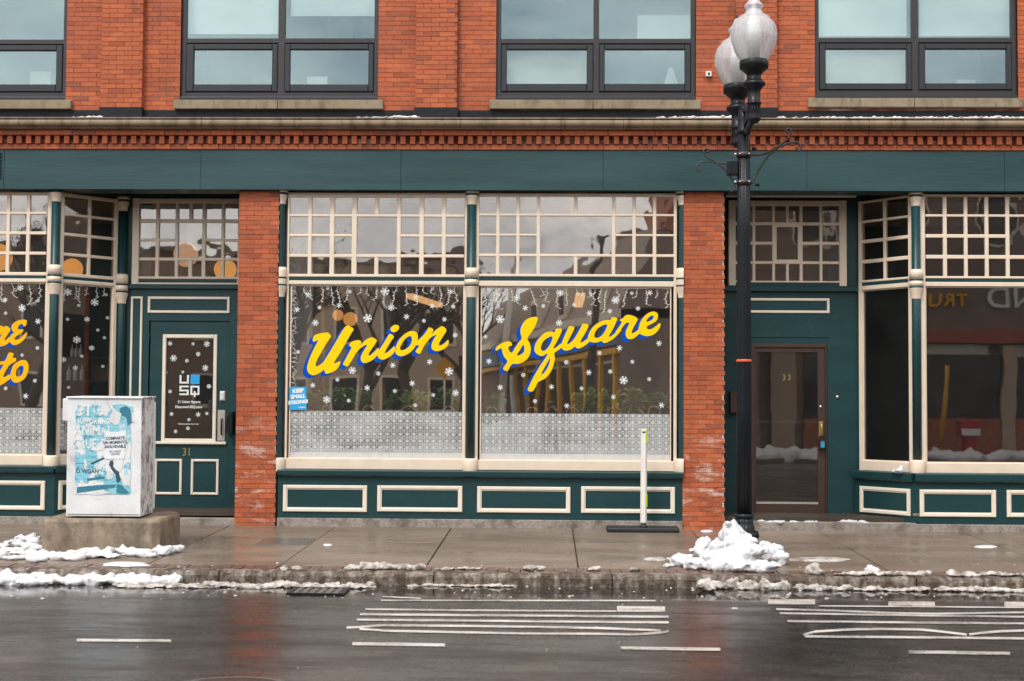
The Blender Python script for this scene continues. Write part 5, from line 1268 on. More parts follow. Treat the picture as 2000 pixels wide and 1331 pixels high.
# brown paddle shape and yellow post standing in the Union display
pmat('ochre', (0.20, 0.115, 0.015), 0.6, 0.15, 6); pmat('post_yellow', (0.62, 0.33, 0.01), 0.5, 0.15, 6)
o = MB(); ypd = 0.62
o.prism([at(742, 728, ypd), at(734, 750, ypd), at(731, 775, ypd), at(735, 795, ypd), at(738, 836, ypd), at(746, 836, ypd), at(749, 795, ypd), at(754, 772, ypd), at(750, 748, ypd)][::-1], ypd, ypd + 0.02)
o = o.build('wooden_paddle', 'ochre'); tag(o, 'tall brown leaf shaped wooden paddle in the Union display', 'paddle')
o = MB().tube([(X(634, 836, .7), .7, ZSH), (X(630, 600, .7), .7, Z(630, 596, .7))], 0.028, 12).build('yellow_post', 'post_yellow'); tag(o, 'slim yellow post standing in the left of the Union display', 'post')
# shelves with white bottles behind the canted pane
ys = 2.0
sh = empty('shelf_unit', (X(170, 760, ys), ys, zf)); tag(sh, 'dark shelf unit behind the canted pane left of door 31', 'shelf')
for py in (699, 745, 800): MB().box(X(112, py, ys), X(225, py, ys), ys - .12, ys + .2, Z(170, py + 2, ys), Z(170, py - 1, ys)).build('shelf_board', 'interior_floor', sh)
for p in (113, 170, 224): MB().box(X(p - 1.5, 720, ys), X(p + 1.5, 720, ys), ys - .11, ys + .19, zf, Z(170, 640, ys)).build('upright', 'interior_floor', sh)
pmat('wood_panel', (0.30, 0.19, 0.09), 0.6, 0.15, 3, stretch=(6, 1, 0.4)); MB().box(X(172, 720, ys), X(222, 720, ys), ys + .15, ys + .17, Z(195, 744, ys), Z(195, 700, ys)).build('panel', 'wood_panel', sh)
pmat('bottle_white', (0.62, 0.62, 0.60), 0.35, 0.05)
for i, (px, pb) in enumerate([(134, 744), (147, 744), (160, 744), (141, 698), (149, 698), (157, 698)]):
    x_, z_ = at(px, pb, ys - .03); s = 1.0 if pb == 744 else 0.8
    o = MB().lathe([(0.032 * s, z_), (0.034 * s, z_ + .01), (0.034 * s, z_ + .13 * s), (0.026 * s, z_ + .155 * s), (0.011 * s, z_ + .17 * s), (0.010 * s, z_ + .2 * s), (0.004, z_ + .235 * s)], x_, ys - .03, 16).build('bottle', 'bottle_white')
    tag(o, ('leftmost', 'middle', 'rightmost')[i % 3] + (' tall white bottle on the lower shelf behind the canted pane' if pb == 744 else ' white bottle on the upper shelf behind the canted pane'), 'bottle', 'white bottles on the shelves')

# ------------------------------------------------------------------ graffitied cabinet on its concrete base
cab_y = -3.02
bp = on_walk(192, 1078); cab_y = bp.y
bx0, bx1 = X(77.5, 1045, cab_y), X(309, 1045, cab_y)
bz = walk_z(cab_y); bh = Z(192, 1013, cab_y) - bz
pmat('old_concrete', (0.29, 0.228, 0.165), 0.85, 0.4, 6.0, 1.0, 30, dirt=(0.10, 0.08, 0.058), dscale=3.0, dcut=(0.42, 0.66), dstretch=(1.2, 1, 0.8))
def cab_mat():
    mt, t, Nn, Lk, o = new_mat('cabinet_paint'); b = Nn.new('ShaderNodeBsdfPrincipled')
    c = ramp(t, nz_(t, 3.0, 8, 0.7), [(0.35, (0.80, 0.82, 0.84)), (0.58, (0.68, 0.69, 0.70)), (0.70, (0.46, 0.42, 0.40))])
    scr = ramp(t, nz_(t, 10, 8, 0.75, (0.8, 0.8, 1.5)), [(0.61, 0.0), (0.66, 1.0)])
    g = Nn.new('ShaderNodeNewGeometry'); sx = Nn.new('ShaderNodeSeparateXYZ'); Lk.new(g.outputs['Position'], sx.inputs[0])
    nx = Nn.new('ShaderNodeSeparateXYZ'); Lk.new(g.outputs['Normal'], nx.inputs[0])
    side_ = mth(t, 'GREATER_THAN', nx.outputs['X'], 0.5)
    tag_ = ramp(t, nz_(t, 7, 8, 0.8, (1, 1.6, 0.8)), [(0.51, 0.0), (0.55, 1.0)])
    c = mix(t, mth(t, 'MULTIPLY', scr, 0.7), c, (0.10, 0.085, 0.085))
    c = mix(t, mth(t, 'MULTIPLY', mth(t, 'MULTIPLY', side_, tag_), 0.8), c, (0.075, 0.055, 0.06))
    Lk.new(c, b.inputs['Base Color']); b.inputs['Roughness'].default_value = 0.5
    Lk.new(b.outputs[0], o.inputs[0])
cab_mat()
def poster_mat():
    mt, t, Nn, Lk, o = new_mat('poster_print'); b = Nn.new('ShaderNodeBsdfPrincipled')
    n = nz_(t, 3.2, 7, 0.68); n2 = nz_(t, 9, 6, 0.7, (0.5, 1, 2))
    c = ramp(t, n2, [(0.35, (0.10, 0.40, 0.52)), (0.5, (0.28, 0.62, 0.72)), (0.62, (0.035, 0.24, 0.34))])
    c = mix(t, ramp(t, n, [(0.50, 0.0), (0.54, 1.0)]), c, (0.76, 0.77, 0.78))
    c = mix(t, ramp(t, nz_(t, 14, 5, 0.6), [(0.62, 0.0), (0.70, 0.8)]), c, (0.55, 0.55, 0.56))
    Lk.new(c, b.inputs['Base Color']); b.inputs['Roughness'].default_value = 0.65
    Lk.new(b.outputs[0], o.inputs[0])
poster_mat()
bd = 1.0
blk = MB(); ch = 0.07
bxs, bys = (bx0, bx1), (cab_y, cab_y + bd)
poly = [(bx0 + ch, cab_y), (bx1 - ch, cab_y), (bx1, cab_y + ch), (bx1, cab_y + bd - ch), (bx1 - ch, cab_y + bd), (bx0 + ch, cab_y + bd), (bx0, cab_y + bd - ch), (bx0, cab_y + ch)]
def inset(p, k): cx_, cy_ = (bx0 + bx1) / 2, cab_y + bd / 2; return (cx_ + (p[0] - cx_) * k, cy_ + (p[1] - cy_) * k)
vs = [(*p, bz - 0.05) for p in poly] + [(*p, bz + bh - 0.035) for p in poly] + [(*inset(p, 0.965), bz + bh) for p in poly]
n = 8; fs = [tuple(range(n - 1, -1, -1)), tuple(range(2 * n, 3 * n))]
for L_ in (0, 1): fs += [(L_ * n + i, L_ * n + (i + 1) % n, (L_ + 1) * n + (i + 1) % n, (L_ + 1) * n + i) for i in range(n)]
cbase = MB().add(vs, fs).build('concrete_plinth', 'old_concrete', None, 0.012); cbase.rotation_euler.x = SLOPE
tag(cbase, 'stained chamfered concrete block under the white cabinet', 'concrete block')
cy0 = cab_y + 0.12; zc0 = bz + bh + 0.012
x0c, x1c = X(131, 890, cy0), X(276.5, 890, cy0)
zt_c = Z(204, 779, cy0); cdp = 0.52
root = empty('utility_cabinet', ((x0c + x1c) / 2, cy0, zc0)); tag(root, 'white metal utility cabinet plastered with torn posters and graffiti', 'cabinet')
MB().box(x0c, x1c, cy0, cy0 + cdp, zc0, zt_c).build('body', 'cabinet_paint', root, 0.008)
MB().box(x0c - 0.012, x1c + 0.012, cy0 - 0.015, cy0 + cdp + 0.015, zt_c + 0.001, zt_c + 0.022).build('lid', 'cabinet_paint', root, 0.006)
MB().box(x0c - 0.09, x0c - 0.001, cy0 + 0.1, cy0 + 0.45, Z(125, 823, cy0), Z(125, 779, cy0)).build('side_box', 'cabinet_paint', root, 0.01)
MB().box(x1c + 0.001, x1c + 0.02, cy0 + cdp - 0.07, cy0 + cdp - 0.02, zc0 + 0.05, zt_c - 0.04).build('hinge_rail', 'plastic_white', root, 0.004)
MB().box(x0c + 0.02, x1c - 0.02, cy0 - 0.003, cy0, zc0 + 0.02, zc0 + 0.025).build('door_seam', 'iron_black', root)
root.rotation_euler.x = SLOPE
py_ = cy0 - 0.004
def cz(p): return Z(200, p, py_)
def cxp(p): return X(p, 880, py_)
rnd = random.Random(11)
edge = []
for k in range(14): edge.append((cxp(149 + rnd.uniform(-2, 1.5)), cz(966 - k * 12.5 + rnd.uniform(-2, 2))))
for k in range(9): edge.append((cxp(152 + k * 12.5), cz(791 + rnd.uniform(-3, 2))))
for k in range(14): edge.append((cxp(257 + rnd.uniform(-3, 2)), cz(793 + k * 13 + rnd.uniform(-2, 2))))
for k in range(5): edge.append((cxp(254 - k * 20), cz(966 + rnd.uniform(-1, 2))))
pst = MB().prism(edge, py_ - 0.001, py_).build('torn_poster', 'poster_print'); pst.rotation_euler.x = SLOPE
tag(pst, 'torn sky blue protest poster covering the front of the white cabinet', 'poster')
pmat('poster_white', (0.78, 0.82, 0.84), 0.65, 0.1, 20); pmat('poster_ink', (0.03, 0.07, 0.10), 0.65, 0.2, 20); pmat('poster_teal', (0.03, 0.19, 0.27), 0.65, 0.2, 14)
mt_, t_0, Nn_, Lk_, o_ = new_mat('poster_text'); b_0 = Nn_.new('ShaderNodeBsdfPrincipled'); b_0.inputs['Roughness'].default_value = 0.7
Lk_.new(ramp(t_0, nz_(t_0, 9, 7, 0.75), [(0.40, (0.16, 0.46, 0.57)), (0.47, (0.72, 0.76, 0.78)), (0.62, (0.78, 0.80, 0.80)), (0.68, (0.42, 0.55, 0.60))]), b_0.inputs['Base Color']); Lk_.new(b_0.outputs[0], o_.inputs[0])
for s, sz, yy, xx_, sx in (('STOP', 0.17, 803, 185, 1.0), ('SUPPORTING', 0.085, 823, 183, 0.72), ('ANIMAL', 0.15, 842, 183, 0.78), ('CRUELTY', 0.15, 868, 182, 0.70)):
    text_obj('lettering', s, sz, (cxp(xx_), py_ - 0.003 - SLOPE * 0, cz(yy)), 'poster_text', pst, sx, extrude=0.0006, bold=0.004)
text_obj('lettering', 'O VEGAN', 0.062, (cxp(172), py_ - 0.003, cz(921)), 'poster_ink', pst, 0.95, extrude=0.0006, bold=0.001)
def torn(pts, mat, nm, dy): MB().prism([(cxp(a), cz(b_)) for a, b_ in pts][::-1], py_ - dy - 0.0006, py_ - dy).build(nm, mat, pst)
torn([(152, 952), (190, 948), (228, 946), (225, 953), (190, 958), (152, 964)], 'poster_teal', 'printed_bar', 0.0022)
torn([(230, 945), (240, 948), (255, 963), (240, 965), (229, 962)], 'poster_teal', 'printed_shape', 0.0022)
torn([(216, 900), (228, 898), (236, 910), (234, 925), (238, 938), (230, 944), (227, 928), (220, 918), (214, 908)], 'poster_ink', 'printed_shape', 0.0022)
torn([(235, 797), (246, 793), (255, 800), (257, 825), (250, 832), (247, 815), (238, 812), (233, 806)], 'poster_teal', 'printed_shape', 0.0022)
torn([(172, 935), (205, 931), (207, 935), (172, 940)], 'poster_teal', 'printed_bar', 0.0022)
torn([(178, 905), (204, 893), (206, 896), (180, 908)], 'poster_ink', 'printed_bar', 0.0024)
rt = random.Random(9)
for (cx0, cy0_, wd, hg) in ((206, 800, 20, 26), (225, 815, 26, 34), (197, 822, 14, 12), (176, 832, 18, 8), (210, 848, 12, 16), (232, 905, 20, 30), (215, 930, 14, 18), (246, 940, 14, 20), (160, 806, 10, 8), (168, 908, 8, 22), (190, 878, 26, 6), (243, 870, 16, 18), (200, 962, 30, 6)):
    n_ = 16; torn([(cx0 + wd / 2 * (1 + rt.uniform(-.35, .25)) * math.cos(6.283 * k / n_), cy0_ + hg / 2 * (1 + rt.uniform(-.35, .25)) * math.sin(6.283 * k / n_)) for k in range(n_)][::-1], 'cabinet_paint', 'torn_patch', 0.0036)
ny = py_ - 0.006
npg = MB().prism([(X(205, 897, ny), Z(205, 897, ny)), (X(243.5, 896, ny), Z(243, 896, ny)), (X(247, 845, ny), Z(247, 845, ny)), (X(207.5, 842, ny), Z(207, 842, ny))], ny - 0.0012, ny).build('paper_notice', 'poster_white'); npg.rotation_euler.x = SLOPE
tag(npg, 'pale paper notice in Spanish pasted over the blue poster', 'notice')
for s, sz, yy in (('COMPARTE', 0.048, 856.5), ('UN MOMENTO', 0.045, 864.5), ('INOLVIDABLE', 0.044, 872.5), ('EN UNION', 0.03, 882), ('SQUARE', 0.03, 887)):
    text_obj('lettering', s, sz, (X(226, yy, ny), ny - 0.0032, Z(226, yy, ny)), 'poster_ink', npg, 0.86, tilt=R_(2.5), extrude=0.0004, bold=0.0012 if sz > .04 else 0.0)
yn = x1c + 0.002
pp = MB().box(yn, yn + 0.0015, cy0 + 0.12, cy0 + 0.38, Z(290, 852, cy0 + .2), Z(290, 803, cy0 + .2)).build('side_flyer', 'poster_white'); pp.rotation_euler.x = SLOPE
tag(pp, 'pale flyer pasted on the graffitied right side of the cabinet', 'flyer')

def lean_with_cabinet(o):
    p = WORLD_LOC[root.name]; o.location = p + Matrix.Rotation(SLOPE, 3, 'X') @ (WORLD_LOC[o.name] - p)
for o_ in (pst, npg, pp): lean_with_cabinet(o_)
# ------------------------------------------------------------------ twin globe street lamp
LY = -3.95
lpx = on_walk(1456, 1092); LY = lpx.y
LX = X(1453, 700, LY); LZ = walk_z(LY)
lamp = empty('street_lamp', (LX, LY, LZ)); tag(lamp, 'black fluted street lamp with two clear acorn globes', 'street lamp')
def lz(py): return Z(1453, py, LY)
flu = dict(n=64, flute=16, famp=0.10)
bse = [(0.20, LZ - 0.02), (0.20, LZ + 0.05), (0.17, LZ + 0.08), (0.175, LZ + 0.16), (0.15, LZ + 0.19), (0.16, LZ + 0.24)]
MB().lathe(bse, LX, LY, 16).build('foot', 'iron_black', lamp)
MB().lathe([(0.165, LZ + 0.24), (0.15, LZ + 0.30), (0.12, lz(1040)), (0.098, lz(1020)), (0.094, lz(1012))], LX, LY, **flu).build('flared_base', 'iron_black', lamp)
MB().lathe([(0.094, lz(1012)), (0.105, lz(1010)), (0.105, lz(1005)), (0.085, lz(1003))], LX, LY, 32).build('base_ring', 'iron_black', lamp)
zpt = lz(262)
MB().lathe([(0.084, lz(1003)), (0.080, lz(800)), (0.072, lz(450)), (0.0675, zpt)], LX, LY, **flu).build('post', 'iron_black', lamp)
MB().lathe([(0.070, lz(262)), (0.078, lz(260)), (0.078, lz(256)), (0.07, lz(253)), (0.06, lz(232)), (0.055, lz(215))], LX, LY, 24).build('head_collar', 'iron_black', lamp)
MB().lathe([(0.055, lz(215)), (0.05, lz(211)), (0.02, lz(208))], LX, LY, 16).build('cap', 'iron_black', lamp)
def globe_mat():
    mt, t, Nn, Lk, o = new_mat('acorn_glass')
    tr = Nn.new('ShaderNodeBsdfTransparent'); tr.inputs[0].default_value = (0.93, 0.94, 0.96, 1)
    tl = Nn.new('ShaderNodeBsdfTranslucent'); tl.inputs[0].default_value = (0.97, 0.97, 0.99, 1); df = Nn.new('ShaderNodeBsdfDiffuse'); df.inputs[0].default_value = (0.97, 0.97, 0.99, 1)
    gl = Nn.new('ShaderNodeBsdfGlossy'); gl.inputs['Roughness'].default_value = 0.08
    a = Nn.new('ShaderNodeMixShader'); a.inputs[0].default_value = 0.5; Lk.new(tl.outputs[0], a.inputs[1]); Lk.new(df.outputs[0], a.inputs[2])
    lw = Nn.new('ShaderNodeLayerWeight'); lw.inputs['Blend'].default_value = 0.4
    b = Nn.new('ShaderNodeMixShader'); Lk.new(mth(t, 'MULTIPLY_ADD', lw.outputs['Facing'], 0.25, 0.54), b.inputs[0]); Lk.new(tr.outputs[0], b.inputs[1]); Lk.new(a.outputs[0], b.inputs[2])
    c = Nn.new('ShaderNodeMixShader'); Lk.new(mth(t, 'MULTIPLY_ADD', lw.outputs['Fresnel'], 0.55, 0.05), c.inputs[0]); Lk.new(b.outputs[0], c.inputs[1]); Lk.new(gl.outputs[0], c.inputs[2])
    Lk.new(c.outputs[0], o.inputs[0])
globe_mat(); pmat('refractor', (0.90, 0.91, 0.93), 0.4, 0.04, 10)
for (gpx, gdy, ref0, refy) in ((1472.5, -0.52, 119.5, 0), (1441, 0.53, 167, 0)):
    gy = LY + gdy; gx = X(gpx, ref0, gy); sc = (gy - EYE.y) / F; zb_ = Z(gpx, ref0, gy)
    H = lambda p: zb_ + (119.5 - p) * sc          # heights measured on the near globe, in photograph pixels
    Rr = lambda w_: w_ / 2 * sc
    head = MB().lathe([(Rr(12), H(243)), (Rr(24), H(238)), (Rr(27), H(234)), (Rr(25), H(231)), (Rr(24.5), H(206)), (Rr(29), H(205)), (Rr(29), H(202)), (Rr(25), H(201)), (Rr(25), H(180)), (Rr(30), H(174)), (Rr(44), H(168)), (Rr(45), H(164)), (Rr(40), H(161)), (Rr(29), H(156)), (Rr(27), H(148)), (Rr(34), H(144)), (Rr(46), H(138)), (Rr(56), H(135)), (Rr(57), H(122)), (Rr(54), H(119.5))], gx, gy, 40).build('lamp_holder', 'iron_black', lamp)
    MB().lathe([(Rr(25.4), H(232)), (Rr(25.4), H(207))], gx, gy, n=64, flute=14, famp=0.14).build('fluted_stem', 'iron_black', head)
    gb = MB().lathe([(Rr(52), H(119.5)), (Rr(60), H(114)), (Rr(72), H(104)), (Rr(82), H(92)), (Rr(88.5), H(80)), (Rr(90.5), H(68)), (Rr(88), H(57)), (Rr(80), H(46)), (Rr(68), H(39)), (Rr(62), H(37)), (Rr(63), H(34)), (Rr(50), H(30)), (Rr(37), H(26)), (Rr(31), H(21)), (Rr(30), H(17)), (Rr(36), H(13)), (Rr(38), H(10)), (Rr(34), H(7)), (Rr(25), H(3)), (Rr(18), H(-4)), (Rr(14), H(-10)), (Rr(8), H(-13)), (Rr(1), H(-14))], gx, gy, 120, flute=30, famp=0.018, cap=False).build('globe', 'acorn_glass', lamp)
    MB().lathe([(Rr(23), H(119)), (Rr(23), H(86)), (Rr(29), H(84)), (Rr(29), H(58)), (Rr(25), H(56)), (Rr(25), H(40)), (Rr(12), H(26)), (Rr(8), H(0))], gx, gy, 24).build('lamp_tube', 'refractor', gb)
    for k in range(5): MB().lathe([(Rr(25.5), H(83 - k * 5.5)), (Rr(29), H(81.5 - k * 5.5)), (Rr(25.5), H(80 - k * 5.5))], gx, gy, 24, cap=False).build('lamp_fin', 'refractor', gb)
    s = 1 if gdy > 0 else -1
    arm = MB()
    P0 = Vector((LX, LY + s * 0.05, lz(258))); P1 = Vector((gx, gy - s * 0.02, H(236)))
    arm.tube([P0, P0.lerp(P1, 0.3) + Vector((0, 0, -0.05)), P0.lerp(P1, 0.7) + Vector((0, 0, -0.01)), P1], [0.03, 0.026, 0.026, 0.03], 10)
    arm.tube([Vector((LX, LY + s * 0.04, lz(218))), Vector(((LX + gx) / 2, (LY + gy) / 2, lz(226))), Vector((gx, gy - s * 0.03, H(222)))], [0.026, 0.03, 0.026], 10)
    arm.tube([Vector((LX, LY + s * 0.05, lz(250))), Vector((gx, gy - s * 0.04, H(212)))], 0.014, 8)
    arm.build('bracket_arm', 'iron_black', lamp)
# hardware clamps and scroll arms for hanging baskets
for py in (303, 357):
    MB().lathe([(0.072, lz(py + 4.5)), (0.080, lz(py + 4.5)), (0.080, lz(py - 4.5)), (0.072, lz(py - 4.5))], LX, LY, 32).build('clamp', 'bracket_iron', lamp)
    for dx in (-0.05, 0.05): MB().tube([(LX + dx, LY - 0.085, lz(py)), (LX + dx, LY - 0.065, lz(py))], 0.010, 8).build('bolt', 'bolt_steel', lamp)
    MB().tube([(LX - 0.11, LY - 0.05, lz(py)), (LX - 0.075, LY - 0.04, lz(py))], 0.012, 8).build('bolt', 'bolt_steel', lamp)
bxx = MB().cbox(X(1420, 330, LY), X(1441, 330, LY), LY - 0.06, LY + 0.05, lz(343), lz(316), 0.012).build('control_box', 'iron_black', lamp)
def scroll(pts, curl, rad, sgn, nm='scroll_arm'):
    w3 = [Vector((X(a, b_, LY), LY, Z(a, b_, LY))) for a, b_ in pts]
    sm_ = []
    for i in range(len(w3) - 1):
        p0, p1, p2, p3 = w3[max(i - 1, 0)], w3[i], w3[i + 1], w3[min(i + 2, len(w3) - 1)]
        for k in range(5):
            t = k / 5; sm_.append(0.5 * ((2 * p1) + (p2 - p0) * t + (2 * p0 - 5 * p1 + 4 * p2 - p3) * t * t + (3 * p1 - p0 - 3 * p2 + p3) * t ** 3))
    sm_.append(w3[-1])
    MB().tube(sm_, rad, 8).build(nm, 'bracket_iron', lamp)
scroll([(1468, 302.5), (1475, 303.5), (1492, 301), (1512, 291), (1530, 279), (1543, 265), (1545.5, 256), (1541, 251.5), (1536, 254), (1537, 259), (1541, 259.5)], 0, 0.012, 1)
scroll([(1468, 360), (1471, 353), (1484, 329), (1500, 306), (1522, 288), (1545, 279), (1558, 279.5), (1564.5, 288), (1561, 295), (1555, 292.5), (1557, 289)], 0, 0.012, 1)
scroll([(1436, 360), (1430, 351), (1418, 334), (1396, 316), (1380, 307), (1374.5, 297), (1377, 291.5), (1383, 292), (1383, 297), (1379, 297)], 0, 0.010, -1)
scroll([(1440, 322), (1420, 319.5), (1400, 319), (1380, 316), (1368, 317.5), (1361, 325), (1361, 332), (1366, 334), (1365, 329)], 0, 0.009, -1)
scroll([(1436, 360), (1434, 369), (1428, 374), (1425, 371), (1429, 368)], 0, 0.007, -1)
scroll([(1440, 305), (1433, 299), (1428, 302), (1429, 307), (1433, 306)], 0, 0.007, -1)
for p in ((1472, 291), (1478, 361)): MB().tube([(X(p[0] - 3, p[1], LY), LY, lz(p[1])), (X(p[0] + 5, p[1], LY), LY, lz(p[1]))], 0.02, 10).build('camera_stub', 'iron_black', lamp)
MB().lathe([(0.080, lz(707.5)), (0.0825, lz(707)), (0.0825, lz(703)), (0.080, lz(702.5))], LX, LY, 32).build('tape_band', 'orange_tape', lamp)

# ------------------------------------------------------------------ delineator post on its rubber base
dpt = on_walk(1256, 1041); dyy = dpt.y
dz = walk_z(dyy)
dl = empty('delineator_post', (dpt.x, dyy, dz)); tag(dl, 'white plastic delineator post with lime bands on a black rubber base', 'traffic post')
d0, d1 = X(1186, 1038, dyy), X(1327, 1038, dyy)
MB().cbox(d0, d1, dyy - 0.02, dyy + 0.36, dz, dz + 0.06, 0.012).build('rubber_base', 'plastic_black', dl, 0.006)
dc = dyy + 0.13; ddx = X(1257, 1020, dc)
def dzz(p): return Z(1257, p, dc)
MB().lathe([(0.05, dz + 0.06), (0.045, dz + 0.075), (0.03, dzz(1024)), (0.034, dzz(1021))], ddx, dc, 20).build('socket', 'plastic_black', dl)
lean = 0.0
t_ = MB()
pr_ = [(-0.043, 0.012), (-0.026, -0.02), (0.02, -0.02), (0.043, 0.012), (0.02, 0.036), (-0.026, 0.036)]
za, zb2 = dzz(1022), dzz(838)
vs = [(ddx + x_, dc + y_, za) for x_, y_ in pr_] + [(ddx + 0.004 + x_ * 0.94, dc + y_, zb2) for x_, y_ in pr_]
t_.add(vs, [(i, (i + 1) % 6, 6 + (i + 1) % 6, 6 + i) for i in range(6)] + [(5, 4, 3, 2, 1, 0), (6, 7, 8, 9, 10, 11)])
t_.build('post_blade', 'plastic_white', dl, 0.003)
for a, b_ in ((839, 866), (965, 990)): MB().box(ddx + 0.021, ddx + 0.0455, dc - 0.0235, dc - 0.0205, dzz(b_), dzz(a)).build('reflective_band', 'reflective_lime', dl)
MB().box(ddx - 0.02, ddx + 0.018, dc - 0.0215, dc - 0.0202, dzz(846), dzz(843)).build('slot', 'plastic_black', dl)

# ------------------------------------------------------------------ snow
rs = random.Random(21)
def lumps_walk(specs):
    out_ = []
    for px, py, wpx, hpx in specs:      # contact point with the pavement, width and height in px
        p = on_walk(px, py); s = (p.y - EYE.y) / F; rx_ = wpx / 2 * s; h = hpx * s
        out_.append((p.x, p.y, p.z + h * 0.35, rx_, rx_ * 0.85, h * 0.65))
    return out_
wz = lambda x_, y_: walk_z(y_)
# heap round the foot of the lamp
L1 = lumps_walk([(1372, 1092, 46, 50), (1400, 1096, 44, 52), (1432, 1094, 56, 92), (1452, 1090, 54, 74), (1415, 1085, 30, 72), (1465, 1100, 40, 55), (1500, 1100, 56, 40), (1522, 1104, 40, 30), (1330, 1106, 62, 28), (1305, 1110, 30, 14), (1360, 1112, 60, 24), (1400, 1114, 70, 26), (1450, 1116, 80, 28), (1495, 1118, 60, 26), (1440, 1108, 120, 52), (1395, 1108, 80, 42)])
p = on_walk(1452, 1094); s_ = (p.y - EYE.y) / F
L1 += [(X(1452, 1045, p.y - .12), p.y - .12, Z(1452, 1056, p.y - .12), 22 * s_, 0.14, 26 * s_), (X(1437, 1062, p.y - .12), p.y - .12, Z(1437, 1066, p.y - .12), 26 * s_, 0.14, 24 * s_), (X(1422, 1050, p.y - .05), p.y - .05, Z(1422, 1058, p.y - .05), 12 * s_, .1, 14 * s_),
       (X(1366, 1078, p.y - .1), p.y - .1, Z(1366, 1078, p.y - .1), 20 * s_, .13, 19 * s_)]
o = blob('snow_heap', L1, 'snow', 0.013, 0.026, 8.0, None, wz, 1, 3); tag(o, 'lumpy white snow heap piled around the foot of the street lamp', 'snow heap')
L2 = lumps_walk([(1378, 1152, 42, 26)]); 
pz = on_road(1377, 1156); o = blob('snow_lump', [(pz.x, pz.y + .06, ROAD_Z + .06, .105, .1, .075), (pz.x + .05, pz.y, ROAD_Z + .04, .08, .08, .06)], 'dirty_snow', 0.012, 0.02, 14, None, lambda a, b_: ROAD_Z, 2); tag(o, 'grey brown ice lump standing in the gutter puddle below the lamp', 'snow lump')
# snow in front of and beside the concrete block
L3 = []
for k in range(70):
    t = k / 69; px = -60 + 400 * t + rs.uniform(-8, 8); 
    py = 1092 - 12 * max(0, (px - 80) / 260) + rs.uniform(-6, 6) if px > 70 else rs.uniform(1066, 1098)
    L3 += lumps_walk([(px, py, rs.uniform(26, 46), rs.uniform(9, 16))])
for k in range(14): L3 += lumps_walk([(rs.uniform(240, 345), 1084 + rs.uniform(-8, 2), rs.uniform(20, 34), rs.uniform(12, 22))])
for k in range(10): L3 += lumps_walk([(rs.uniform(30, 76), rs.uniform(1060, 1076), rs.uniform(24, 40), rs.uniform(14, 26))])
o = blob('snow_drift', L3, 'snow', 0.018, 0.028, 9.0, None, wz, 3, 2); tag(o, 'white snow drift along the foot of the concrete block', 'snow drift')
# ridge on the kerb at the left, lying in the gutter
L4 = []
for k in range(60):
    px = -60 + 402 * k / 59; pr2 = on_road(px, 1141 + rs.uniform(-3, 3)); h = rs.uniform(0.075, 0.115)
    L4.append((pr2.x, min(pr2.y, KERB_Y - 0.06), ROAD_Z + h * 0.28, rs.uniform(.08, .15), rs.uniform(.09, .15), h * rs.uniform(.65, 1.0)))
o = blob('snow_ridge', L4, 'snow', 0.018, 0.026, 10.0, None, lambda a, b_: ROAD_Z, 4, 2); tag(o, 'long white ploughed snow ridge lying against the kerb at the left', 'snow ridge')
# dirty slush along the gutter
L5 = []
for k in range(90):
    px = 230 + 500 * k / 89; pr2 = on_road(px, 1146 + rs.uniform(-2, 2)); h = rs.uniform(0.008, 0.034) * (1.5 if 395 < px < 430 or 535 < px < 575 else 1.0)
    L5.append((pr2.x, min(pr2.y, KERB_Y - 0.03) - rs.uniform(0, .05), ROAD_Z + h * .4, rs.uniform(.05, .10), rs.uniform(.05, .11), h))
o = blob('slush_ridge', L5, 'dirty_snow', 0.014, 0.02, 13.0, None, lambda a, b_: ROAD_Z, 5); tag(o, 'thin dirty slush ridge in the gutter around the drain', 'slush')
def scatter_walk(name, label, specs, mat, seed, voxel=0.012, amp=0.015):
    o = blob(name, lumps_walk(specs), mat, voxel, amp, 14.0, None, wz, seed); tag(o, label, 'snow'); return o
scatter_walk('snow_patch', 'dirty snow ridge on the kerb above the lane lettering', [(685 + k * 7.5, 1112 + rs.uniform(-2, 2), rs.uniform(22, 36), rs.uniform(6, 15)) for k in range(19)], 'dirty_snow', 6)
scatter_walk('snow_patch', 'flat dirty snow on the kerb between the long ridge and the lamp heap', [(860 + k * 9, 1113 + rs.uniform(-2, 2), rs.uniform(14, 30), rs.uniform(2, 6)) for k in range(9)] + [(1040 + rs.uniform(-14, 20), 1115, 22, 12) for k in range(5)] + [(1160, 1114, 30, 7), (1240, 1116, 30, 9), (1250, 1116, 18, 5)], 'dirty_snow', 7)
scatter_walk('snow_lump', 'rounded snow lump on the kerb just right of the lamp heap', [(1586, 1122, 38, 24), (1596, 1123, 26, 16)], 'dirty_snow', 8)
scatter_walk('snow_lump', 'rounded snow lump in the middle of the right hand kerb ridge', [(1702, 1121, 34, 20), (1706, 1122, 28, 14)], 'snow', 9)
scatter_walk('snow_patch', 'dirty snow ridge on the kerb at the right', [(1635 + k * 6, 1124 + rs.uniform(-1.5, 1.5), rs.uniform(16, 28), rs.uniform(5, 11)) for k in range(31)], 'dirty_snow', 10)
scatter_walk('snow_patch', 'dirty snow ridge on the kerb at the far right edge', [(1855 + k * 8, 1126 + rs.uniform(-1.5, 1.5), rs.uniform(16, 30), rs.uniform(4, 12)) for k in range(24)], 'dirty_snow', 11)
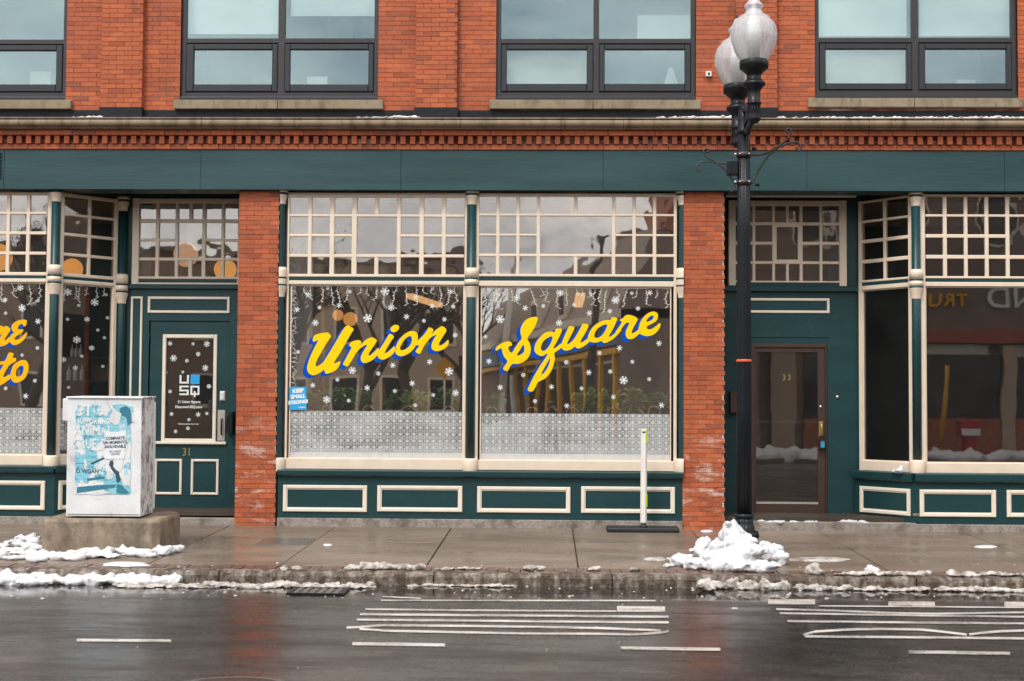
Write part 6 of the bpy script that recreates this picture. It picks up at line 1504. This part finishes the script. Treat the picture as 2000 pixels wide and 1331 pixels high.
def gutter(name, label, px0, px1, n, hlo, hhi, seed, mat='dirty_snow', dyk=0.0):
    l = []; rg = random.Random(seed)
    for k in range(int(n * 1.6)):
        px = px0 + (px1 - px0) * min(1, max(0, k / (n * 1.6 - 1) + rg.uniform(-.02, .02))); q_ = on_road(px, 1150)
        m_ = 0.5 + 0.5 * noise.noise(Vector((q_.x * 1.9, seed * 2.3, 0))) * 2.0
        h = hlo * 0.5 + (hhi - hlo * 0.5) * max(0.0, m_) * rg.random() ** 1.3
        if h < 0.008: continue
        r_ = rg.uniform(.025, .085)
        l.append((q_.x, KERB_Y - rg.uniform(.0, .09) - dyk, ROAD_Z + h * .45, r_ * 1.25, r_ * .8, h))
    o = blob(name, l, mat, 0.011, 0.016, 15, None, lambda a, b_: ROAD_Z, seed); tag(o, label, 'snow')
gutter('snow_patch', 'dirty snow crusted on the kerb face below the lamp heap', 1405, 1535, 20, .04, .09, 12)
gutter('snow_patch', 'dirty snow crusted on the kerb face right of the lamp', 1560, 1800, 34, .03, .075, 13)
gutter('snow_patch', 'dirty snow crusted on the kerb face at the far right', 1822, 2060, 36, .03, .085, 14)
gutter('slush_ridge', 'grey slush at the kerb foot above the lane lettering', 790, 1000, 26, .012, .035, 15, 'slush')
gutter('slush_ridge', 'brown slush at the kerb foot at the far left of the drain', 225, 330, 14, .01, .03, 16, 'slush', .25)
# thin melting patches on the pavement
def melt(px, py, wpx, dpx, label, mat='snow'):
    n = 22; mb = MB(); c = on_walk(px, py)
    ring = []
    for k in range(n):
        a = 2 * math.pi * k / n; r = 1 + 0.28 * noise.noise(Vector((math.cos(a) * 1.7 + px, math.sin(a) * 1.7, py)))
        q_ = on_walk(px + math.cos(a) * wpx / 2 * r, py + math.sin(a) * dpx / 2 * r); ring.append(Vector((q_.x, q_.y, walk_z(q_.y) + 0.002)))
    inner = [c.lerp(r_, 0.75) + Vector((0, 0, 0.012)) for r_ in ring]
    mb.add(ring + inner + [Vector((c.x, c.y, walk_z(c.y) + 0.016))], [(i, (i + 1) % n, n + (i + 1) % n, n + i) for i in range(n)] + [(n + i, n + (i + 1) % n, 2 * n) for i in range(n)], True)
    o = mb.build('snow_patch', mat); tag(o, label, 'snow')
melt(1600, 1094, 120, 9, 'thin icy snow streak on the pavement right of the lamp heap', 'dirty_snow')
melt(1925, 1069, 44, 5, 'small white ice patch on the pavement at the far right')
melt(1280, 1093, 46, 7, 'thin grey ice patch on the pavement left of the lamp heap', 'dirty_snow')
melt(1380, 1038.5, 24, 4, 'small snow crumb at the foot of the right brick pier')
melt(640, 1065.5, 18, 3, 'snow crumb beside the steel access cover')
melt(245, 1103, 90, 9, 'flat snow patch on the brick edging below the drift')
melt(555, 1111, 16, 9, 'dirty snow crumb on the kerb left of the drain', 'dirty_snow'); melt(580, 1110, 22, 6, 'flatter dirty snow crumb on the kerb above the drain', 'dirty_snow')
# dusting of snow on the step of door 33, on the ledge and along the cornice
def dust(pts_px, y0, y1, z, label, mat='snow', h=0.012):
    a, b_ = pts_px; l = []
    n = max(3, int((b_ - a) / 6))
    for k in range(n): l.append((a + (b_ - a) * 0, 0, 0, 1, 1, 1))
sp_ = []
for k in range(60):
    x_ = rs.uniform(X(1478, 1010, .2), X(1700, 1010, .2)); y_ = rs.uniform(0.03, 0.7)
    sp_.append((x_, y_, zst - 0.004, rs.uniform(.05, .16), rs.uniform(.03, .09), rs.uniform(.008, .02)))
o = blob('snow_dusting', sp_, 'snow', 0.011, 0.006, 14, None, lambda a, b_: zst, 17); tag(o, 'thin snow dusting on the step of door 33', 'snow')
zl_ = Z(1900, 925)
q_ = on_walk(1, 1)
cvx = X(1757, 915, 0.12)
o = blob('snow_lump', [(cvx - .02, .11, zl_ + .02, .08, .07, .045), (cvx, .1, zl_ + .03, .07, .08, .05), (cvx - .05, .14, zl_ + .015, .08, .06, .03), (cvx + .02, .1, zl_ + .07, .045, .05, .035)], 'snow', 0.01, 0.012, 14, None, lambda a, b_: zl_ + .02, 18); tag(o, 'small snow lump on the right shopfront ledge beside its column', 'snow')
for i, (a, b_, h0, lb) in enumerate(((140, 196, 6, 'snow strip on the stone cornice at the left'), (690, 812, 8, 'snow strip on the stone cornice left of centre'), (1275, 1436, 9, 'snow strip on the stone cornice behind the lamp head'), (1519, 2080, 7, 'long snow strip on the stone cornice at the right'))):
    xa, xb = X(a, 230, -.2), X(b_, 230, -.2); l = []
    n = int((xb - xa) / 0.05) + 2
    for k in range(n):
        t = k / (n - 1); h = h0 * 0.0066 * (0.35 + 0.65 * (t if i != 3 else 0.5 + 0.5 * t)) * rs.uniform(.8, 1.1)
        l.append((xa + (xb - xa) * t, -0.15, z_ct, 0.06, 0.12, h))
    o = blob('snow_strip', l, 'snow', 0.014, 0.006, 9, None, lambda a_, b2: z_ct, 20 + i); tag(o, lb, 'snow')
# scattered crumbs of ice too many to count
cr_ = MB(); rc = random.Random(77)
def crumb(p, r):
    k = 7; vs = [p + Vector((math.cos(6.283 * i / k) * r * rc.uniform(.7, 1.3), math.sin(6.283 * i / k) * r * rc.uniform(.7, 1.3), 0.001)) for i in range(k)] + [p + Vector((0, 0, r * rc.uniform(.5, .9)))]
    cr_.add(vs, [(i, (i + 1) % k, k) for i in range(k)])
for i in range(150):
    px = rc.uniform(-20, 2020)
    if rc.random() < .6: q_ = on_road(px, rc.uniform(1145, 1172)); crumb(Vector((q_.x, min(q_.y, KERB_Y - .02), ROAD_Z)), rc.uniform(.006, .02))
    else: q_ = on_walk(px, rc.uniform(1100, 1118)); crumb(q_, rc.uniform(.006, .018))
for i in range(40): q_ = on_road(rc.uniform(0, 2000), rc.uniform(1170, 1320)); crumb(Vector((q_.x, q_.y, ROAD_Z)), rc.uniform(.003, .008))
o = cr_.build('ice_crumbs', 'dirty_snow'); tag(o, 'scattered crumbs of dirty ice along the gutter and kerb', 'ice', kind='stuff')
# litter
q_ = on_road(1600, 1155); o = MB().prism([(q_.x - .03, ROAD_Z + .004), (q_.x + .03, ROAD_Z + .004), (q_.x + .025, ROAD_Z + .03), (q_.x, ROAD_Z + .02), (q_.x - .025, ROAD_Z + .032)], q_.y, q_.y + .03).build('litter_scrap', 'snow'); tag(o, 'crumpled white paper scrap in the gutter right of the lamp', 'litter')
q_ = on_road(1436, 1191); o = MB().prism([(q_.x - .03, ROAD_Z + .004), (q_.x + .03, ROAD_Z + .004), (q_.x + .02, ROAD_Z + .014), (q_.x - .02, ROAD_Z + .016)], q_.y, q_.y + .03).build('litter_scrap', 'snow'); tag(o, 'tiny white scrap on the wet road between the lane letterings', 'litter')
# ------------------------------------------------------------------ across the street (seen reflected in the glass)
FZ = ROAD_Z + 0.13
far_walk = MB().box(-70, 70, -75, ROAD_FAR, FZ - 0.3, FZ).build('far_sidewalk', 'wet_concrete'); tag(far_walk, kind='structure')
pmat('tan_wall', (0.50, 0.40, 0.30), 0.85, 0.12, 0.8); pmat('brown_wall', (0.30, 0.22, 0.165), 0.85, 0.15, 0.8); pmat('umber_wall', (0.235, 0.185, 0.155), 0.85, 0.15, 0.8)
pmat('brown_roof', (0.25, 0.195, 0.16), 0.8, 0.2, 2); pmat('dark_window', (0.02, 0.02, 0.024), 0.15, 0.1); pmat('pale_panel', (0.55, 0.55, 0.48), 0.6, 0.08, 1)
pmat('rust_band', (0.36, 0.09, 0.055), 0.6, 0.1, 2); pmat('ochre_trim', (0.75, 0.42, 0.06), 0.6, 0.12, 2); pmat('slate_blue', (0.13, 0.22, 0.35), 0.6, 0.12, 2); pmat('low_brick', (0.36, 0.12, 0.07), 0.8, 0.3, 9)
def house(name, label, x0, x1, y, dep, h, mat, wins, roof='brown_roof'):
    e = empty(name, ((x0 + x1) / 2, y - dep / 2, FZ)); tag(e, label, 'building')
    MB().box(x0, x1, y - dep, y, FZ, h).build('wall', mat, e)
    MB().box(x0 - .2, x1 + .2, y - dep - .2, y + .25, h, h + .3).build('roof', roof, e)
    for (a, b_, z0, z1) in wins:
        f_ = MB(); frame_rect(f_, a, b_, z0, z1, 0.12, y - 0.02, y + 0.06); w_ = f_.build('window', 'white_trim', e)
        MB().box(a + .12, b_ - .12, y - 0.02, y + 0.02, z0 + .12, z1 - .12).build('pane', 'dark_window', w_)
    return e
house('tan_house', 'broad tan building across the street reflected behind bare trees', -13.0, -3.6, -46, 8, 8.1, 'tan_wall', [(-12.2 + k * 2.2, -11.0 + k * 2.2, z, z + 1.7) for k in range(4) for z in (1.2, 4.3)])
house('far_house', 'dark brown building across the street at the far left of the reflections', -85, -14.5, -47, 8, 8.6, 'brown_wall', [(-43 + k * 2.6, -41.8 + k * 2.6, z, z + 1.6) for k in range(-14, 11) for z in (1.4, 4.6)])
hd = house('doorway_house', 'brown building with a wide dark doorway reflected at the right of the Square pane', 2.9, 6.9, -34, 8, 7.6, 'brown_wall', [])
MB().box(4.3, 6.7, -42, -33.98, 7.9, 11.0).build('chimney_block', 'low_brick', hd); MB().box(2.95, 4.7, -34.1, -33.95, FZ, 3.0).build('doorway', 'dark_void', hd); MB().box(5.2, 5.6, -34.1, -33.9, FZ, 4.6).build('pilaster', 'tan_wall', hd)  # doorway is a flat near-black panel standing in for the shaded opening
MB().box(5.0, 6.6, -34.1, -33.9, 4.6, 5.8).build('sign_board', 'pale_panel', hd)
text_obj('wall_lettering', 'YEA !', 0.62, (4.0, -33.9, 3.75), 'paint_amber', hd, rotz=math.pi, extrude=0.02)
# long shop running away down the side street
p0, p1 = (2.35, -28.6), (-3.95, -61.0); TS, lS = frame_T(p0, p1)
sb = empty('side_street_shop', (0.5, -45, FZ)); tag(sb, 'long shop with ochre posts and white cornice reflected in the Square pane', 'building')
MB(TS).box(0, lS, 0, 5, FZ, 4.5).build('wall', 'umber_wall', sb)
MB(TS).add([(0, -.1, 4.8), (lS, -.1, 4.8), (lS, 1.2, 7.5), (0, 1.2, 7.5), (0, 5, 7.5), (lS, 5, 7.5), (0, 5, 4.8), (lS, 5, 4.8)], [(0, 1, 2, 3), (3, 2, 5, 4), (4, 5, 7, 6), (0, 3, 4, 6), (1, 7, 5, 2)]).build('roof', 'brown_roof', sb)
MB(TS).box(-.1, lS, -.35, 0, 4.5, 4.8).build('cornice', 'white_trim', sb); MB(TS).box(0, lS, -.12, 0, 3.6, 4.3).build('sign_band', 'slate_blue', sb)
MB(TS).box(0, lS, -.18, 0, 3.3, 3.5).build('lintel', 'ochre_trim', sb); MB(TS).box(0, lS, -.08, 0, 4.32, 4.48).build('frieze', 'ochre_trim', sb)
for k in range(9):
    u = 0.3 + k * 2.4
    MB(TS).box(u, u + .3, -.16, 0, FZ, 3.3).build('post', 'ochre_trim', sb); w_ = MB(TS).box(u + .4, u + 2.3, -.05, 0, .9, 3.1).build('window', 'pale_panel', sb)
    MB(TS).box(u + .5, u + 1.3, -.07, -.05, 1.0, 3.0).build('pane', 'dark_window', w_); MB(TS).box(u + 1.4, u + 2.2, -.07, -.05, 1.0, 3.0).build('pane', 'dark_window', w_)
for u in (3.0, 9.0, 15.0):
    d_ = MB(TS).box(u, u + 1.6, -.05, .9, 5.0, 6.3).build('dormer', 'white_trim', sb); MB(TS).box(u + .3, u + 1.3, -.08, -.05, 5.2, 6.0).build('pane', 'dark_window', d_)
# big brown block at the right
hc = house('corner_block', 'tall brown block with a rust coloured band reflected in the right shopfront', 7.2, 75, -33, 9, 11.6, 'umber_wall', [(9 + k * 3.2, 10.4 + k * 3.2, 7.6, 9.6) for k in range(18)])
MB().box(9.4, 75, -33.1, -32.9, 1.25, 3.5).build('shop_glass', 'dark_window', hc); MB().box(9.4, 75, -33.1, -32.8, FZ, 1.2).build('low_wall', 'low_brick', hc)
MB().box(7.2, 75, -33.1, -32.6, 3.95, 4.4).build('band', 'rust_band', hc)
for k in range(20): MB().box(10.4 + k * 3.0, 12.8 + k * 3.0, -33.1, -32.85, 3.5, 3.9).build('panel', 'pale_panel', hc)
for x_ in (8.2, 16.2, 20.5, 25): MB().box(x_, x_ + .45 + (.4 if x_ < 9 else 0), -33.1, -32.7, FZ, 3.9).build('column', 'tan_wall', hc)
text_obj('wall_lettering', 'AND', 1.15, (17.0, -32.9, 5.55), 'vinyl_white', hc, rotz=math.pi, extrude=0.03); text_obj('wall_lettering', 'TRU', 0.72, (14.3, -32.9, 5.45), 'paint_amber', hc, rotz=math.pi, extrude=0.03, spacing=1.15, bold=0.01)
e_ = empty('added_end_block', (84, -12, FZ)); tag(e_, 'brown block added far to the right to darken the left canted pane reflection', 'building'); MB().box(80, 90, -32, 14, FZ, 15).build('wall', 'umber_wall', e_)  # added block, keeps bright sky out of the left canted pane
for k in range(7): MB().box(79.95, 80, -29 + k * 5, -27 + k * 5, 5, 8).build('window', 'dark_window', e_)
e_ = empty('added_end_block', (-93, -18, FZ)); tag(e_, 'dark block added far to the left to darken the right canted pane reflection', 'building'); MB().box(-99, -88, -46, 12, FZ, 15).build('wall', 'umber_wall', e_)  # added likewise, hides the sky from the right canted pane
for k in range(7): MB().box(-88, -87.95, -40 + k * 6, -38 + k * 6, 5, 8).build('window', 'dark_window', e_)
# bare street trees
pmat('bark', (0.075, 0.058, 0.046), 0.9, 0.25, 6, 0.5, 30)
def tree(x, y, h, seed, label):
    rnd = random.Random(seed); e = empty('bare_tree', (x, y, FZ)); tag(e, label, 'tree', 'bare trees across the street')
    tr = MB(); cr_ = MB()
    def grow(p, d, ln, r, lev):
        n = 4; pts = [p]; q = p.copy(); dd = d.copy()
        for k in range(n):
            dd = (dd + Vector((rnd.uniform(-.16, .16), rnd.uniform(-.16, .16), rnd.uniform(-.03, .12)))).normalized(); q = q + dd * ln / n; pts.append(q.copy())
        (tr if lev == 0 else cr_).tube(pts, [r * (1 - .45 * k / n) for k in range(n + 1)], 7 if lev < 2 else 4, False)
        if lev < 5:
            for k in range(3 if lev < 3 else 2):
                t = rnd.uniform(.5, 1.0) if lev else rnd.uniform(.7, 1.0); b0 = pts[int(t * n)]
                a = rnd.uniform(0, 6.28); s = rnd.uniform(.45, .95)
                nd = (dd + Vector((math.cos(a) * s, math.sin(a) * s, rnd.uniform(-.1, .3)))).normalized()
                grow(b0, nd, ln * rnd.uniform(.55, .78), r * .55, lev + 1)
    grow(Vector((x, y, FZ - .1)), Vector((rnd.uniform(-.06, .06), 0, 1)).normalized(), h * .34, h * .02 + .05, 0)
    tr.build('trunk', 'bark', e); cr_.build('crown', 'bark', e)
for i, (x, y, h, pos) in enumerate(((-11.0, -34, 9.5, 'leftmost in the Union pane'), (-8.9, -31.5, 9.0, 'left of the U of Union'), (-7.2, -36, 10, 'behind the letters n and i'), (-5.2, -33, 9.5, 'under the letter o of Union'), (-3.6, -37, 9.0, 'beside the middle column'), (-17, -33, 11, 'over door 31'), (-20.5, -36, 11, 'in the canted pane'), (-23.5, -32, 10, 'in the far left street pane'), (-27, -35, 11, 'at the left edge'))):
    tree(x, y, h * 1.22, 100 + i, f'bare winter tree across the street, reflected {pos}')
# ploughed snow banks on the far side
l = []; rs = random.Random(5)
for k in range(150):
    x_ = -24 + 44 * k / 149; l.append((x_, -25.9 + rs.uniform(-.5, .4), ROAD_Z + .15, rs.uniform(.3, .6), rs.uniform(.4, .7), rs.uniform(.3, .55)))
for k in range(40): l.append((rs.gauss(-1.0, .8), -26.8 + rs.uniform(-.6, .6), ROAD_Z + .5, rs.uniform(.4, .7), .6, rs.uniform(.5, 1.0)))
o = blob('snow_bank', l, 'snow', 0.09, 0.09, 2.5, None, lambda a, b_: ROAD_Z, 30); tag(o, 'long ploughed snow bank on the far kerb, reflected in the glass', 'snow bank')
# red newspaper box, striped bollard pole, warning sign
nb_ = empty('newspaper_box', (13.5, -27.6, FZ)); tag(nb_, 'red newspaper box on a pedestal reflected in the right shopfront', 'newspaper box')
pmat('box_red', (0.42, 0.02, 0.018), 0.4, 0.1); MB().box(13.15, 13.85, -27.9, -27.3, FZ + .75, FZ + 1.25).build('box', 'box_red', nb_, .03); MB().box(13.3, 13.7, -27.8, -27.4, FZ, FZ + .75).build('pedestal', 'box_red', nb_, .02); MB().box(13.2, 13.8, -27.298, -27.29, FZ + .8, FZ + 1.0).build('sign_plate', 'vinyl_white', nb_)
bo = empty('sign_pole', (12.45, -27.2, FZ)); tag(bo, 'worn yellow pole on a conical base reflected in the right shopfront', 'pole'); MB().lathe([(.28, FZ), (.25, FZ + .12), (.1, FZ + .4)], 12.45, -27.2, 16).build('base', 'ochre', bo); MB().tube([(12.45, -27.2, FZ + .4), (12.7, -27.2, FZ + 3.0)], .07, 10).build('shaft', 'post_yellow', bo)
ws = empty('warning_sign', (-3.4, -26.6, FZ)); tag(ws, 'amber diamond warning sign on a post reflected below the last n of Union', 'road sign'); MB().tube([(-3.4, -26.65, FZ), (-3.4, -26.65, FZ + 3.1)], .03, 8).build('post', 'steel_plate', ws)
pmat('sign_amber', (0.62, 0.30, 0.01), 0.5); MB().prism([(-3.4, FZ + 2.5), (-3.1, FZ + 2.85), (-3.4, FZ + 3.2), (-3.7, FZ + 2.85)], -26.61, -26.59).build('plate', 'sign_amber', ws)
up = MB().tube([(1.1, -27.5, FZ), (1.55, -27.6, 7.2)], [.14, .11], 12).build('utility_pole', 'bark'); tag(up, 'leaning wooden utility pole reflected in the Square pane', 'pole')
up = MB().tube([(-1.7, -27.6, FZ), (-1.15, -27.6, 6.6)], [.16, .12], 12).build('utility_pole', 'steel_plate'); tag(up, 'pale grey leaning pole reflected near the S of Square', 'pole')
# parked car
def car(cx, cy, label, col):
    pmat('car_paint_' + str(int(cx)), col, 0.25, 0.05, coat=0.6); e = empty('parked_car', (cx, cy, ROAD_Z)); tag(e, label, 'car')
    L_, W_ = 4.5, 1.78; z = ROAD_Z
    prof = [(-2.2, .35), (-2.25, .6), (-2.15, .8), (-1.2, .92), (-.55, 1.38), (.9, 1.42), (1.6, 1.0), (2.15, .95), (2.25, .7), (2.2, .35)]
    b_ = MB(); n = len(prof)
    ring = lambda yy, k: [(cx + x_, cy + yy * (1 if h < .95 else k), z + h) for x_, h in prof]
    b_.add(ring(-W_ / 2, .78) + ring(W_ / 2, .78), [tuple(range(n)), tuple(range(2 * n - 1, n - 1, -1))] + [(i, (i + 1) % n, n + (i + 1) % n, n + i) for i in range(n)]); b_.build('body', 'car_paint_' + str(int(cx)), e, .05)
    for sy in (-1, 1):
        MB().add([(cx - 1.0, cy + sy * W_ * .455, z + .98), (cx + 1.35, cy + sy * W_ * .455, z + 1.0), (cx + .85, cy + sy * W_ * .40, z + 1.36), (cx - .5, cy + sy * W_ * .40, z + 1.33)], [(0, 1, 2, 3)]).build('side_window', 'dark_window', e)
        for xw in (-1.4, 1.4):
            w_ = MB().tube([(cx + xw, cy + sy * (W_ / 2 - .2), z + .32), (cx + xw, cy + sy * (W_ / 2 + .01), z + .32)], .32, 20).build('tyre', 'plastic_black', e)
            MB().tube([(cx + xw, cy + sy * (W_ / 2 + .0), z + .32), (cx + xw, cy + sy * (W_ / 2 + .02), z + .32)], .2, 16).build('rim', 'bolt_steel', w_)
        MB().cbox(cx - 2.27, cx - 2.2, cy + sy * .65 - .15, cy + sy * .65 + .15, z + .6, z + .75, .01).build('headlight', 'vinyl_white', e)
car(17.0, -23.9, 'dark grey car parked at the far kerb, reflected in the right shopfront', (0.04, 0.042, 0.045))
car(-8.6, -28.8, 'black car parked beyond the snow bank, reflected in the Union pane', (0.012, 0.012, 0.014))
# the photographer, standing where the picture is taken from
def photographer(px_, py_):
    g = ROAD_Z + 0.14; K_ = 1.03
    J_ = {'pel': (0, 0, .95), 'sp': (0, 0, 1.15), 'ch': (0, 0.01, 1.36), 'nk': (0, .02, 1.50), 'hd': (0, .05, 1.62), 'top': (0, .04, 1.74),
         'hl': (-.1, 0, .92), 'kl': (-.13, .03, .5), 'al': (-.14, -.02, .09), 'fl': (-.15, .14, .04), 'hr': (.1, 0, .92), 'kr': (.13, .03, .5), 'ar': (.14, -.02, .09), 'fr': (.15, .14, .04),
         'sl': (-.19, .01, 1.42), 'el': (-.30, .14, 1.22), 'wl': (-.10, .27, 1.50), 'pl': (-.06, .29, 1.57), 'sr': (.19, .01, 1.42), 'er': (.32, .12, 1.24), 'wr': (.11, .24, 1.52), 'prr': (.07, .27, 1.59)}
    rad = {'pel': .17, 'sp': .16, 'ch': .18, 'nk': .06, 'hd': .095, 'top': .07, 'hl': .10, 'kl': .068, 'al': .05, 'fl': .04, 'hr': .10, 'kr': .068, 'ar': .05, 'fr': .04, 'sl': .085, 'el': .06, 'wl': .042, 'pl': .04, 'sr': .085, 'er': .06, 'wr': .042, 'prr': .04}
    E_ = [('pel', 'sp'), ('sp', 'ch'), ('ch', 'nk'), ('nk', 'hd'), ('hd', 'top'), ('pel', 'hl'), ('hl', 'kl'), ('kl', 'al'), ('al', 'fl'), ('pel', 'hr'), ('hr', 'kr'), ('kr', 'ar'), ('ar', 'fr'), ('ch', 'sl'), ('sl', 'el'), ('el', 'wl'), ('wl', 'pl'), ('ch', 'sr'), ('sr', 'er'), ('er', 'wr'), ('wr', 'prr')]
    ks = list(J_); me = bpy.data.meshes.new('person'); me.from_pydata([Vector(J_[k]) * K_ for k in ks], [(ks.index(a), ks.index(b_)) for a, b_ in E_], [])
    o = bpy.data.objects.new('person', me); sk = o.modifiers.new('skin', 'SKIN'); o.modifiers.new('sub', 'SUBSURF').levels = 2
    if not me.skin_vertices: 
        bmm = bmesh.new(); bmm.from_mesh(me); bmm.verts.layers.skin.verify(); bmm.to_mesh(me); bmm.free()
    for i, k in enumerate(ks): me.skin_vertices[0].data[i].radius = (rad[k], rad[k]); me.skin_vertices[0].data[i].use_root = (k == 'pel')
    m2 = evaluated_mesh(o); bpy.data.objects.remove(o)
    pmat('skin', (0.50, 0.30, 0.21), 0.5, 0.05); pmat('jacket', (0.018, 0.05, 0.028), 0.8, 0.15, 8); pmat('trousers', (0.03, 0.032, 0.04), 0.8, 0.15, 8); pmat('hair', (0.03, 0.02, 0.014), 0.6, 0.2, 20); pmat('boot', (0.03, 0.02, 0.015), 0.5, 0.1)
    m2.materials.clear()
    for nm in ('skin', 'jacket', 'trousers', 'boot'): m2.materials.append(MATS[nm])
    for p in m2.polygons:
        c = p.center; hand = c.y > .235 and c.z > 1.47
        p.material_index = 0 if (c.z > 1.53 and abs(c.x) < .13 and c.y < .2) or hand else (1 if c.z > .86 else (2 if c.z > .12 else 3)); p.use_smooth = True
    per = link('person', m2, None, (px_, py_, g)); tag(per, 'person in a dark green jacket holding a camera up, reflected in the Square pane', 'person')
    hm = MB().lathe([(.04, g + 1.80), (.09, g + 1.77), (.112, g + 1.70), (.112, g + 1.64), (.10, g + 1.58)], px_, py_ + .025, 20).build('hair', 'hair', per)
    for sx in (-1, 1):
        for k in range(4): MB().tube([(px_ + sx * (.075 - k * .003), py_ + .27, g + 1.56 + k * .018), (px_ + sx * .065, py_ + .305, g + 1.562 + k * .018), (px_ + sx * .035, py_ + .315, g + 1.565 + k * .018)], [.009, .009, .007], 6).build('finger', 'skin', per)
        MB().tube([(px_ + sx * .07, py_ + .25, g + 1.55), (px_ + sx * .04, py_ + .22, g + 1.545), (px_ + sx * .02, py_ + .23, g + 1.55)], [.011, .010, .008], 6).build('thumb', 'skin', per)
    cm = MB(); cm.box(px_ - .065, px_ + .065, py_ + .235, py_ + .295, g + 1.56, g + 1.65); cm = cm.build('hand_camera', 'plastic_black', None, .006); tag(cm, 'black camera held up to the face of the person in the green jacket', 'camera')
    MB().tube([(px_, py_ + .295, g + 1.60), (px_, py_ + .40, g + 1.60)], .036, 16).build('lens', 'plastic_black', cm)
isl = MB().box(-3.5, 3.5, -20.6, -18.75, ROAD_Z - .05, ROAD_Z + .14).build('traffic_island', 'wet_concrete', None, .02); tag(isl, kind='structure')
photographer(0.02, -19.2)
bpy.data.scenes.remove(TMP)
